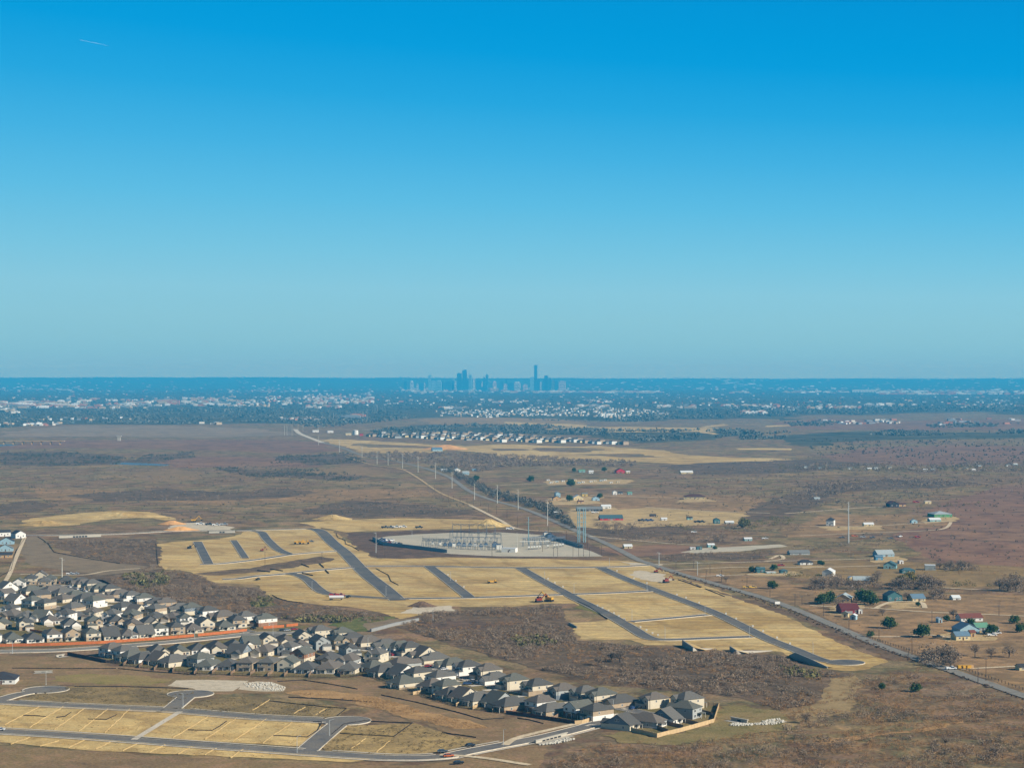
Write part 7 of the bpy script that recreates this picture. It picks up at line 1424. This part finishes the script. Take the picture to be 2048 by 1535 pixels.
blocks('distant_town', [(rect(-20, 140, 804, 816), 46, (60, 190), (7, 12), (30, 60)), (rect(-20, 35, 818, 826), 14, (30, 70), (6, 9), (20, 40)), (rect(120, 300, 797, 818), 90, (15, 70), (5, 11), (15, 40)), (rect(250, 300, 806, 814), 16, (50, 110), (7, 12), (20, 40)), (rect(300, 470, 794, 812), 70, (15, 80), (5, 12), (15, 40)), (rect(360, 420, 800, 806), 14, (40, 90), (10, 16), (20, 40)),
    (rect(430, 540, 800, 814), 60, (15, 50), (5, 10), (12, 30)), (rect(530, 640, 793, 808), 90, (12, 40), (6, 11), (12, 30)), (rect(610, 745, 788, 808), 160, (14, 48), (8, 13), (14, 30)), (rect(600, 680, 812, 817), 24, (20, 50), (6, 10), (15, 30)), (rect(560, 660, 835, 841), 28, (14, 40), (5, 8), (12, 24)), (rect(688, 718, 832, 836), 7, (40, 70), (8, 10), (15, 20)), (rect(-20, 120, 846, 851), 40, (10, 26), (4, 7), (8, 18)), (rect(80, 260, 835, 841), 16, (14, 30), (5, 8), (10, 20)), (rect(395, 440, 846, 850), 6, (20, 40), (5, 8), (10, 20)),
    (rect(-20, 1000, 756, 784), 620, (14, 60), (5, 10), (10, 30)), (rect(-20, 160, 774, 781), 50, (30, 120), (6, 12), (10, 30)), (rect(450, 640, 770, 786), 60, (20, 70), (6, 14), (12, 30)), (rect(20, 1000, 786, 812), 200, (14, 40), (5, 9), (10, 24)), (rect(1000, 2060, 786, 812), 200, (14, 40), (5, 9), (10, 24)), (rect(800, 1140, 777, 786), 240, (15, 70), (6, 16), (15, 40)), (rect(1075, 1320, 782.5, 786), 90, (60, 200), (8, 14), (20, 50)), (rect(1130, 1700, 759, 780), 480, (14, 80), (5, 12), (12, 40)), (rect(1420, 1510, 770, 776), 20, (60, 200), (8, 12), (20, 50)), (rect(1460, 1505, 783, 787), 14, (50, 90), (10, 16), (20, 40)),
    (rect(1570, 1700, 782, 786), 50, (30, 120), (6, 12), (15, 40)), (rect(1755, 2070, 782, 789), 150, (50, 200), (8, 16), (25, 60)), (rect(1700, 2070, 759, 782), 300, (14, 90), (5, 10), (12, 40)), (rect(1800, 1860, 759, 762), 10, (100, 260), (8, 12), (20, 50)), (rect(960, 1040, 798, 806), 20, (20, 40), (6, 9), (12, 24)), (rect(1170, 1220, 800, 806), 24, (16, 40), (6, 9), (12, 24)), (rect(880, 930, 815, 818), 14, (30, 60), (7, 10), (12, 24)),
    (rect(1310, 1390, 812, 816), 22, (20, 60), (7, 11), (15, 24)), (rect(1430, 1560, 811, 816), 36, (20, 60), (7, 11), (15, 24)), (rect(1540, 1600, 814, 821), 26, (14, 26), (6, 9), (12, 20)), (rect(1615, 1720, 815, 819), 44, (20, 36), (9, 12), (14, 22)), (rect(1733, 1765, 810, 814), 10, (30, 60), (9, 12), (14, 22)), (rect(1772, 1808, 808, 812), 9, (30, 60), (8, 11), (14, 22)), (rect(1895, 2070, 800, 816), 70, (12, 30), (5, 8), (10, 20)), (rect(1640, 1800, 840, 848), 44, (12, 34), (4, 7), (10, 24)), (rect(1880, 2040, 838, 850), 20, (12, 40), (4, 7), (10, 24)), (rect(1395, 1530, 797, 801), 12, (20, 40), (5, 8), (12, 20))], TW)
blocks('distant_estate', [([(1020, 820), (1080, 812), (1180, 815), (1260, 818), (1330, 822), (1345, 828), (1300, 834), (1240, 838), (1200, 834), (1130, 832), (1040, 832)], 330, (11, 16), (4, 7), (11, 16)), ([(870, 822), (1020, 816), (1030, 832), (960, 836), (880, 832)], 120, (11, 16), (4, 7), (11, 16)), (rect(1150, 1215, 812, 815), 26, (24, 46), (8, 11), (14, 20))], [TW[0], TW[1], TW[2], TW[3]])
blocks('distant_apartments', [(rect(1478, 1536, 825, 829.5), 16, (26, 50), (10, 14), (14, 22)), (rect(320, 350, 802, 808), 12, (40, 70), (10, 16), (14, 30))], [TW[4], TW[0], TW[2]])
x, y = P(1727, 784); r = empty('long_white_hall', (x, y, 0)); MB().box(-125, 125, -50, 50, 0, 24).build('wall', TW[0], r); MB().box(-128, 128, -53, 53, 24, 27).build('roof', TW[0], r)
for k in range(8): MB().box(-115 + k * 30, -97 + k * 30, -50.3, -49, 2, 14).build('loading_door', TW[3], r)
tag(r, 'very long white flat-roofed hall right of the skyline', 'hall')

# ------------------------------------------------------------------ skyline
GL = {'deep': pm('deep_blue_glass', srgb(52, 106, 146), .3), 'blue': pm('blue_glass', srgb(70, 128, 166), .3), 'lt': pm('pale_blue_glass', srgb(170, 206, 222), .3), 'pale': pm('pale_stone_tower', srgb(240, 240, 236)), 'tan': pm('tan_stone_tower', srgb(240, 214, 176)), 'pink': pm('pinkish_stone_tower', srgb(240, 214, 206)), 'teal': pm('grey_teal_tower', srgb(132, 150, 150))}
M_BAND = pm('dark_window_band', srgb(60, 84, 104), .3)
SKYL = [(808, 814, 763, 'blue', 'flat'), (820.6, 827, 761, 'pale', 'step'), (833, 837, 768, 'pale', 'flat'), (838, 847, 766.6, 'blue', 'flat'), (848, 850.5, 765, 'pale', 'flat'), (856.8, 862, 748, 'lt', 'crown'), (863, 871.5, 762, 'lt', 'flat'), (872.5, 882.8, 760, 'lt', 'step'), (884, 887.5, 764, 'deep', 'flat'), (889, 902, 762, 'blue', 'step'), (903, 908, 763, 'deep', 'flat'), (909, 912.5, 762, 'pale', 'flat'), (914, 923.6, 746.5, 'blue', 'flat'), (924.5, 934, 738.7, 'deep', 'jag'), (937.5, 943.6, 747, 'lt', 'crown'), (919, 944, 760, 'blue', 'flat'), (945.8, 950.5, 756, 'pale', 'flat'), (952, 962, 761, 'deep', 'flat'), (962.5, 966, 764, 'pale', 'flat'), (966, 971, 753.6, 'blue', 'step'), (971.3, 976, 749, 'deep', 'flat'), (961.6, 975.5, 769, 'blue', 'slope'), (985.7, 993, 762, 'pink', 'step'), (981, 996, 773, 'tan', 'dome'), (999.6, 1006, 763, 'blue', 'flat'), (1010.8, 1015, 756, 'deep', 'spire'), (1007, 1014.5, 768.4, 'pink', 'flat'), (1015.4, 1028, 765.6, 'blue', 'flat'), (1028.4, 1040.4, 763, 'pale', 'step'), (1046, 1055, 769, 'pink', 'flat'), (1060, 1067.6, 754.5, 'lt', 'flat'), (1068.3, 1074.2, 731, 'deep', 'tall'), (1074.5, 1079.5, 757, 'blue', 'step'), (1080, 1083, 764, 'pale', 'flat'), (1085, 1088.6, 759, 'blue', 'flat'), (1088.9, 1096, 751, 'deep', 'flat'), (1097, 1102.6, 756, 'blue', 'flat'), (1103.5, 1108.2, 760, 'teal', 'flat'), (1109.5, 1116.5, 762, 'blue', 'flat'), (1117.5, 1131.4, 762.5, 'pink', 'flat')]
CN = {'deep': 'deep blue', 'blue': 'blue', 'lt': 'pale blue', 'pale': 'pale grey', 'tan': 'tan', 'pink': 'pinkish', 'teal': 'grey-teal'}
KNM = {'flat': 'flat-topped', 'step': 'stepped', 'crown': 'crowned', 'jag': 'jagged-topped', 'slope': 'slant-roofed', 'dome': 'domed', 'spire': 'spired', 'tall': 'tallest slender'}
for i, (x0, x1, yt, c, kd) in enumerate(SKYL):
    yb = 780 + (i * 7 % 5) * .25 - (1.0 if kd in ('slope', 'dome') else 0) * -1.2
    x, y = P((x0 + x1) / 2, yb); w = (x1 - x0) * y / F; h = H - (yt - 752) * y / F; d = w * .9
    r = empty('skyscraper', (x, y, 0), ((i * 37) % 7 - 3) * .03)
    t = MB(); hb = h
    if kd == 'step': hb = h * .86
    elif kd in ('crown', 'jag', 'spire'): hb = h * .9
    elif kd == 'slope': hb = h * .55
    elif kd == 'dome': hb = h * .6
    t.box(-w / 2, w / 2, -d / 2, d / 2, 0, hb); t.build('tower_body', GL[c], r)
    bands = MB(); nb = max(4, int(hb / 16))
    for k in range(nb): z = hb * (k + .45) / nb; bands.box(-w / 2 - .4, w / 2 + .4, -d / 2 - .4, d / 2 + .4, z, z + hb / nb * .35)
    bands.build('window_bands', M_BAND if c in ('pale', 'tan', 'pink', 'teal') else GL['deep' if c == 'blue' else 'blue'], r)
    cr = MB()
    if kd == 'step': cr.box(-w * .34, w * .34, -d * .34, d * .34, hb, h)
    elif kd == 'crown': cr.box(-w * .4, -w * .2, -d * .4, d * .4, hb, h).box(w * .2, w * .4, -d * .4, d * .4, hb, h).box(-w * .2, w * .2, -d * .2, d * .2, hb, hb + (h - hb) * .5)
    elif kd == 'jag': cr.box(-w * .5, 0, -d * .5, d * .3, hb, hb + (h - hb) * .6).box(0, w * .4, -d * .3, d * .5, hb, h)
    elif kd == 'spire': cr.box(-w * .3, w * .3, -d * .3, d * .3, hb, hb + (h - hb) * .4).tube((0, 0, hb), (0, 0, h + 20), w * .08, w * .02, 6)
    elif kd == 'slope': cr.add([(-w / 2, -d / 2, hb), (w / 2, -d / 2, hb), (w / 2, d / 2, hb), (-w / 2, d / 2, hb), (w / 2, -d / 2, h), (w / 2, d / 2, h)], [(0, 1, 4), (3, 5, 2), (0, 4, 5, 3), (1, 2, 5, 4)])
    elif kd == 'dome': cr.tube((0, 0, hb), (0, 0, hb + (h - hb) * .5), w * .2, w * .18, 14).tube((0, 0, hb + (h - hb) * .5), (0, 0, h), w * .18, w * .03, 14)
    elif kd == 'tall': cr.box(-w * .5, w * .28, -d * .5, d * .5, h, h + 8).tube((w * .6, 0, h), (w * .6, 0, h + 20), 2, 1, 5)
    else: cr.box(-w * .3, w * .3, -d * .3, d * .3, h, h + 5)
    cr.build('tower_crown', GL[c], r)
    tag(r, '%s %s tower, %s along the skyline from the left' % (CN[c], KNM[kd], (ORD + ['thirty-first', 'thirty-second', 'thirty-third', 'thirty-fourth', 'thirty-fifth', 'thirty-sixth', 'thirty-seventh', 'thirty-eighth', 'thirty-ninth', 'fortieth', 'forty-first'])[i + 1]), 'skyscraper', 'towers of the city skyline')
# contrail high above the hills
u0, u1 = Vector((-861, 40000 * 0 + F, 0)), None
def sky_pt(px, py, dist):
    u = px - 1024; v = 767.5 - py; d = Vector((u, F * CT + v * ST, v * CT - F * ST)).normalized(); return Vector((0, 0, H)) + d * dist
CT_M = pm('contrail_ice', srgb(250, 250, 250), 1.0, .02)
a, b = sky_pt(160, 80, 40000), sky_pt(218, 92, 42000)
tag(MB().tube(a, a.lerp(b, .5), 0.7, 0.6, 8).tube(a.lerp(b, .5), b, 0.6, 0.2, 8).build('contrail', CT_M), 'thin white contrail high in the sky at the upper left', 'contrail')

# ------------------------------------------------------------------ haze
hm = bpy.data.materials.new('haze'); hm.use_nodes = True
t = hm.node_tree; t.nodes.clear()
o_ = t.nodes.new('ShaderNodeOutputMaterial'); v_ = t.nodes.new('ShaderNodeVolumePrincipled')
v_.inputs['Color'].default_value = (0.04, 0.52, 1.0, 1); v_.inputs['Density'].default_value = 6.5e-5
v_.inputs['Absorption Color'].default_value = (0.078, 0.13, 1, 1); v_.inputs['Anisotropy'].default_value = 0.0
v_.inputs['Density Attribute'].default_value = ''; v_.inputs['Temperature Attribute'].default_value = ''
try: v_.inputs['Color Attribute'].default_value = ''
except Exception: pass
t.links.new(v_.outputs[0], o_.inputs['Volume'])
try: hm.cycles.homogeneous_volume = True
except Exception: pass
hz = MB().box(-24000, 24000, -1500, HAZE_FAR, -1.0, HAZE_TOP).build('haze', hm)
tag(hz, kind='stuff')
